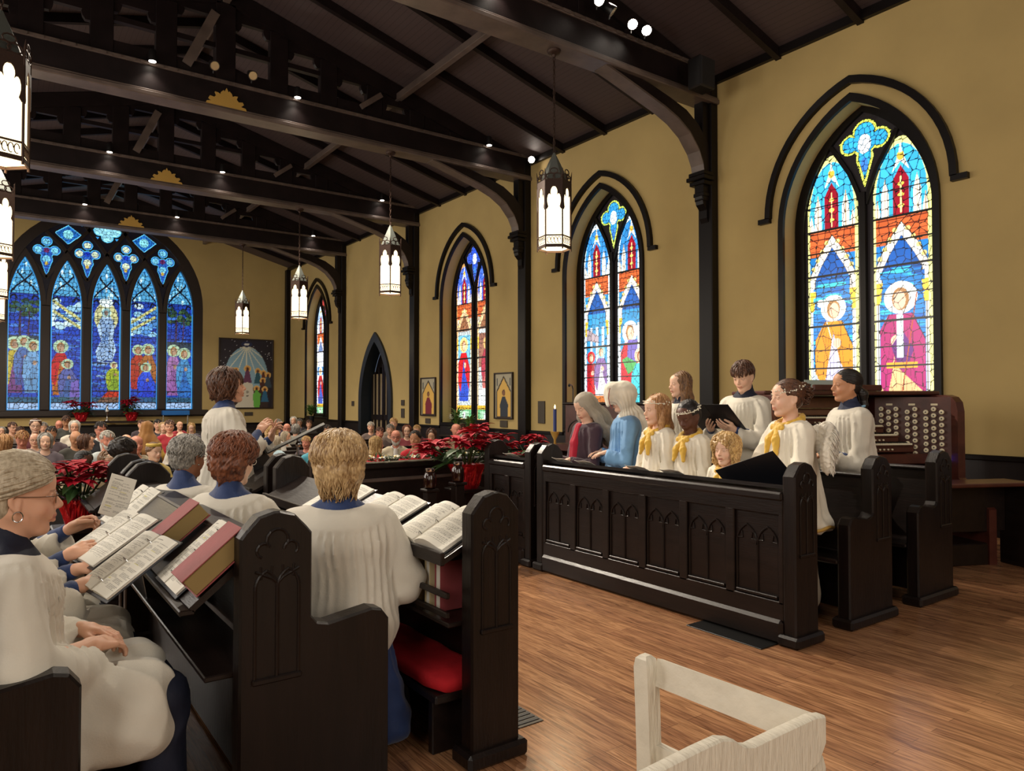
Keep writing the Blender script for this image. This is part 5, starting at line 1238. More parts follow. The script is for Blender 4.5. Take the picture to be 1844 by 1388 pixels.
# ================================================================== PEOPLE: tools
def V3(*a): return np.array(a, float)
def rotz(a): c, s = math.cos(a), math.sin(a); return np.array([[c, -s, 0], [s, c, 0], [0, 0, 1.]])
def roty(a): c, s = math.cos(a), math.sin(a); return np.array([[c, 0, s], [0, 1, 0], [-s, 0, c]])
def rotx(a): c, s = math.cos(a), math.sin(a); return np.array([[1, 0, 0], [0, c, -s], [0, s, c]])
def sines(P, f, seed=0):
    g = np.random.default_rng(seed); out = 0
    for k in range(5):
        d = g.normal(size=3); d /= np.linalg.norm(d); out = out + np.sin((P @ d) * f * (1 + .35 * k) + g.random() * 6.28)
    return out / 3
class Sdf:
    """smooth union of rounded shapes, meshed as one closed surface"""
    def __init__(s, T=None, R=None, sc=1.0):
        s.pr = []; s.T = np.zeros(3) if T is None else np.array(T, float); s.R = np.eye(3) if R is None else R; s.s = sc
    def w(s, p): return s.T + s.R @ (np.array(p, float) * s.s)
    def ell(s, c, r, k=.02, rot=None, op=1):
        r = (r, r, r) if np.isscalar(r) else r
        s.pr.append(('e', s.w(c), np.array(r, float) * s.s, k * s.s, (s.R if rot is None else s.R @ rot), op)); return s
    def cap(s, a, b, ra, rb=None, k=.02, op=1, flat=None):
        s.pr.append(('c', s.w(a), s.w(b), ra * s.s, (ra if rb is None else rb) * s.s, k * s.s, op)); return s
    def chain(s, pts, rs, k=.02):
        for i in range(len(pts) - 1): s.cap(pts[i], pts[i + 1], rs[i], rs[i + 1], k)
        return s
    def field(s, P, lo, h, shp):
        D = np.full(shp, .5); mg = 3 * h
        for p in s.pr:
            if p[0] == 'e': c, r, k, R, op = p[1:]; ext = np.abs(R) @ r; a, b = c - ext - k - mg, c + ext + k + mg
            else: A, B_, ra, rb, k, op = p[1:]; m = max(ra, rb); a, b = np.minimum(A, B_) - m - k - mg, np.maximum(A, B_) + m + k + mg
            i0 = np.clip(np.floor((a - lo) / h).astype(int), 0, np.array(shp)); i1 = np.clip(np.ceil((b - lo) / h).astype(int) + 1, 0, np.array(shp))
            if (i1 <= i0).any(): continue
            sl = tuple(slice(x, y) for x, y in zip(i0, i1)); Q = P[sl]
            if p[0] == 'e':
                q = (Q - c) @ R; k0 = np.sqrt(((q / r) ** 2).sum(-1)); k1 = np.sqrt(((q / r ** 2) ** 2).sum(-1)) + 1e-9; d = k0 * (k0 - 1) / k1
            else:
                v = B_ - A; L2 = v @ v + 1e-12; t = np.clip(((Q - A) @ v) / L2, 0, 1); d = np.linalg.norm(Q - A - t[..., None] * v, axis=-1) - (ra + (rb - ra) * t)
            o = D[sl]
            if op > 0: hh = np.clip(.5 + .5 * (o - d) / max(k, 1e-6), 0, 1); D[sl] = o * (1 - hh) + d * hh - k * hh * (1 - hh)
            else: hh = np.clip(.5 - .5 * (o + d) / max(k, 1e-6), 0, 1); D[sl] = o * (1 - hh) - d * hh + k * hh * (1 - hh)
        return D
    def mesh(s, h, disp=None, clip=None):
        lo = np.array([1e9] * 3); hi = -lo
        for p in s.pr:
            if p[-1] < 0: continue
            if p[0] == 'e': ext = np.abs(p[4]) @ p[2]; a, b = p[1] - ext, p[1] + ext
            else: m = max(p[3], p[4]); a, b = np.minimum(p[1], p[2]) - m, np.maximum(p[1], p[2]) + m
            lo = np.minimum(lo, a); hi = np.maximum(hi, b)
        lo -= .035; hi += .035; shp = tuple(np.ceil((hi - lo) / h).astype(int) + 1)
        G = np.stack(np.meshgrid(*[lo[i] + h * np.arange(shp[i]) for i in range(3)], indexing='ij'), -1)
        D = s.field(G, lo, h, shp)
        if disp is not None:
            m = np.abs(D) < .09; D[m] += disp(((G[m] - s.T) @ s.R) / s.s)
        if clip is not None: D = np.maximum(D, clip(((G - s.T) @ s.R) / s.s))
        return surface_nets(D, lo, h)
def surface_nets(D, lo, h):
    S = D < 0; nx, ny, nz = D.shape
    def c8(A): return [A[i:nx - 1 + i, j:ny - 1 + j, k:nz - 1 + k] for i in (0, 1) for j in (0, 1) for k in (0, 1)]
    sg = c8(S); n = sum(a.astype(np.int8) for a in sg); act = (n > 0) & (n < 8); I, J, K = np.nonzero(act)
    if len(I) == 0: return np.zeros((0, 3)), np.zeros((0, 4), int)
    corner = [(i, j, k) for i in (0, 1) for j in (0, 1) for k in (0, 1)]; val = [D[I + a, J + b, K + c] for a, b, c in corner]
    acc = np.zeros((len(I), 3)); cnt = np.zeros(len(I))
    for a in range(8):
        for b in range(a + 1, 8):
            df = [x != y for x, y in zip(corner[a], corner[b])]
            if sum(df) != 1: continue
            va, vb = val[a], val[b]; m = (va < 0) != (vb < 0); t = np.where(m, va / np.where(m, va - vb, 1), 0)
            p = np.array(corner[a]) + t[:, None] * (np.array(corner[b]) - np.array(corner[a])); acc += p * m[:, None]; cnt += m
    Vv = lo + h * (np.stack([I, J, K], 1) + acc / cnt[:, None]); idx = -np.ones(act.shape, int); idx[act] = np.arange(len(I)); F = []
    for ax in range(3):
        sl0 = [slice(1, -1)] * 3; sl0[ax] = slice(0, -1); sl1 = [slice(1, -1)] * 3; sl1[ax] = slice(1, None)
        A, B_ = S[tuple(sl0)], S[tuple(sl1)]; ch = A != B_; i, j, k = np.nonzero(ch); fl = A[i, j, k]; o = [1, 1, 1]; o[ax] = 0; i, j, k = i + o[0], j + o[1], k + o[2]
        u, v = [a for a in range(3) if a != ax]; q = []
        for du, dv in ((0, 0), (1, 0), (1, 1), (0, 1)):
            of = [0, 0, 0]; of[u] = -du; of[v] = -dv; q.append(idx[i + of[0], j + of[1], k + of[2]])
        q = np.stack(q, 1)
        flip = fl if ax != 1 else ~fl
        q[~flip] = q[~flip][:, ::-1]; F.append(q)
    F = np.concatenate(F); F = F[(F >= 0).all(1)]
    return Vv, F
def join(parts):
    V_, F_, n = [], [], 0
    for v, f in parts:
        if len(v) == 0: continue
        V_.append(v); F_.append(f + n); n += len(v)
    return np.concatenate(V_), np.concatenate(F_)
def smooth_obj(name, VF, m, parent, colr=None):
    return npmesh(name, VF[0], VF[1], m, parent, colr, smooth=True)
# ---- materials of people
def skin_mat(name, tone):
    if name in MATS: return MATS[name]
    m, nt, b = nmat(name); MATS[name] = m
    a = nt.nodes.new('ShaderNodeAttribute'); a.attribute_name = 'col'
    mx = nt.nodes.new('ShaderNodeMix'); mx.data_type = 'RGBA'; mx.blend_type = 'MULTIPLY'; mx.inputs[0].default_value = 1; mx.inputs[6].default_value = (*s2l(tone), 1)
    nt.links.new(a.outputs['Color'], mx.inputs[7]); nt.links.new(mx.outputs[2], b.inputs['Base Color'])
    b.inputs['Roughness'].default_value = .5; b.inputs['Subsurface Weight'].default_value = .12; b.inputs['Subsurface Radius'].default_value = (.01, .004, .002); b.inputs['Subsurface Scale'].default_value = .4
    return m
SK = {'light': skin_mat('skin_light', 'dca98c'), 'fair': skin_mat('skin_fair', 'e2b79c'), 'red': skin_mat('skin_ruddy', 'd08a72'), 'tan': skin_mat('skin_tan', 'c08a66'), 'brown': skin_mat('skin_brown', '8a5a40'), 'dark': skin_mat('skin_dark', '5a3628')}
def hair_mat(name, c1, c2):
    if name in MATS: return MATS[name]
    m, nt, b = nmat(name); MATS[name] = m; L = nt.links
    tc = nt.nodes.new('ShaderNodeTexCoord'); mp = nt.nodes.new('ShaderNodeMapping'); mp.inputs['Scale'].default_value = (1, 1, .4); L.new(tc.outputs['Object'], mp.inputs[0])
    n = nt.nodes.new('ShaderNodeTexNoise'); n.inputs['Scale'].default_value = 110; n.inputs['Detail'].default_value = 2; L.new(mp.outputs[0], n.inputs['Vector'])
    n2 = nt.nodes.new('ShaderNodeTexNoise'); n2.inputs['Scale'].default_value = 18; L.new(mp.outputs[0], n2.inputs['Vector'])
    ad = nt.nodes.new('ShaderNodeMath'); ad.operation = 'MULTIPLY_ADD'; ad.inputs[1].default_value = .6; L.new(n.outputs[0], ad.inputs[0])
    a2 = nt.nodes.new('ShaderNodeMath'); a2.operation = 'MULTIPLY'; a2.inputs[1].default_value = .4; L.new(n2.outputs[0], a2.inputs[0]); L.new(a2.outputs[0], ad.inputs[2])
    r = nt.nodes.new('ShaderNodeValToRGB'); r.color_ramp.elements[0].position = .36; r.color_ramp.elements[1].position = .64
    r.color_ramp.elements[0].color = (*s2l(c1), 1); r.color_ramp.elements[1].color = (*s2l(c2), 1); L.new(ad.outputs[0], r.inputs[0]); L.new(r.outputs[0], b.inputs['Base Color'])
    bp = nt.nodes.new('ShaderNodeBump'); bp.inputs['Strength'].default_value = .25; bp.inputs['Distance'].default_value = .002; L.new(n.outputs[0], bp.inputs['Height']); L.new(bp.outputs[0], b.inputs['Normal'])
    b.inputs['Roughness'].default_value = .45
    return m
HR = {k: hair_mat('hair_' + k, a, b) for k, a, b in (('blonde', '7c5a34', 'd6b684'), ('auburn', '3a1c12', '8a5032'), ('grey', '4a4744', 'a8a39a'), ('ash', '94846c', 'c6b8a0'), ('brown', '2a1812', '6a432c'), ('dark', '120c0a', '33241c'), ('black', '080606', '1e1614'), ('gold', '8a6434', 'd8b478'), ('white', '8a857c', 'd6d0c4'), ('ginger', '8a5a34', 'c89a68'), ('lightbrown', '4a3020', '96704c'))}
M_ROBE = mat('choir_surplice_white', 'd2ccbe', .85, .12, 160, .05, 6, sheen=.2)
M_ROBEW = mat('angel_gown_cream', 'e2dac9', .8, .12, 120, .05, 6, sheen=.2)
M_BLUE = mat('royal_blue_cassock', '1d3566', .7, .15, 120, .15, 12, sheen=.2); M_NAVY = mat('navy_cassock', '0b1228', .75, .1, 100)
def cloth(name, c): return mat('cloth_' + name, c, .8, .15, 110, .1, 10, sheen=.2)
# ---- head
def head_prims(S, age='adult', mouth=.0, male=False, jaw=1.0, nose=1.0):
    """local frame: +x forward, +z up, origin midway between the ears"""
    ch = age == 'child'
    S.ell((-.014, 0, .028), (.096, .075, .087), .03); S.ell((.018, 0, -.025), (.066, .061, .08), .03)
    S.ell((.038, 0, .05), (.05, .058, .045), .03)
    for q in (-1, 1):
        S.cap((-.008, q * .05, -.045), (.048, q * .017, -.092 - mouth * .4), .019 * jaw, .016 * jaw, .03)
        S.ell((.052, q * .034, -.033), (.024, .022, .024 + (.004 if ch else 0)), .02)
    S.ell((.062, 0, -.098 - mouth * .5), (.02, .022, .016), .025)
    S.cap((.074, -.006, -.05), (.074, .006, -.05), .022, .022, .02)
    for q in (-1, 1): S.ell((.099, q * .031, .003), (.02, .018, .013), .014, op=-1)
    for q in (-1, 1): S.cap((.079, q * .014, .019), (.066, q * .046, .018), .0075, .006, .012)
    n = nose * (.85 if ch else 1)
    S.cap((.08, 0, .014), (.088 + .017 * n, 0, -.024), .0075, .0105, .009); S.ell((.101 + .01 * (n - 1), 0, -.027), .0108, .006)
    for q in (-1, 1): S.ell((.094, q * .0115, -.031), (.009, .0065, .007), .006); S.ell((.099, q * .0065, -.0385), (.004, .003, .003), .002, op=-1)
    for q in (-1, 1):
        S.ell((.0745, q * .031, .003), .0122, .002)
        S.cap((.084, q * .022, .0085), (.08, q * .042, .0085), .0035, .003, .004)
    S.ell((.1, 0, -.063 - mouth * .3), (.02, .02, .0012 + mouth), .003, op=-1)
    for q in (-1, 1):
        S.cap((.0935, 0, -.0565), (.083, q * .022, -.061), .0052, .003, .006); S.cap((.091, 0, -.0685 - mouth), (.082, q * .02, -.0635 - mouth * .4), .0062, .003, .006)
        S.ell((-.012, q * .077, -.006), (.019, .007, .031), .006, rot=rotz(-q * .35) @ roty(-.2)); S.ell((-.006, q * .083, -.004), (.01, .005, .018), .004, op=-1)
        S.ell((-.004, q * .076, -.033), (.008, .006, .009), .005)
    return S
def face_colour(P, look=0.0, lips=(.78, .42, .42), brow=(.35, .25, .2), eyes=True, age='adult'):
    """multipliers over the skin tone, from the head-local position"""
    c = np.ones((len(P), 3)); x, y, z = P.T; ay = np.abs(y)
    def blend(m, t): 
        m = np.clip(m, 0, 1)[:, None]; c[:] = c * (1 - m) + np.array(t) * m
    blend(.45 * np.exp(-((x - .07) ** 2 + (ay - .04) ** 2 + (z + .035) ** 2) / .00035), (1.05, .78, .74))
    blend(.4 * np.exp(-((x - .104) ** 2 + ay ** 2 + (z + .027) ** 2) / .0002), (1.0, .78, .74))
    lip = np.exp(-(np.maximum(0, np.abs(z + .0625) - .007) / .0025) ** 2) * (ay < .023) * (x > .076); blend(lip * .8, lips)
    blend(((np.abs(z + .0625) < .0018 + 0 * x) & (ay < .02) & (x > .076)) * .8, (.25, .1, .1))
    br = (np.abs(z - .0215 + .06 * (ay - .03) ** 1) < .0035) & (ay > .013) & (ay < .047) & (x > .05); blend(br * .65, brow)
    if eyes:
        dy = ay - .031; ex = (x > .079) & ((dy / .0125) ** 2 + ((z - .003) / .0058) ** 2 < 1); blend(ex * 1., (1.15, 1.25, 1.35))
        ir = (x > .08) & ((y - np.sign(y) * .031 - look) ** 2 + (z - .003) ** 2 < .0053 ** 2) & ex; blend(ir * 1., (.22, .17, .14))
        lid = (x > .07) & ((dy / .0145) ** 2 + ((z - .0035) / .0078) ** 2 < 1) & ~ex & (z > .003); blend(lid * .7, (.35, .25, .22))
    return c
# ---- hand
def hand_prims(S, wrist, d, nrm, side=1, curl=(.3, .3, .35, .4), thumb=.5, sc_=1.0, spread=.06):
    """d: towards the fingers, nrm: out of the back of the hand, side: +1 thumb towards d x nrm"""
    d = V3(*d) / np.linalg.norm(d); nrm = V3(*nrm); nrm = nrm - d * (nrm @ d); nrm /= np.linalg.norm(nrm); a = np.cross(d, nrm) * side; w = V3(*wrist)
    k = sc_
    S.cap(w, w + d * .03 * k, .024 * k, .026 * k, .012)
    for j in range(4):
        off = (.03 - .02 * j) * k; base = w + d * (.082 - .004 * abs(j - 1)) * k + a * off; S.cap(w + d * .02 * k + a * off * .6, base, .0165 * k, .0115 * k, .01)
        L_ = [.04, .045, .042, .033][j] * k; p = base; ang = 0; r = .0092 * k
        for sgm in range(3):
            ang += curl[j] * (1.0 if sgm else .7); dr = d * math.cos(ang) - nrm * math.sin(ang) + a * spread * (1.2 - j * .8); dr /= np.linalg.norm(dr)
            q = p + dr * L_ * (1, .68, .52)[sgm]; S.cap(p, q, r, r * .9, .003 * k); p = q; r *= .9
    b = w + d * .022 * k + a * .02 * k - nrm * .004; t1 = b + (d * .75 + a * (.75 - .45 * thumb) - nrm * .25 * (1 + thumb)) * .042 * k; t2 = t1 + (d * .95 + a * (.25 - .5 * thumb) - nrm * .2 * (1 + thumb)) * .034 * k; t3 = t2 + (d * .95 + a * (.05 - .5 * thumb) - nrm * .25 * (1 + thumb)) * .026 * k
    S.cap(b, t1, .0155 * k, .0125 * k, .01); S.cap(t1, t2, .0118 * k, .0105 * k, .003); S.cap(t2, t3, .0105 * k, .009 * k, .003)
    return S
# ---- hair
def locks(n, seed, c=(-.01, 0, .03), r=(.1, .083, .094), length=.16, rad=.006, wave=.006, drop=1.0, az=(-180, 180), top=85, flare=1.02, tuck=.97, low=-.1, sweep=0., freq=60):
    """tapered strands that start round the crown and run down over the head"""
    g = random.Random(seed); m = MB(); c = Vector(c)
    for i in range(n):
        a = math.radians(az[0] + (az[1] - az[0]) * g.random()); el = math.radians(top - 75 * g.random() ** .7); L_ = length * (.6 + .6 * g.random()); pts = []; rs = []
        ph = g.random() * 6; N = 9; e = el; aa = a; fl = flare * (1 + .03 * (g.random() - .3))
        p = None; gone = 0; step = L_ / N
        for k in range(N + 1):
            if e > -.15 and p is None or e > -.15:
                q = Vector((r[0] * math.cos(e) * math.cos(aa), r[1] * math.cos(e) * math.sin(aa), r[2] * math.sin(e))) * fl; e -= step / .09; aa += sweep * .12
            else: q = Vector((q.x * tuck, q.y * tuck, q.z - step))
            w_ = Vector((-math.sin(aa), math.cos(aa), 0)) * wave * math.sin(ph + k * step * freq) + Vector((math.cos(aa), math.sin(aa), 0)) * wave * .5 * math.cos(ph * 1.7 + k * step * freq)
            if (c + q).z < low: break
            pts.append(c + q + w_); rs.append(rad * (.55 + .6 * math.sin(PI * min(1, (k + .8) / (N + 1)))) * (1 - .55 * k / N))
        if len(pts) > 2: m.tube(pts, rs, 5)
    return m
def swept(n, seed, c=(-.018, 0, .036), r=(.104, .085, .09), rad=.006, wave=.002, phi=(-100, 100), t0=(3, 42), t1=172, tilt=.35):
    """strands combed straight back from the hairline to the nape"""
    g = random.Random(seed); m = MB(); R = Matrix.Rotation(-tilt, 3, 'Y'); Ri = R.transposed()
    for i in range(n):
        f = math.radians(phi[0] + (phi[1] - phi[0]) * g.random()); a = math.radians(t0[0] + (t0[1] - t0[0]) * g.random() + 18 * (abs(f) / 1.7) ** 2); b = math.radians(t1 - 25 * g.random()); k_ = 1.0 + .035 * g.random(); ph = g.random() * 6; pts = []; rs = []
        for k in range(10):
            t = a + (b - a) * k / 9; d = R @ Vector((math.cos(t), math.sin(t) * math.sin(f + .1 * math.sin(ph)), math.sin(t) * math.cos(f + .1 * math.sin(ph)))); q = Vector((d.x * r[0], d.y * r[1], d.z * r[2])) * k_
            q += Vector((0, 1, .4)) * wave * math.sin(ph + k * .9); pts.append(Vector(c) + q); rs.append(rad * (.4 + .75 * math.sin(PI * (k + .6) / 10)))
        m.tube(pts, rs, 5)
    return m
def mb_vf(m, S):
    V_ = np.array(m.v); F = np.array([f for f in m.f if len(f) == 4]); cap_ = [f for f in m.f if len(f) != 4]
    extra = []
    for f in cap_:
        for k in range(1, len(f) - 1, 2): extra.append((f[0], f[k], f[k + 1], f[min(k + 2, len(f) - 1)]))
    if extra: F = np.concatenate([F, np.array([e for e in extra if len(set(e)) == 4])]) if any(len(set(e)) == 4 for e in extra) else F
    return S.T + (V_ * S.s) @ S.R.T, F
def mop_disp(amp, f, seed): return lambda P: amp * sines(P * V3(1, 1, .45), f, seed) + amp * .5 * sines(P, f * 2.3, seed + 1)
def hair_core(S, kind):
    if kind == 'short':       # close cap, nape free
        S.ell((-.022, 0, .042), (.1, .083, .088), .02); S.ell((-.045, 0, -.01), (.066, .076, .07), .03)
    elif kind == 'bob':
        S.ell((-.02, 0, .042), (.104, .09, .09), .02); S.ell((-.045, 0, -.02), (.075, .086, .08), .03)
        for q in (-1, 1): S.cap((-.02, q * .07, .02), (-.005, q * .073, -.085), .025, .018, .03)
        S.cap((-.065, 0, -.02), (-.06, 0, -.085), .05, .04, .03)
    elif kind == 'full':      # thick layered short hair seen from behind
        S.ell((-.02, 0, .048), (.112, .102, .098), .02); S.ell((-.045, 0, -.015), (.082, .096, .08), .03)
        S.cap((-.06, 0, -.04), (-.055, 0, -.1), .05, .036, .03)
        for q in (-1, 1): S.cap((-.03, q * .06, 0), (-.03, q * .055, -.07), .035, .026, .03)
    elif kind == 'back':      # drawn back to a bun or tail
        S.ell((-.018, 0, .036), (.1, .08, .086), .02); S.ell((-.04, 0, -.005), (.068, .074, .07), .03)
    elif kind == 'long':
        S.ell((-.02, 0, .04), (.103, .087, .089), .02); S.ell((-.04, 0, -.02), (.075, .084, .08), .03)
        S.chain([(-.06, 0, -.04), (-.085, 0, -.14), (-.085, 0, -.26)], [.055, .055, .035], .04)
        for q in (-1, 1): S.chain([(-.02, q * .065, .0), (.0, q * .075, -.09), (.02, q * .08, -.2), (.02, q * .075, -.27)], [.03, .027, .024, .012], .03)
    elif kind == 'afro':
        S.ell((-.03, 0, .06), (.12, .115, .105), .02)
    elif kind == 'fringe':    # bald with side hair
        for q in (-1, 1): S.chain([(-.085, q * .02, -.01), (-.06, q * .06, .0), (-.015, q * .075, .012)], [.03, .022, .012], .02)
    elif kind == 'curly':
        S.ell((-.02, 0, .05), (.115, .108, .098), .02); S.ell((-.04, 0, -.03), (.085, .105, .09), .03)
        for q in (-1, 1): S.cap((-.01, q * .085, .0), (.0, q * .09, -.1), .035, .03, .03)
    return S
def face_open(kind):
    """keeps the face, brow and ears clear"""
    if kind in ('bob', 'long', 'curly'):
        return lambda P: np.minimum(.5, .072 - (np.sqrt(((P[..., 0] - .115) / 1.05) ** 2 + (P[..., 1] / .92) ** 2 + ((P[..., 2] + .03) / 1.3) ** 2)))
    return lambda P: np.maximum(.07 - np.sqrt(((P[..., 0] - .1) / 1.1) ** 2 + (P[..., 1] / 1.05) ** 2 + ((P[..., 2] + .04) / 1.33) ** 2), .034 - np.sqrt((P[..., 0] - .012) ** 2 / 1.2 + ((P[..., 2] + .022) / 1.25) ** 2 + 0 * P[..., 1]))
def glasses(S, t, colr='2a2018', thick=.0016, lens=True):
    m = MB(); f = S.w
    for q in (-1, 1):
        m.tube([f((.093 - .05 * (abs(.031 + .021 * math.cos(a)) - .03), q * (.033 + .021 * math.cos(a)), .0 + .016 * math.sin(a))) for a in np.linspace(0, 2 * PI, 19)[:-1]], thick * S.s, 6, closed=True)
        m.tube([f((.088, q * .055, .006)), f((.05, q * .073, .006)), f((-.008, q * .082, .008)), f((-.03, q * .082, -.006))], thick * S.s, 6)
    m.tube([f((.096, -.012, .002)), f((.099, 0, .006)), f((.096, .012, .002))], thick * S.s, 6)
    return m.build('glasses', mat('glasses_' + colr, colr, .3), t, smooth=True)
# ---- gathered surplice
def folds(n, amp, z0, z1, cx=0, cy=0, ph=0, yoke=.155):
    """round yoke about the neck, fine gathers below it, loose folds lower down"""
    def f(P):
        x, y, z = P[..., 0] - cx, P[..., 1] - cy, P[..., 2]; th = np.arctan2(y, x); D = np.sqrt(x * x + y * y * .8 + (z - z0 - .1) ** 2); r = np.clip((D - yoke) / .012, 0, 1)
        arm = np.clip((np.abs(y) - .2) / .06, 0, 1)
        q = n * th * .9 + ph + .9 * np.sin(z * 9 + 2 * th) + .5 * np.sin(z * 23)
        s_ = (1 - 2.1 * np.abs(np.sin(q)) ** .7) + .3 * np.sin(n * 1.3 * th - 3 * np.sin(z * 7)); lo = np.clip((z0 - z - .1) / .4, 0, 1)
        big = np.sin(6 * th + ph + 1.5 * np.sin(z * 5)) + .5 * np.sin(11 * th - ph + 2 * np.sin(z * 4))
        sl = np.sin(z * 55 + 30 * x + ph) * np.clip((z0 - z - .12) / .1, 0, 1)
        s_ = s_ * (.65 + .35 * np.sin(3.3 * th + 1.7 * ph + 4 * z)) 
        return -amp * r * s_ * (.75 - .4 * lo) * (1 - .6 * arm) - amp * 1.1 * lo * big * (1 - .5 * arm) - amp * .45 * arm * sl - .0035 * (1 - r)
    return f
def person(name_lab, loc, yaw, hs=1.0):
    t = thing('person', name_lab, 'person', loc, yaw)
    return t
def build_person(lab, loc, yaw, P):
    """P: dict of pose, clothes, hair. local frame of the empty: +x forward"""
    t = person(lab, loc, yaw); s = P.get('s', 1.0); sit = P.get('sit', False)
    zo = P.get('zo', 0); hip = (.5 if sit else .9) + zo; sh = hip + .47; nb = sh + .065; lean = P.get('lean', 0.0); hl = P.get('hoff', (0, 0))
    hc = V3(.015 + lean * .55 + hl[0], hl[1], nb + .135); hy, hp = math.radians(P.get('hyaw', 0)), math.radians(P.get('hpitch', 0)); hr = math.radians(P.get('hroll', 0))
    R = rotz(hy) @ roty(hp) @ rotx(hr); hsz = P.get('hs', 1.0) * s; h = P.get('res', .006)
    H = Sdf(hc * s, R, hsz)
    child = P.get('child', False)
    # body: head, neck, trunk, arms in one field
    Bd = Sdf(None, None, 1.0); Hh = Sdf(hc * s, R, hsz); head_prims(Hh, 'child' if child else 'adult', P.get('mouth', .003), P.get('male', False), P.get('jaw', 1), P.get('nose', 1)); Bd.pr = Hh.pr
    B2 = Sdf(None, None, s); sw = P.get('sw', .17)
    B2.cap(tuple((H.w((-.022, 0, -.05))) / s), (lean * .45 - .02, 0, nb - .03), P.get('neck', .05), P.get('neck', .05) * 1.1, .03)
    B2.cap((lean * .4 - .02, -sw * .6, sh - .02), (lean * .4 - .02, sw * .6, sh - .02), .05, .05, .05); B2.cap((lean * .3 - .02, 0, sh - .1), (-.02, 0, hip), .1, .11, .05)
    Bd.pr += B2.pr; parts = [Bd.mesh(h)]
    nhead = None
    arms = P.get('arms', {}); hands = []
    for side, A in arms.items():
        q = 1 if side == 'L' else -1; shp = V3(lean * .4 - .01, q * sw, sh - .03); el = V3(*A['e']); wr = V3(*A['w'])
        Hn = Sdf(None, None, s); hsc = P.get('hand', 1.0)
        Hn.cap(el, wr, .036, .024 * hsc, .02); Hn.cap(shp, el, .045, .038, .02)
        if A.get('hand', True): hand_prims(Hn, wr, A['d'], A['n'], A.get('side', q), A.get('curl', (.3, .3, .35, .4)), A.get('thumb', .4), hsc, A.get('spread', .05))
        parts.append(Hn.mesh(P.get('hres', .005) * max(.8, s)))
    nv0 = len(parts[0][0]); VF = join(parts)
    L_ = ((VF[0] - H.T) @ H.R) / H.s; col = np.ones((len(VF[0]), 3)); col[:nv0] = face_colour(L_[:nv0], P.get('look', 0), P.get('lips', (.82, .5, .5)), P.get('brow', (.45, .35, .3)), P.get('eyes', True))
    smooth_obj('body', VF, SK[P.get('skin', 'light')], t, col)
    # hair
    hk = P.get('hair', 'short'); hm = HR[P.get('hcol', 'brown')]
    if hk:
        C_ = Sdf(H.T, H.R, H.s); hair_core(C_, hk); amp, f, sd = P.get('mop', (.004, 90, 3)); fo = face_open(hk)
        VFh = C_.mesh(P.get('hairres', .005) * max(.8, s), mop_disp(amp, f, sd), clip=fo); ps = [VFh]
        for kw in P.get('locks', []): ps.append(mb_vf(locks(**kw), C_))
        for kw in P.get('swept', []): ps.append(mb_vf(swept(**kw), C_))
        ho = smooth_obj('hair', join(ps), hm, t)
    if P.get('glasses'): glasses(H, t, P['glasses'])
    # clothes
    C = P.get('cloth', 'surplice')
    if C in ('surplice', 'gown'):
        hemz = P.get('hem', .5 if not sit else hip - .05); G = Sdf(None, None, s); ax = lean * .4 - .02
        bw = P.get('bw', .15)
        G.cap((ax, -sw * .62, sh - .035), (ax, sw * .62, sh - .035), .07, .07, .05)
        G.ell((ax, 0, sh - .09), (.135, sw + .02, .12), .06)
        if sit:
            G.cap((ax - .01, -.04, sh - .15), (-.03, -.05, hip + .05), bw * .95, bw * 1.2, .08); G.cap((ax - .01, .04, sh - .15), (-.03, .05, hip + .05), bw * .95, bw * 1.2, .08)
            if P.get('lap', True):
                for q in (-1, 1): G.cap((0, q * .09, hip + .03), (P.get('lapx', .38), q * .11, hip + .03), .12, .1, .06)
                G.ell((P.get('lapx', .38) - .02, 0, hip - .03), (.11, .22, .09), .05)
            if P.get('tail'): G.cap((-.06, -.02, hip), (-.1, -.05, hip - .2), .1, .03, .06); 
        else:
            G.cap((ax, 0, sh - .12), (-.0, 0, hemz + .06), bw, bw * P.get('flare', 1.5), .06); G.ell((0, 0, hemz + .05), (bw * P.get('flare', 1.5) * 1.05, bw * P.get('flare', 1.5) * 1.15, .09), .04)
        for side, A in arms.items():
            q = 1 if side == 'L' else -1; shp = V3(ax + .01, q * sw, sh - .04); el = V3(*A['e']); wr = V3(*A['w']); cuff = wr - (wr - el) * .18
            sr = A.get('sr', .06); dl = A.get('droop', .05)
            G.cap(shp, el + V3(0, 0, -.01), .07, sr * 1.1, .04); G.cap(el + V3(0, 0, -.01), cuff + V3(0, 0, -dl), sr * 1.1, sr * 1.15, .03)
            if dl > .02: G.cap(el + V3(0, 0, -dl), cuff + V3(0, 0, -dl * 2.0), sr * .8, sr * .6, .04)
            # open sleeve mouth
            dv = (wr - el) / np.linalg.norm(wr - el); G.ell(cuff + V3(0, 0, -dl) + dv * (sr * 1.15), (sr * .85,) * 3, .01, op=-1)
        for c_ in P.get('gx', []): G.cap(*c_)
        # neckline opening
        G.ell((ax + .015, 0, sh + .07), (.1, .115, .075), .015, op=-1)
        fn = P.get('nf', 17); am = P.get('famp', .011); base_f = folds(fn, am, sh - .04, hemz, ax, 0, P.get('fph', 0), P.get('yoke', .155)); zc = None if sit else hemz
        zclip = P.get('zclip', None)
        clipf = (lambda Q: hemz + .012 * np.sin(9 * np.arctan2(Q[..., 1], Q[..., 0])) - Q[..., 2]) if not sit else ((lambda Q: zclip - Q[..., 2]) if zclip else None)
        smooth_obj('surplice' if C == 'surplice' else 'gown', G.mesh(P.get('cres', .009) * max(.8, s), base_f, clipf), P.get('cmat', M_ROBE), t)
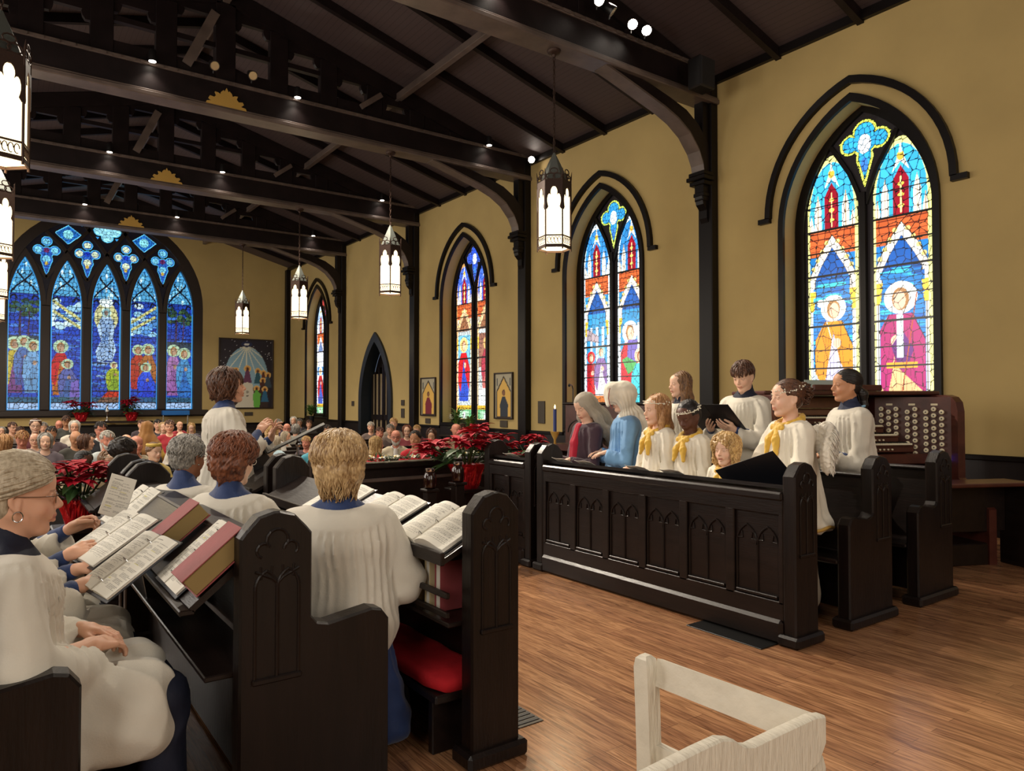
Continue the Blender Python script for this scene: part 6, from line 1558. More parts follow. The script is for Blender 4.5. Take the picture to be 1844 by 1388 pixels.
        # blue cassock under it: stand-up collar over the shoulders, skirt below
        if P.get('collar', True):
            K = Sdf(None, None, s); K.cap((ax, 0, sh + .0), tuple(H.w((-.028, 0, -.105)) / s), .098, .056, .03); K.cap((ax, -.075, sh + .0), (ax, .075, sh + .0), .056, .056, .04); 
            K.ell(tuple(H.w((-.01, 0, -.085)) / s), (.052, .05, .03), .008, op=-1)
            K.ell(tuple(H.w((.055, 0, -.125)) / s), (.03, .022, .045), .015, op=-1)
            smooth_obj('cassock_collar', K.mesh(.006 * max(.8, s), lambda Q: .0025 * sines(Q, 60, 4)), P.get('kmat', M_BLUE), t)
        K = Sdf(None, None, s); zf = .03
        if sit:
            for q in (-1, 1): K.cap((0, q * .1, hip - .02), (.4, q * .11, hip - .01), .1, .085, .05); K.cap((.4, q * .11, hip - .02), (.42, q * .12, .1 + zo), .085, .08, .04)
        else: K.cap((0, 0, hemz + .1), (0, 0, .18 + zo), .15, .2, .05)
        for c_ in P.get('skx', []): K.cap(*c_)
        smooth_obj('cassock_skirt', K.mesh(.014, folds(11, .012, hip, 0), (lambda Q: zf + zo - Q[..., 2])), P.get('skmat', M_NAVY), t)
        for side, A in arms.items():
            if not A.get('cuff', True): continue
            el, wr = V3(*A['e']), V3(*A['w']); Kc = Sdf(None, None, s); Kc.cap(el + (wr - el) * .5, wr - (wr - el) * .08, .043, .034, .01); smooth_obj('cuff', Kc.mesh(.006, lambda Q: .002 * sines(Q, 70, 4)), P.get('cuffmat', M_BLUE), t)
    return t, H
# ================================================================== THE CHOIR, LEFT BANK
YB_ = lambda x, y: None
# seated blonde woman seen from behind
t, H = build_person('person with short blonde hair in a white surplice, seen from behind', (1.22, 2.98, 0), math.radians(68), dict(
    s=1.04, sit=True, hyaw=2, hpitch=4, hair='full', hcol='blonde', mop=(.005, 70, 3), skin='fair', sw=.18, bw=.165, nf=19, famp=.0095, yoke=.185, zclip=.3, lap=True, lapx=.24, tail=True, hs=1.04, skmat=M_BLUE, skx=[((-.02, -.12, .42), (.02, -.2, .1), .1, .11, .05), ((.1, -.1, .42), (.2, -.2, .08), .1, .12, .05)],
    locks=[dict(n=750, seed=3, r=(.117, .107, .105), length=.14, rad=.0055, wave=.011, low=-.12, flare=1.0, c=(-.022, 0, .045), freq=60, tuck=.92), dict(n=260, seed=4, r=(.1, .09, .09), length=.2, rad=.0045, wave=.009, low=-.14, c=(-.03, 0, .03), freq=60, tuck=.95, az=(90, 270), top=40)],
    arms={'R': dict(e=(.03, -.28, .7), w=(.26, -.25, .72), d=(1, .1, -.05), n=(0, 0, 1), sr=.075, droop=.06), 'L': dict(e=(.08, .27, .72), w=(.3, .16, .78), d=(1, -.3, 0), n=(0, 0, 1), sr=.075)}, res=.007, cres=.0085, hairres=.005))
# auburn woman with clear glasses
t, H = build_person('person with curly auburn hair and clear glasses in a white surplice', (1.0, 3.82, 0), math.radians(42), dict(
    s=1.02, sit=True, hyaw=-8, hpitch=6, hair='full', hcol='auburn', mop=(.007, 75, 5), skin='fair', zclip=.3, nf=17, glasses='e8e4dc', hs=1.02,
    locks=[dict(n=520, seed=5, r=(.114, .104, .103), length=.1, rad=.006, wave=.013, low=-.085, c=(-.015, 0, .045), freq=80, tuck=.93)],
    arms={'R': dict(e=(.12, -.27, .72), w=(.34, -.16, .8), d=(1, .3, -.1), n=(0, 0, 1), sr=.07), 'L': dict(e=(.12, .27, .72), w=(.34, .14, .8), d=(1, -.3, -.1), n=(0, 0, 1), sr=.07)}))
# grey-haired woman with an earring
t, H = build_person('person with short curly grey hair and brown skin in a white surplice', (.93, 4.55, 0), math.radians(38), dict(
    s=1.0, sit=True, hyaw=-4, hpitch=4, hair='short', hcol='grey', mop=(.005, 130, 6), skin='brown', zclip=.3, nf=17, glasses='2a2422',
    locks=[dict(n=300, seed=8, r=(.104, .088, .096), length=.07, rad=.006, wave=.01, low=-.07, c=(-.02, 0, .038), freq=120, az=(50, 310))],
    arms={'R': dict(e=(.12, -.27, .72), w=(.34, -.16, .8), d=(1, .3, -.1), n=(0, 0, 1), sr=.07), 'L': dict(e=(.12, .27, .72), w=(.34, .14, .8), d=(1, -.3, -.1), n=(0, 0, 1), sr=.07)}))
MB().ball(tuple(H.w((-.002, -.08, -.042))), .005, 8, 6).build('earring', M_CHROME, t)
# woman in profile, lower left
t, H = build_person('person in profile with swept back ash-blonde hair, glasses and hoop earring, at the left edge', (.06, 2.8, 0), math.radians(2), dict(
    s=1.02, sit=True, hyaw=-3, hpitch=3, hair='back', hcol='ash', mop=(.003, 60, 3), skin='light', zclip=.24, nf=21, famp=.010, sw=.175, hs=1.03, nose=1.0, jaw=1.08, brow=(.4, .32, .28), lips=(.78, .42, .42), lapx=.36, res=.0045, yoke=.175, gx=[((.12, -.15, .44), (.36, -.14, .4), .1, .1, .07), ((.0, -.26, .62), (.13, -.25, .36), .06, .03, .05)], kmat=M_NAVY, cres=.0075,
    swept=[dict(n=620, seed=12, rad=.0048, wave=.005, phi=(-98, 98), t0=(4, 44), r=(.108, .088, .098), c=(-.014, 0, .038))],
    glasses='6a4a30',
    arms={'R': dict(e=(.02, -.26, .7), w=(.2, -.08, .69), d=(.8, .5, -.1), n=(.1, -.2, 1), sr=.07, droop=.07, cuff=False, curl=(.45, .45, .5, .5), thumb=.3), 'L': dict(e=(.04, .26, .7), w=(.2, .09, .7), d=(.75, -.6, -.05), n=(.1, .2, 1), sr=.07, cuff=False, curl=(.5, .5, .5, .5), thumb=.3)}))
for q in (-1, 1):
    MB().tube([H.w((-.002 + .013 * math.cos(a), q * .085, -.05 + .015 * math.sin(a))) for a in np.linspace(0, 2 * PI, 17)[:-1]], .0018, 6, closed=True).build('hoop_earring', M_BRASS if 0 else M_CHROME, t)
# two more singers beyond her; hands and laps in view
t, H = build_person('person in surplice turning a page, hidden behind the singer in profile', (.02, 3.42, 0), math.radians(0), dict(
    s=1.0, sit=True, hair='bob', hcol='brown', zclip=.28, lapx=.38, hyaw=4, hpitch=14, hoff=(-.03, 0), glasses=None,
    arms={'R': dict(e=(.06, -.25, .7), w=(.25, -.2, .79), d=(.95, .1, .15), n=(.1, -.5, .9), sr=.07, curl=(.25, .25, .3, .35), thumb=.2), 'L': dict(e=(.08, .24, .7), w=(.27, .08, .8), d=(.9, -.2, .15), n=(0, .3, 1), sr=.07, curl=(.7, .7, .8, .8), thumb=.8)}))
t, H = build_person('person in a white surplice holding a page up, third along the left pew, mostly hidden', (.0, 3.98, 0), math.radians(0), dict(
    s=.97, sit=True, hair='short', hcol='dark', zclip=.28, lapx=.36, hpitch=12, male=True, skin='light',
    arms={'R': dict(e=(.1, -.3, .74), w=(.27, -.4, .87), d=(.9, .1, .35), n=(.2, -.5, .9), sr=.065, curl=(.5, .6, .7, .8), thumb=.5), 'L': dict(e=(.1, .24, .76), w=(.31, .03, .92), d=(.9, -.1, .4), n=(-.2, .8, .5), sr=.065, curl=(.6, .7, .8, .9), thumb=.7)}))
qh = frame_rot((.2, -.97, -.02), (.8, .2, .56))
open_binder((.44, 3.17, .865), qh, 'open binder held by the hidden singer turning a page, nearest the profile singer', 51, kinds=(0, 1), w=.15, h=.3, lift=.02, cover=M_BINDG, group=None)
open_binder((.43, 3.62, .9), frame_rot((.2, -.97, .0), (.82, .2, .53)), 'open black binder of sheet music behind the nearest held binder', 54, kinds=(0, 0), w=.19, h=.3, lift=.02, group=None)
open_binder(desk2(.64, 4.55, .01), frame_rot((.1, -1, 0), UPR2), 'open binder lying on the far end of the pew ledge', 57, kinds=(1, 1), w=.19, h=.28, lift=.03, cover=M_BINDG, group=None)
cv = music_canvas(91, .12, .2, 1, 380); o = cv.mesh('loose_page', M_MUSIC, lambda U, V: (U, .01 * np.sin(V * 12), V), None); tag(o, 'small folded page held upright in front of the profile singer', 'page'); o.location = (.42, 4.0, .96); o.rotation_euler = (0, .3, -.5); md = o.modifiers.new('s', 'SOLIDIFY'); md.thickness = .0012
# ================================================================== THE DIRECTOR
t, H = build_person('standing person with wavy brown bob raising both hands to conduct', (1.5, 5.92, 0), math.radians(-4), dict(
    s=1.03, sit=False, hyaw=-2, hpitch=-4, hair='bob', hcol='brown', mop=(.007, 55, 9), skin='light', hem=.75, nf=19, famp=.012, flare=1.4, hs=1.06, mouth=.006,
    locks=[dict(n=200, seed=22, r=(.114, .102, .1), length=.2, rad=.009, wave=.012, low=-.1, c=(-.025, 0, .042), az=(55, 305), freq=50), dict(n=30, seed=23, r=(.105, .09, .096), length=.1, rad=.006, wave=.004, low=.0, c=(-.012, 0, .036), az=(-80, 80), freq=40)],
    arms={'R': dict(e=(.08, -.3, 1.08), w=(.2, -.16, 1.22), d=(.6, .2, .75), n=(-.3, -.5, .8), sr=.06, droop=.06, curl=(.35, .5, .6, .7), thumb=.2), 'L': dict(e=(.2, .25, 1.03), w=(.36, .14, 1.15), d=(.25, -.1, .95), n=(-.8, .5, .2), sr=.055, droop=.05, curl=(.1, .45, .7, .8), thumb=.0)}))
MB().tube([H.w(p) for p in ((-.01, -.083, -.0), (.02, -.08, -.03), (.055, -.06, -.055))], .0014, 6).build('headset_microphone', M_BLACK, t)
# ================================================================== THE CHILDREN, RIGHT BANK
M_SCARF = mat('yellow_scarf', 'd9ad3c', .6, .1, 60, .08, 10, sheen=.3)
def scarf(H, t, s, sh, ax=-.02):
    S = Sdf(None, None, s); n = 14; zz = sh + .012
    for k in range(n):
        a0, a1 = 2 * PI * k / n, 2 * PI * (k + 1) / n
        f = lambda a: (ax + .012 + .082 * math.cos(a), .092 * math.sin(a), zz + .022 - .036 * math.cos(a))
        S.cap(f(a0), f(a1), .024, .024, .008)
    S.ell((.088, 0, sh - .02), (.03, .034, .03), .01)
    for q in (-1, 1): S.chain([(.1, q * .012, sh - .03), (.135, q * .04, sh - .1), (.15, q * .06, sh - .2)], [.02, .032, .016], .01); S.ell((.098, q * .045, sh - .01), (.018, .038, .026), .008)
    smooth_obj('neck_scarf', S.mesh(.005, lambda Q: .002 * sines(Q, 110, 2)), M_SCARF, t)
def crown(H, t, r=(.098, .084), z=.052, tilt=.1, colr=None):
    m = MB(); g = random.Random(4); pts = []
    for k in range(40):
        a = 2 * PI * k / 40; p = (-.014 + r[0] * 1.06 * math.cos(a), r[1] * 1.1 * math.sin(a), z + tilt * (-.014 + r[0] * math.cos(a)) - .0); pts.append(H.w(p))
        for _ in range(2):
            e = (p[0] + (g.random() - .5) * .022, p[1] + (g.random() - .5) * .022, p[2] + g.random() * .028 - .006); m.tube([H.w(p), H.w(e)], .001, 4); m.ball(tuple(H.w(e)), .0048 * H.s, 6, 4)
    m.tube(pts, .003, 5, closed=True)
    m.build('flower_crown', M_WFLOW, t)
def child_arms(z, sp=.2, fw=.26):
    return {'R': dict(e=(.06, -sp - .02, z - .04), w=(fw, -sp * .6, z + .02), d=(1, .25, -.15), n=(0, -.1, 1), sr=.055, droop=.03), 'L': dict(e=(.06, sp + .02, z - .04), w=(fw, sp * .6, z + .02), d=(1, -.25, -.15), n=(0, .1, 1), sr=.055, droop=.03)}
def angel(lab, loc, yaw, top, skin, hair, hcol, **kw):
    s = kw.pop('s', top / 1.655); sh = .9 + .47; 
    P = dict(s=s, sit=False, child=True, hair=hair, hcol=hcol, skin=skin, cloth='gown', cmat=M_ROBEW, hem=.52, flare=1.45, famp=.009, nf=15, collar=False, cuffmat=M_ROBEW, skmat=M_ROBEW, hs=kw.pop('hs', 1.1), hand=.95, cres=.0085, sw=.155, bw=.135, jaw=.95, arms=child_arms(1.0), res=.0065)
    for a, b in kw.items(): P[a] = b
    t, H = build_person(lab, loc, math.radians(yaw), P); scarf(H, t, s, sh); return t, H, s
# blonde angel, profile
t, H, s = angel('child with long straight blonde hair, flower crown, cream gown and yellow scarf', (4.58, 4.25, 0), 168, 1.50, 'fair', 'long', 'ginger', hpitch=3, hyaw=-4, mop=(.002, 80, 2), hs=1.16, mouth=.006,
    locks=[dict(n=120, seed=31, r=(.106, .09, .095), length=.36, rad=.006, wave=.003, low=-.28, c=(-.018, 0, .04), az=(60, 300), freq=20)])
crown(H, t)
# angel with brown skin, looking down
t, H, s = angel('child with short black hair looking down, in cream gown and yellow scarf', (4.6, 3.92, 0), 178, 1.45, 'dark', 'short', 'black', hpitch=26, hyaw=6, mop=(.0015, 140, 2), hs=1.18, eyes=False, lips=(.8, .5, .5))
crown(H, t, z=.055)
# little curly child
t, H, s = angel('smallest child with curly golden hair and open mouth, in a yellow scarf', (4.42, 3.42, 0), 182, 1.2, 'fair', 'curly', 'gold', hpitch=3, hyaw=8, mop=(.009, 70, 2), hs=1.28, mouth=.009, hem=.55,
    locks=[dict(n=300, seed=33, r=(.116, .11, .104), length=.17, rad=.0065, wave=.014, low=-.12, c=(-.015, 0, .04), az=(48, 312), freq=110)])
# tall angel with pinned hair and wings
t, H, s = angel('tallest gowned child with pinned-up curly brown hair and white feather wings', (4.6, 3.02, 0), 158, 1.6, 'fair', 'back', 'brown', hpitch=0, hyaw=-6, mop=(.003, 60, 2), hs=1.13, hem=.62, swept=[dict(n=200, seed=46, rad=.0055, wave=.002, r=(.102, .083, .089))], flare=1.75, sw=.17, bw=.15, mouth=.003,
    arms={'R': dict(e=(.12, -.24, 1.02), w=(.34, -.22, .86), d=(1, .1, -.4), n=(0, -.3, 1), sr=.075, droop=.03), 'L': dict(e=(.08, .24, 1.0), w=(.32, .1, .92), d=(1, -.25, -.15), n=(0, .1, 1), sr=.07, droop=.05)})
crown(H, t, r=(.092, .078), z=.05, tilt=-.25)
MB().tube([(.285 * s * math.cos(a), .31 * s * math.sin(a), (.66 + .01 * math.sin(7 * a)) * s) for a in np.linspace(0, 2 * PI, 41)[:-1]], .011, 6, closed=True).build('gold_hem_trim', M_BRASS, t)
S = Sdf(H.T, H.R, H.s); S.ell((-.115, 0, .05), (.05, .06, .055), .02); VFb = S.mesh(.005, mop_disp(.007, 90, 3))
mlk = MB(); g = random.Random(6)
for i in range(120):
    a, b = g.random() * 2 * PI, g.random() * PI - PI / 2; r0 = .055; p = Vector((-.115 + r0 * math.cos(b) * math.cos(a) * .9, r0 * 1.1 * math.cos(b) * math.sin(a), .05 + r0 * math.sin(b))); ph = g.random() * 6
    pts = [p + Vector((.013 * math.cos(ph + k * 1.4), .013 * math.sin(ph + k * 1.4), -.008 * k)) for k in range(6)]; mlk.tube(pts, [.004, .005, .005, .004, .003, .002], 5)
for i in range(7): mlk.tube([(.06 - .01 * i, -.07, .05), (.062 - .01 * i, -.086, -.02), (.06 - .008 * i, -.084, -.09), (.062 - .008 * i, -.08, -.15)], [.003, .0035, .003, .001], 5)
smooth_obj('curly_bun', join([VFb, mb_vf(mlk, S)]), HR['brown'], t)
M_FEATH = mat('wing_feathers', 'e8e0d0', .9, .4, 60, sheen=.5)
for q in (-1, 1):
    m = MB(); g = random.Random(8 + q)
    for i in range(420):
        u = g.random() ** .7; w_ = (g.random() - .5); bx = -.13 - .11 * math.sin(PI * min(1, u * 1.1)) ; by = q * (.05 + .21 * u); bz = 1.27 + .07 * math.sin(PI * u) - .12 * u * u + w_ * .2 * (1 - u * .3)
        leaf(m, (bx * s, by * s, bz * s), (-.3 + .3 * g.random(), q * (.5 + .4 * g.random()), -.9 + .5 * g.random()), .09 * s, .03 * s, .3)
    S = Sdf(None, None, s)
    for u in np.linspace(0, 1, 8): S.ell((-.13 - .1 * math.sin(PI * min(1, u * 1.1)), q * (.05 + .2 * u), 1.25 + .07 * math.sin(PI * u) - .12 * u * u), (.035, .05, .1), .04)
    VW = S.mesh(.008, lambda Q: .006 * sines(Q, 120, 3)); VL = (np.array(m.v), np.array([f for f in m.f]if all(len(f) == 4 for f in m.f) else [f for f in m.f if len(f) == 4]))
    smooth_obj('wing', join([VW, VL]), M_FEATH, t)
# veiled child in purple
def veil(H, t, s, m, kind):
    V_ = Sdf(H.T, H.R, H.s)
    if kind == 'scarf':
        V_.ell((-.018, 0, .04), (.108, .092, .093), .02); V_.ell((-.04, 0, -.02), (.08, .09, .085), .03)
        V_.chain([(-.06, 0, -.03), (-.11, .0, -.15), (-.17, 0, -.34), (-.2, 0, -.5)], [.07, .085, .1, .06], .05)
        for q in (-1, 1): V_.chain([(.0, q * .075, .0), (-.01, q * .105, -.1), (-.02, q * .15, -.25), (-.05, q * .16, -.42)], [.025, .03, .04, .03], .05)
        fo = lambda P: .078 - np.sqrt(((P[..., 0] - .11) / 1.0) ** 2 + (P[..., 1] / .88) ** 2 + ((P[..., 2] + .03) / 1.35) ** 2)
    else:
        V_.ell((.0, 0, .045), (.125, .118, .115), .03); V_.ell((.1, 0, .06), (.06, .1, .095), .04); V_.ell((.14, 0, .03), (.018, .088, .09), .03); V_.ell((-.01, 0, -.045), (.08, .08, .07), .04); V_.cap((-.02, 0, -.11), (-.03, 0, -.14), .064, .085, .02)
        V_.chain([(-.09, 0, -.15), (-.15, 0, -.3), (-.17, 0, -.58)], [.08, .12, .13], .05)
        fo = lambda P: .035 - np.sqrt(((P[..., 0] - .175) / .6) ** 2 + (P[..., 1] / 2.0) ** 2 + ((P[..., 2] + .02) / 2.2) ** 2)
    o = smooth_obj('veil', V_.mesh(.006, lambda Q: .006 * (1 - 2 * np.abs(np.sin(10 * np.arctan2(Q[..., 1], Q[..., 0] + .02) + 2 * np.sin(Q[..., 2] * 9)))) * np.clip(.5 - Q[..., 2] * 5, 0, 1) + .002 * sines(Q, 60, 2), fo), m, t); return o
M_VEIL = cloth('grey_linen', 'a09686'); M_VEILW = cloth('white_veil', 'e2dac8')
t, H = build_person('child in a plum robe over red with a grey headscarf, looking down', (4.62, 5.2, 0), math.radians(170), dict(
    s=.92, child=True, hpitch=24, hyaw=8, hs=1.16, skin='fair', hair=None, cloth='gown', cmat=cloth('plum', '3c2430'), collar=False, skmat=cloth('crimson', '8a1024'), cuffmat=cloth('plum', '3c2430'), hem=.7, flare=1.3, nf=9, famp=.007, arms=child_arms(1.02), hand=.9, eyes=False, cres=.01))
veil(H, t, .92, M_VEIL, 'scarf')
S = Sdf(None, None, .92); S.chain([(.08, 0, 1.36), (.135, 0, 1.2), (.15, 0, 1.0), (.14, 0, .8)], [.045, .05, .055, .06], .02); smooth_obj('red_bib', S.mesh(.008, lambda Q: .003 * np.sin(Q[..., 1] * 120)), cloth('bright_red', 'b01030'), t)
# child in blue with a large draped hood
t, H = build_person('child in a sky blue robe with a large white hood hiding the face', (4.72, 4.78, 0), math.radians(150), dict(
    s=.97, child=True, hpitch=4, hs=1.08, skin='fair', hair=None, cloth='gown', cmat=cloth('sky_blue', '6f9cc8'), collar=False, skmat=cloth('sky_blue', '6f9cc8'), cuffmat=cloth('sky_blue', '6f9cc8'), hem=.6, flare=1.5, nf=13, famp=.01, arms=child_arms(1.05, .2, .2), hand=.9, cres=.01))
veil(H, t, .97, M_VEILW, 'hood')
m = MB()
m.tube([H.w((.135 + .02 * math.sin(k * .8), .1 , .1 - .045 * k)) for k in range(5)], [.004] * 5, 5).build('red_stitching', cloth('stitch_red', '8a3028'), t)
# lace shawl over one shoulder
def lace_mat():
    m, nt, b = nmat('lace'); L = nt.links; tc = nt.nodes.new('ShaderNodeTexCoord'); v = nt.nodes.new('ShaderNodeTexVoronoi'); v.inputs['Scale'].default_value = 55; L.new(tc.outputs['Object'], v.inputs['Vector'])
    r = nt.nodes.new('ShaderNodeValToRGB'); r.color_ramp.elements[0].position = .35; r.color_ramp.elements[0].color = (*s2l('e6e8ea'), 1); r.color_ramp.elements[1].position = .5; r.color_ramp.elements[1].color = (*s2l('8fb0cc'), 1); L.new(v.outputs['Distance'], r.inputs[0]); L.new(r.outputs[0], b.inputs['Base Color']); b.inputs['Roughness'].default_value = .8; return m
S = Sdf(None, None, .97); S.chain([(-.04, -.12, 1.36), (-.06, -.2, 1.15), (-.04, -.25, .85), (-.02, -.24, .72)], [.09, .1, .11, .1], .05); smooth_obj('lace_shawl', S.mesh(.009, lambda Q: .006 * np.sin(Q[..., 0] * 70 + Q[..., 1] * 40)), lace_mat(), t)
# girl with long brown hair, back row
t, H = build_person('girl with long wavy brown hair in a white surplice, in the back row', (5.62, 4.9, 0), math.radians(160), dict(
    s=1.06, hyaw=2, hpitch=2, hair='long', hcol='lightbrown', mop=(.004, 60, 5), skin='fair', hem=.75, famp=.01, nf=15, mouth=.004, kmat=M_NAVY, jaw=.95, hs=.97,
    locks=[dict(n=130, seed=41, r=(.106, .09, .095), length=.42, rad=.008, wave=.009, low=-.32, c=(-.018, 0, .04), az=(62, 298), freq=30)], arms=child_arms(1.05, .2, .3), cres=.009))
# boy with a black folder
t, H = build_person('boy with short brown hair holding a black folder in the back row', (5.72, 4.22, 0), math.radians(182), dict(
    s=1.1, hyaw=8, hpitch=20, hair='short', hcol='brown', mop=(.006, 90, 5), skin='fair', male=True, hem=.75, famp=.01, nf=15, mouth=.004, kmat=M_NAVY, hs=1.0,
    locks=[dict(n=320, seed=43, r=(.107, .09, .098), length=.055, rad=.0055, wave=.007, low=.02, c=(-.012, 0, .042), freq=60, top=88)],
    arms={'R': dict(e=(.1, -.25, 1.05), w=(.3, -.12, 1.13), d=(.8, .5, .25), n=(.3, -.4, -.8), sr=.065, droop=.04, curl=(.3, .3, .3, .3)), 'L': dict(e=(.1, .25, 1.05), w=(.3, .12, 1.13), d=(.8, -.5, .25), n=(.3, .4, -.8), sr=.065, droop=.04, curl=(.3, .3, .3, .3))}, cres=.009))
open_binder((5.3, 4.24, 1.36), frame_rot((0, 1, 0), (-.72, 0, .62)), 'black folder held open by the boy in the back row', 61, kinds=(1, 1), w=.24, h=.32, lift=.004, rings=False, name='music_folder', cat='folder', group=None)
# ponytail girl
t, H = build_person('girl with a dark ponytail and pale blue ribbon, nearest the organ keys', (5.4, 3.03, 0), math.radians(150), dict(
    s=1.03, hyaw=-2, hpitch=-1, hair='back', hcol='black', mop=(.0015, 60, 5), skin='tan', hem=.72, famp=.01, nf=15, kmat=mat('pale_navy', '1a2440', .7), hs=1.0,
    swept=[dict(n=200, seed=45, rad=.0055, wave=.001, r=(.102, .083, .089))], arms=child_arms(1.05, .2, .22), cres=.010))
S = Sdf(H.T, H.R, H.s); S.chain([(-.1, 0, -.02), (-.135, 0, -.06), (-.14, 0, -.14), (-.12, 0, -.22)], [.028, .034, .028, .008], .02); smooth_obj('ponytail', S.mesh(.005, mop_disp(.003, 80, 2)), HR['black'], t)
S = Sdf(None, None, 1.03); S.chain([(-.08, -.085, 1.42), (.0, -.1, 1.4), (.1, -.06, 1.3), (.14, -.03, 1.12)], [.009] * 4, .004); S.chain([(-.08, .085, 1.42), (.0, .1, 1.4), (.1, .06, 1.3), (.14, .03, 1.12)], [.009] * 4, .004); smooth_obj('blue_ribbon', S.mesh(.0045), cloth('pale_blue', '7fb0d0'), t)
# ================================================================== NAVE PEWS AND CONGREGATION
def nave_pew(x0, x1, y, lab):
    t = thing('nave_pew', lab, 'pew', ((x0 + x1) / 2, y, NF), group='dark pews in the nave'); L_ = (x1 - x0) / 2
    MB().bbox(-L_, L_, -.38, .03, .4, .44, .008).build('seat', M_WOOD, t)
    m = MB(); m.prism([(.0, .42), (.1, .86), (.13, .86), (.04, .42)], 'x', -L_, L_); recalc(m.build('backrest', M_WOOD, t)); MB().bbox(-L_, L_, .09, .16, .85, .89, .008).build('top_rail', M_WOOD, t)
    for sx in (-1, 1):
        m = MB(); m.prism([(-.42, 0), (-.42, .6), (-.36, .64), (-.02, .64), (.04, .9), (.12, .95), (.18, .9), (.18, 0)], 'x', sx * L_ - .03, sx * L_ + .03); recalc(m.build('pew_end', M_WOODV, t))
# seats face the camera (-y); the back of the pew is on the far side
ROWS = [8.3 + .95 * k for k in range(18)]
ORDN = ['first', 'second', 'third', 'fourth', 'fifth', 'sixth', 'seventh', 'eighth', 'ninth', 'tenth', 'eleventh', 'twelfth', 'thirteenth', 'fourteenth', 'fifteenth', 'sixteenth', 'seventeenth', 'eighteenth']
for k, y in enumerate(ROWS):
    nave_pew(-2.6, 2.1, y, '%s dark nave pew back from the choir, left of the aisle' % ORDN[k]); nave_pew(3.8, 8.5, y, '%s dark nave pew back from the choir, right of the aisle' % ORDN[k])
# prototype parts, shared by every seated figure. origin: seat on the floor, facing +x, head centre at 1.175
PROTO = {}
def proto_body(key, **kw):
    Hh = Sdf(V3(.015, 0, 1.175), roty(math.radians(kw.pop('pitch', 0))), 1.0); head_prims(Hh, kw.get('age', 'adult'), kw.get('mouth', .002), jaw=kw.get('jaw', 1)); B2 = Sdf()
    B2.cap((-.005, 0, 1.12), (-.02, 0, 1.01), .052, .056, .03); B2.cap((-.02, -.1, .96), (-.02, .1, .96), .05, .05, .05); B2.cap((-.02, 0, .9), (-.02, 0, .55), .09, .1, .05)
    Hh.pr += B2.pr; V_, F_ = Hh.mesh(.0085); L_ = (V_ - Hh.T) @ Hh.R
    o = smooth_obj('body', (V_, F_), SK['light'], None, face_colour(L_, eyes=kw.get('eyes', True))); o.data.name = key; PROTO[key] = (o.data, Hh.T, Hh.R); COL.objects.unlink(o); bpy.data.objects.remove(o)
proto_body('up'); proto_body('down', pitch=24, eyes=False); proto_body('heavy', jaw=1.25)
def proto_hair(key, kind, pitch=0, mop=(.004, 70, 3), lk=None, sw=None):
    C_ = Sdf(V3(.015, 0, 1.175), roty(math.radians(pitch)), 1.0); hair_core(C_, kind); ps = [C_.mesh(.0085, mop_disp(*mop), clip=face_open(kind))]
    for kw in lk or []: ps.append(mb_vf(locks(**kw), C_))
    for kw in sw or []: ps.append(mb_vf(swept(**kw), C_))
    o = smooth_obj('hair', join(ps), HR['brown'], None); PROTO[key] = o.data; COL.objects.unlink(o); bpy.data.objects.remove(o)
for pk, pit in (('up', 0), ('down', 24)):
    proto_hair('short' + pk, 'short', pit, (.004, 80, 3), [dict(n=110, seed=1, r=(.104, .088, .096), length=.05, rad=.0085, wave=.006, low=.03, c=(-.014, 0, .042), freq=60, top=88)])
    proto_hair('bob' + pk, 'bob', pit, (.003, 60, 3), [dict(n=70, seed=2, r=(.108, .095, .097), length=.2, rad=.009, wave=.004, low=-.1, c=(-.02, 0, .042), az=(55, 305), freq=30)])
    proto_hair('fringe' + pk, 'fringe', pit, (.002, 60, 3)); proto_hair('long' + pk, 'long', pit, (.004, 50, 3), [dict(n=70, seed=3, r=(.106, .09, .095), length=.4, rad=.01, wave=.005, low=-.3, c=(-.018, 0, .04), az=(60, 300), freq=20)])
    proto_hair('back' + pk, 'back', pit, (.002, 60, 3), None, [dict(n=70, seed=4, rad=.008)])
proto_hair('afroup', 'afro', 0, (.008, 110, 3)); proto_hair('curlyup', 'curly', 0, (.008, 80, 3))
def proto_beard():
    for pk, pit in (('up', 0), ('down', 24)):
        S = Sdf(V3(.015, 0, 1.175), roty(math.radians(pit)), 1.0)
        for q in (-1, 1): S.cap((.01, q * .062, -.04), (.06, q * .03, -.1), .016, .026, .02); S.cap((.094, q * .006, -.048), (.085, q * .024, -.062), .006, .006, .004)
        S.ell((.068, 0, -.112), (.028, .034, .03), .02); S.ell((.104, 0, -.064), (.016, .02, .009), .004, op=-1)
        o = smooth_obj('beard', S.mesh(.007, mop_disp(.003, 130, 3)), HR['white'], None); PROTO['beard' + pk] = o.data; COL.objects.unlink(o); bpy.data.objects.remove(o)
    for pk, pit in (('up', 0), ('down', 24)):
        H_ = Sdf(V3(.015, 0, 1.175), roty(math.radians(pit)), 1.0); o = glasses(H_, None, '2a2018', .0024); PROTO['glasses' + pk] = o.data; COL.objects.unlink(o); bpy.data.objects.remove(o)
proto_beard()
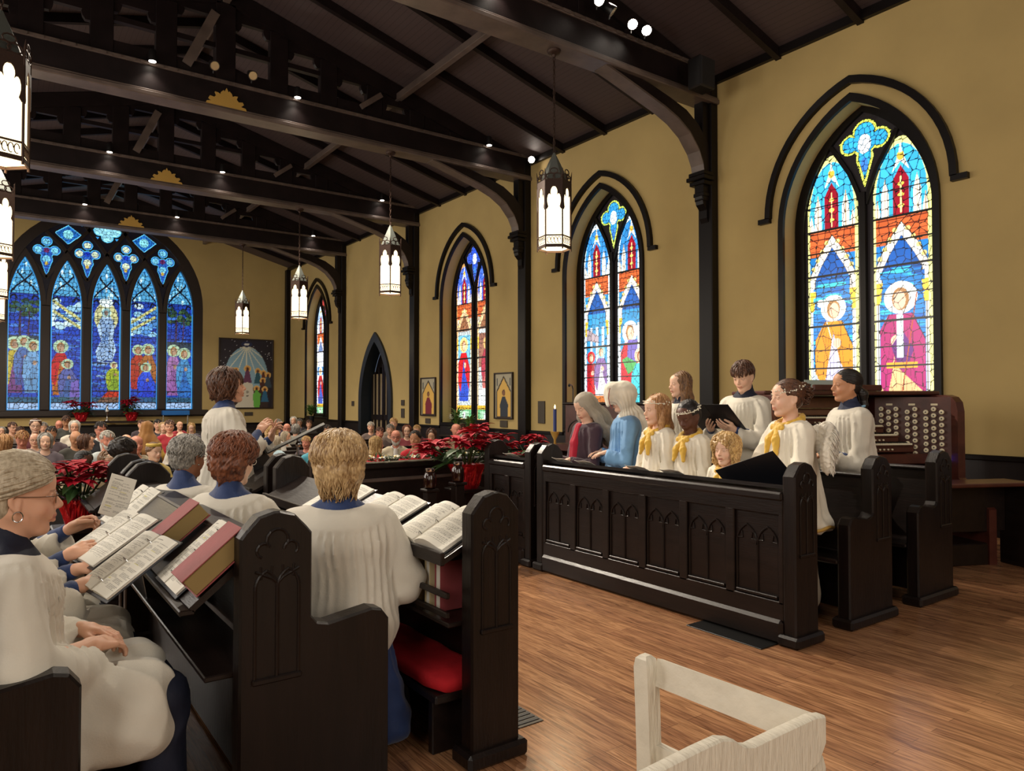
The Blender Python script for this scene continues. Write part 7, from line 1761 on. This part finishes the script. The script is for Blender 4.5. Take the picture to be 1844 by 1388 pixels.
def proto_top(key, collar=False, wide=1.0, jacket=False):
    S = Sdf(); S.cap((-.02, -.11 * wide, .955), (-.02, .11 * wide, .955), .072, .072, .05); S.ell((-.02, 0, .82), (.12, .185 * wide, .17), .05); S.cap((-.02, 0, .8), (-.01, 0, .55), .15, .17, .06)
    for q in (-1, 1): S.chain([(-.02, q * .175 * wide, .93), (.03, q * .24 * wide, .72), (.24, q * .15, .62)], [.06, .052, .045], .03); S.cap((0, q * .1, .5), (.42, q * .11, .48), .095, .08, .05); S.cap((.42, q * .11, .47), (.42, q * .11, .08), .075, .06, .04)
    S.ell((.02, 0, 1.02), (.065, .062, .05), .015, op=-1)
    if jacket: S.ell((.12, 0, .86), (.04, .035, .14), .015, op=-1)
    o = smooth_obj('clothing', S.mesh(.014, lambda Q: .004 * sines(Q, 28, 3)), None, None); o.data.materials.append(M_ROBE); PROTO[key] = o.data; COL.objects.unlink(o); bpy.data.objects.remove(o)
    if jacket:
        S = Sdf(); S.ell((.065, 0, .86), (.05, .05, .14), .02); S.cap((-.01, -.03, 1.0), (-.01, .03, 1.0), .056, .056, .02); S.ell((.01, 0, 1.03), (.05, .05, .05), .01, op=-1)
        o = smooth_obj('shirt', S.mesh(.01), M_ROBE, None); PROTO['shirt'] = o.data; COL.objects.unlink(o); bpy.data.objects.remove(o)
proto_top('top'); proto_top('jacket', jacket=True); proto_top('broad', wide=1.15)
def put(name, me, m, t):
    o = bpy.data.objects.new(name, me); COL.objects.link(o); o.parent = t
    if m:
        if not me.materials: me.materials.append(m)
        o.material_slots[0].link = 'OBJECT'; o.material_slots[0].material = m
    return o
SEATED = []
def sitter(px, py, h, lab, hair='short', hcol='brown', skin='light', top='top', tcol='8a8478', head='up', glass=False, beard=None, yaw=0, hat=None, shirt=None, sep=None):
    """px, py, h: where the photo shows the head and how tall it is there"""
    n_ = (px - 922) / 1300; best = None
    for k, yr in enumerate(ROWS):
        yy = yr - .17; Z = yy / (.8115 - .5843 * n_); x = Z * (.8115 * n_ + .5843); zh = 1.5 - (py - 722) * Z / 1300; s = (zh - NF) / 1.175
        if s < .6 or s > 1.6: continue
        cost = 2 * abs(math.log(318 * s / Z / h)) + 1.5 * max(0, abs(math.log(s)) - .08) + .05 * abs(math.log(s)) + 2.5 * sum(1 for q in SEATED if q[0] == k and abs(q[1] - x) < .5 * s)
        if x > 8.1 or x < -2.3: cost += 4
        if 1.85 < x < 4.05: cost += .6
        if best is None or cost < best[0]: best = (cost, k, x, yy, s, zh)
    cost, k, x, y, s, zh = best; SEATED.append((k, x)); s = min(1.25, max(.8, s)); z0 = zh - 1.175 * s
    face = math.degrees(math.atan2(-y, -x)) + yaw
    t = thing('person', lab, 'person', (x, y, z0), math.radians(face)); t.scale = (s, s, s)
    me, T, R = PROTO[head]; pk = 'down' if head == 'down' else 'up'
    put('body', me, SK[skin], t)
    if hair: put('hair', PROTO[hair + pk], HR[hcol], t)
    put('clothing', PROTO[top], cloth('c' + tcol, tcol), t)
    if top == 'jacket': put('shirt', PROTO['shirt'], cloth('c' + (shirt or 'e0dcd4'), shirt or 'e0dcd4'), t)
    if glass: put('glasses', PROTO['glasses' + pk], None, t)
    if beard: put('beard', PROTO['beard' + pk], HR[beard], t)
    if hat:
        if hat == 'crown':
            Hx = Sdf(T, R, 1.0); crown(Hx, t)
        elif hat == 'goldband': MB().lathe([(.088, .0), (.1, .005), (.104, .03), (.096, .045), (.088, .04)], (-.0, 0, 1.245), 20).xf(Matrix.Diagonal((1, .86, 1, 1))).build('gold_headband', mat('gold_cloth', 'd0b050', .5, metal=.2), t, smooth=True)
        elif hat == 'band': MB().lathe([(.094, 0), (.1, .008), (.092, .016)], (.0, 0, 1.262), 20).xf(Matrix.Diagonal((1, .86, 1, 1))).build('headband', mat('band_white', 'd8d0c8', .6), t, smooth=True)
        elif hat == 'scarf':
            S = Sdf(V3(.015, 0, 1.175)); S.ell((-.018, 0, .04), (.112, .096, .097), .02); S.ell((-.04, 0, -.02), (.085, .095, .085), .03); S.chain([(-.06, 0, -.05), (-.1, 0, -.2), (-.12, 0, -.35)], [.08, .12, .14], .05)
            for q in (-1, 1): S.cap((-.02, q * .08, -.1), (-.06, q * .2, -.28), .05, .07, .05)
            smooth_obj('headscarf', S.mesh(.009, lambda Q: .004 * np.sin(Q[..., 1] * 90)), cloth('tan_scarf', '9a6a34'), t)
    return t
C_ = sitter
# nearest children in costume
C_(152, 832, 36, 'child with glasses and tied-up black hair behind the left poinsettia', 'back', 'black', 'dark', tcol='c8b898', glass=True, yaw=25); C_(193, 830, 33, 'girl with brown hair and white flower crown behind the left poinsettia', 'long', 'lightbrown', 'fair', tcol='d8d0c0', hat='crown', yaw=38)
C_(225, 818, 38, 'child with a large black afro puff turned to the right', 'afro', 'black', 'dark', tcol='c8a850', yaw=70); C_(278, 814, 35, 'girl with a gold headband and gold wings costume', 'back', 'lightbrown', 'fair', tcol='d8c070', hat='goldband', yaw=32)
# left block
C_(23, 770, 19, 'man with glasses and receding brown hair at the far left, tan shirt', 'short', 'brown', 'light', tcol='a8886a', glass=True, yaw=30); C_(37, 778, 19, 'person with brown hair bowing the head, second from the left edge', 'short', 'brown', 'light', tcol='6a5a50', head='down')
C_(65, 767, 25, 'smiling woman with glasses, pale headband and dark red top, highest on the left', 'back', 'brown', 'fair', tcol='5a2028', glass=True, hat='band'); C_(79, 770, 18, 'person with grey-brown hair behind the smiling woman', 'short', 'grey', 'light', tcol='3a3034')
C_(93, 781, 25, 'dark-haired man in a checked shirt, stern face', 'short', 'dark', 'tan', top='broad', tcol='5a4a50', glass=False); C_(107, 765, 17, 'bald man with pink scalp in a dark red top, far left rows', 'fringe', 'grey', 'red', tcol='4a1c24', head='down')
C_(120, 759, 19, 'person with brown hair near the far table, looking down', 'short', 'brown', 'tan', tcol='3a3a34', head='down'); C_(135, 769, 23, 'white-haired woman with glasses in a cream top', 'bob', 'white', 'light', tcol='cfc4b4', glass=True)
C_(182, 774, 28, 'dark-haired man with glasses, dark suit and white shirt', 'short', 'dark', 'red', top='jacket', tcol='1a1c24', glass=True, yaw=18); C_(194, 793, 32, 'white-haired man with a white beard and pale shirt', 'short', 'white', 'red', tcol='b8c0c0', beard='white', yaw=18)
C_(41, 791, 27, 'elderly person with thin fair hair bowing, left of the bald man', 'short', 'ginger', 'red', tcol='8a7a70', head='down'); C_(64, 792, 27, 'bald man with thin glasses, left block', 'fringe', 'white', 'light', tcol='a89a8c', glass=True)
C_(83, 795, 26, 'grey-haired woman lit brightly, beside the bald man with glasses', 'bob', 'grey', 'fair', tcol='5a5058'); C_(8, 800, 34, 'person with reddish blonde hair at the left edge, above the profile singer', 'bob', 'ginger', 'fair', tcol='8a6a50', yaw=150)
C_(137, 789, 27, 'man with receding dark hair and bowed head in the left block', 'fringe', 'dark', 'tan', tcol='3c3a34', head='down', yaw=15); C_(155, 797, 26, 'woman with dark brown hair turned to the right, left block', 'bob', 'brown', 'light', tcol='2a2428', yaw=80)
C_(168, 792, 22, 'person with dark hair just behind the dark-suited man', 'short', 'dark', 'light', tcol='2c2a30', yaw=30); C_(4, 777, 17, 'grey-haired person half cut by the left edge', 'bob', 'grey', 'light', tcol='9a8a78')
C_(228, 795, 26, 'bald man partly hidden by the afro puff', None, 'grey', 'light', tcol='8ab0a8', yaw=20); C_(246, 800, 32, 'ruddy man with thin sandy hair and closed eyes', 'fringe', 'ginger', 'red', tcol='c8bca0', head='heavy', yaw=20)
C_(266, 772, 27, 'person in a brown headscarf and golden robe', None, 'brown', 'light', tcol='c09a40', hat='scarf', yaw=150); C_(285, 765, 19, 'young man with dark hair in a dark patterned top, right of the headscarf', 'short', 'black', 'light', tcol='2a2830')
C_(295, 770, 19, 'fair-haired woman between the young man and the man in red', 'bob', 'blonde', 'fair', tcol='3a3038'); C_(306, 768, 22, 'man with dark glasses in a red sweater near the far wall', 'short', 'brown', 'light', tcol='a01828', glass=True)
C_(324, 766, 20, 'older bald man in a red waistcoat', 'fringe', 'white', 'light', tcol='98202a', yaw=20); C_(345, 770, 21, 'girl with long straight blonde hair left of the director', 'long', 'gold', 'fair', tcol='5a5460', head='down')
C_(326, 789, 24, 'bald person bowing, seen behind the grey-haired singer', None, 'white', 'fair', tcol='c8c0b4', head='down'); C_(255, 765, 16, 'person with brown hair far behind the headscarf', 'short', 'brown', 'light', tcol='40343a')
# middle block
C_(501, 764, 17, 'grey man with dark glasses at the far wall, middle', 'short', 'grey', 'light', tcol='3a2a44', glass=True); C_(517, 772, 21, 'bald man with thin glasses, middle', 'fringe', 'brown', 'red', tcol='9a9a90', glass=True)
C_(529, 758, 15, 'white-haired person at the far wall', 'bob', 'white', 'light', tcol='5a5660'); C_(540, 761, 14, 'grey-haired person with glasses at the far wall', 'short', 'grey', 'light', tcol='44404a', glass=True)
C_(533, 773, 19, 'person with grey bob seen from behind, middle', 'bob', 'grey', 'light', tcol='6a6a68', yaw=160); C_(557, 764, 14, 'person just left of the music desk top edge', 'short', 'brown', 'light', tcol='3a3834')
C_(490, 777, 23, 'woman with wavy blonde hair, middle', 'curly', 'gold', 'fair', tcol='c8c4bc'); C_(497, 796, 30, 'person with long grey-blonde hair seen from behind', 'long', 'ash', 'fair', tcol='a8c0c8', yaw=140)
C_(471, 798, 20, 'child face peering between the director hands and the blonde hair', 'short', 'lightbrown', 'fair', tcol='b8c8d0'); C_(478, 815, 27, 'person with brown hair bent low, pale blue top', 'bob', 'lightbrown', 'fair', tcol='a8c4cc', head='down', yaw=100)
C_(573, 797, 33, 'bald man with black beard in a turquoise shirt, reading', None, 'black', 'red', top='broad', tcol='4a9aac', head='down', beard='black'); C_(552, 797, 22, 'pink-faced person behind the music desk', 'short', 'gold', 'red', tcol='5a4a54', yaw=-20)
C_(515, 787, 23, 'person with greying fair hair left of the music desk', 'bob', 'ash', 'light', tcol='cfc8bc', yaw=60); C_(590, 775, 18, 'dark-haired person right of the music desk', 'short', 'dark', 'tan', tcol='3a2c28')
# right block
C_(668, 769, 17, 'grey-haired person just right of the blonde singer', 'short', 'white', 'light', tcol='6a5a54'); C_(684, 780, 20, 'man with dark hair left of the bearded man', 'short', 'brown', 'red', tcol='4a3c38')
C_(678, 800, 28, 'person with long blonde hair in a red coat, leaning', 'long', 'gold', 'fair', tcol='c81820', yaw=120); C_(713, 787, 27, 'white-bearded man with glasses in a cream jacket', 'fringe', 'white', 'red', top='jacket', tcol='c0b498', glass=True, beard='white')
C_(709, 763, 18, 'fair-haired person at the back beside the doorway', 'short', 'gold', 'light', tcol='8a7a6a'); C_(703, 774, 18, 'grey-haired person behind the bearded man', 'short', 'grey', 'light', tcol='6a5a50')
C_(733, 776, 20, 'woman with short reddish hair and glasses', 'bob', 'auburn', 'fair', tcol='7a2c34', glass=True); C_(751, 775, 19, 'fair-haired person behind the woman in red', 'short', 'gold', 'light', tcol='5a2a30')
C_(748, 790, 28, 'dark-haired woman in a bright red sweater, eyes lowered', 'back', 'dark', 'tan', tcol='c01828', head='up', yaw=-15); C_(777, 784, 22, 'woman with a brown bob and white blouse looking down', 'bob', 'brown', 'light', tcol='d0c4b4', head='down')
C_(821, 774, 24, 'man with thin grey hair in a tan jacket, beside the third window', 'fringe', 'ginger', 'red', top='jacket', tcol='9a8468', yaw=30); C_(832, 775, 19, 'brown-haired person behind the dark blazer', 'short', 'brown', 'light', tcol='8a7a68', head='down')
C_(832, 798, 26, 'woman with grey-blonde bob in a dark blazer, bowing', 'bob', 'white', 'light', top='jacket', tcol='1c2230', head='down'); C_(896, 792, 27, 'man with glasses and dark hair in an olive shirt, reading', 'short', 'dark', 'red', tcol='6a6a3a', glass=True, head='down', yaw=20)
# plants by the third window, blue stool
t = thing('side_table', 'small dark table under the narrow third window holding green plants', 'table', (8.6, 13.9, NF)); MB().bbox(-.25, .25, -.6, .6, .98, 1.02, .008).build('top', M_WOOD, t)
for sx in (-1, 1):
    for sy in (-1, 1): MB().bbox(sx * .2 - .025, sx * .2 + .025, sy * .54 - .025, sy * .54 + .025, 0, .98, .004).build('leg', M_WOOD, t)
for k, (y, h, lab) in enumerate(((14.1, .5, 'tall leafy green plant with pale lilies under the third window'), (13.55, .32, 'lower leafy plant beside the lilies under the third window'))):
    t = thing('potted_plant', lab, 'plant', (8.6, y, .72)); g = random.Random(k); m = MB(); w_ = MB()
    for i in range(70):
        a = g.random() * 6.28; el = .3 + g.random() * 1.1; z = .1 + g.random() * h * .8; leaf(m, (0.03 * math.cos(a), .03 * math.sin(a), z), (math.cos(a) * math.cos(el), math.sin(a) * math.cos(el), math.sin(el)), .14 + .1 * g.random(), .045)
    for i in range(9):
        a = g.random() * 6.28; c = (.14 * math.cos(a), .16 * math.sin(a), h * (.7 + .4 * g.random()))
        for q in range(5): leaf(w_, c, (math.cos(q * 1.26), math.sin(q * 1.26), .9), .07, .03)
    m.build('leaves', M_LEAFL, t); (w_.build('lilies', M_WFLOW, t) if k == 0 else None); MB().lathe([(.07, 0), (.09, .1), (.1, .12)], n=16).build('pot', M_BLACK, t, auto=40)
t = thing('potted_plant', 'leafy plant at the foot of the far corner window', 'plant', (8.7, 23.6, .9)); g = random.Random(3); m = MB()
for i in range(60): a = g.random() * 6.28; el = .2 + g.random() * 1.1; leaf(m, (0, 0, .1 + .2 * g.random()), (math.cos(a) * math.cos(el), math.sin(a) * math.cos(el), math.sin(el)), .3, .08)
m.build('leaves', M_LEAFL, t); MB().lathe([(.08, -.1), (.1, .1)], n=12).build('pot', M_BLACK, t)
t = thing('folding_stool', 'blue canvas topped stand against the far wall, right of the great window', 'stool', (5.05, YB - .4, NF)); MB().bbox(-.42, .42, -.15, .15, 1.32, 1.48, .02).build('canvas_top', mat('blue_canvas', '1f6ab8', .7), t)
for sx in (-1, 1): MB().tube([(sx * .38, 0, 0), (sx * .38, 0, 1.34)], .02, 6).build('leg', M_CHROME, t)
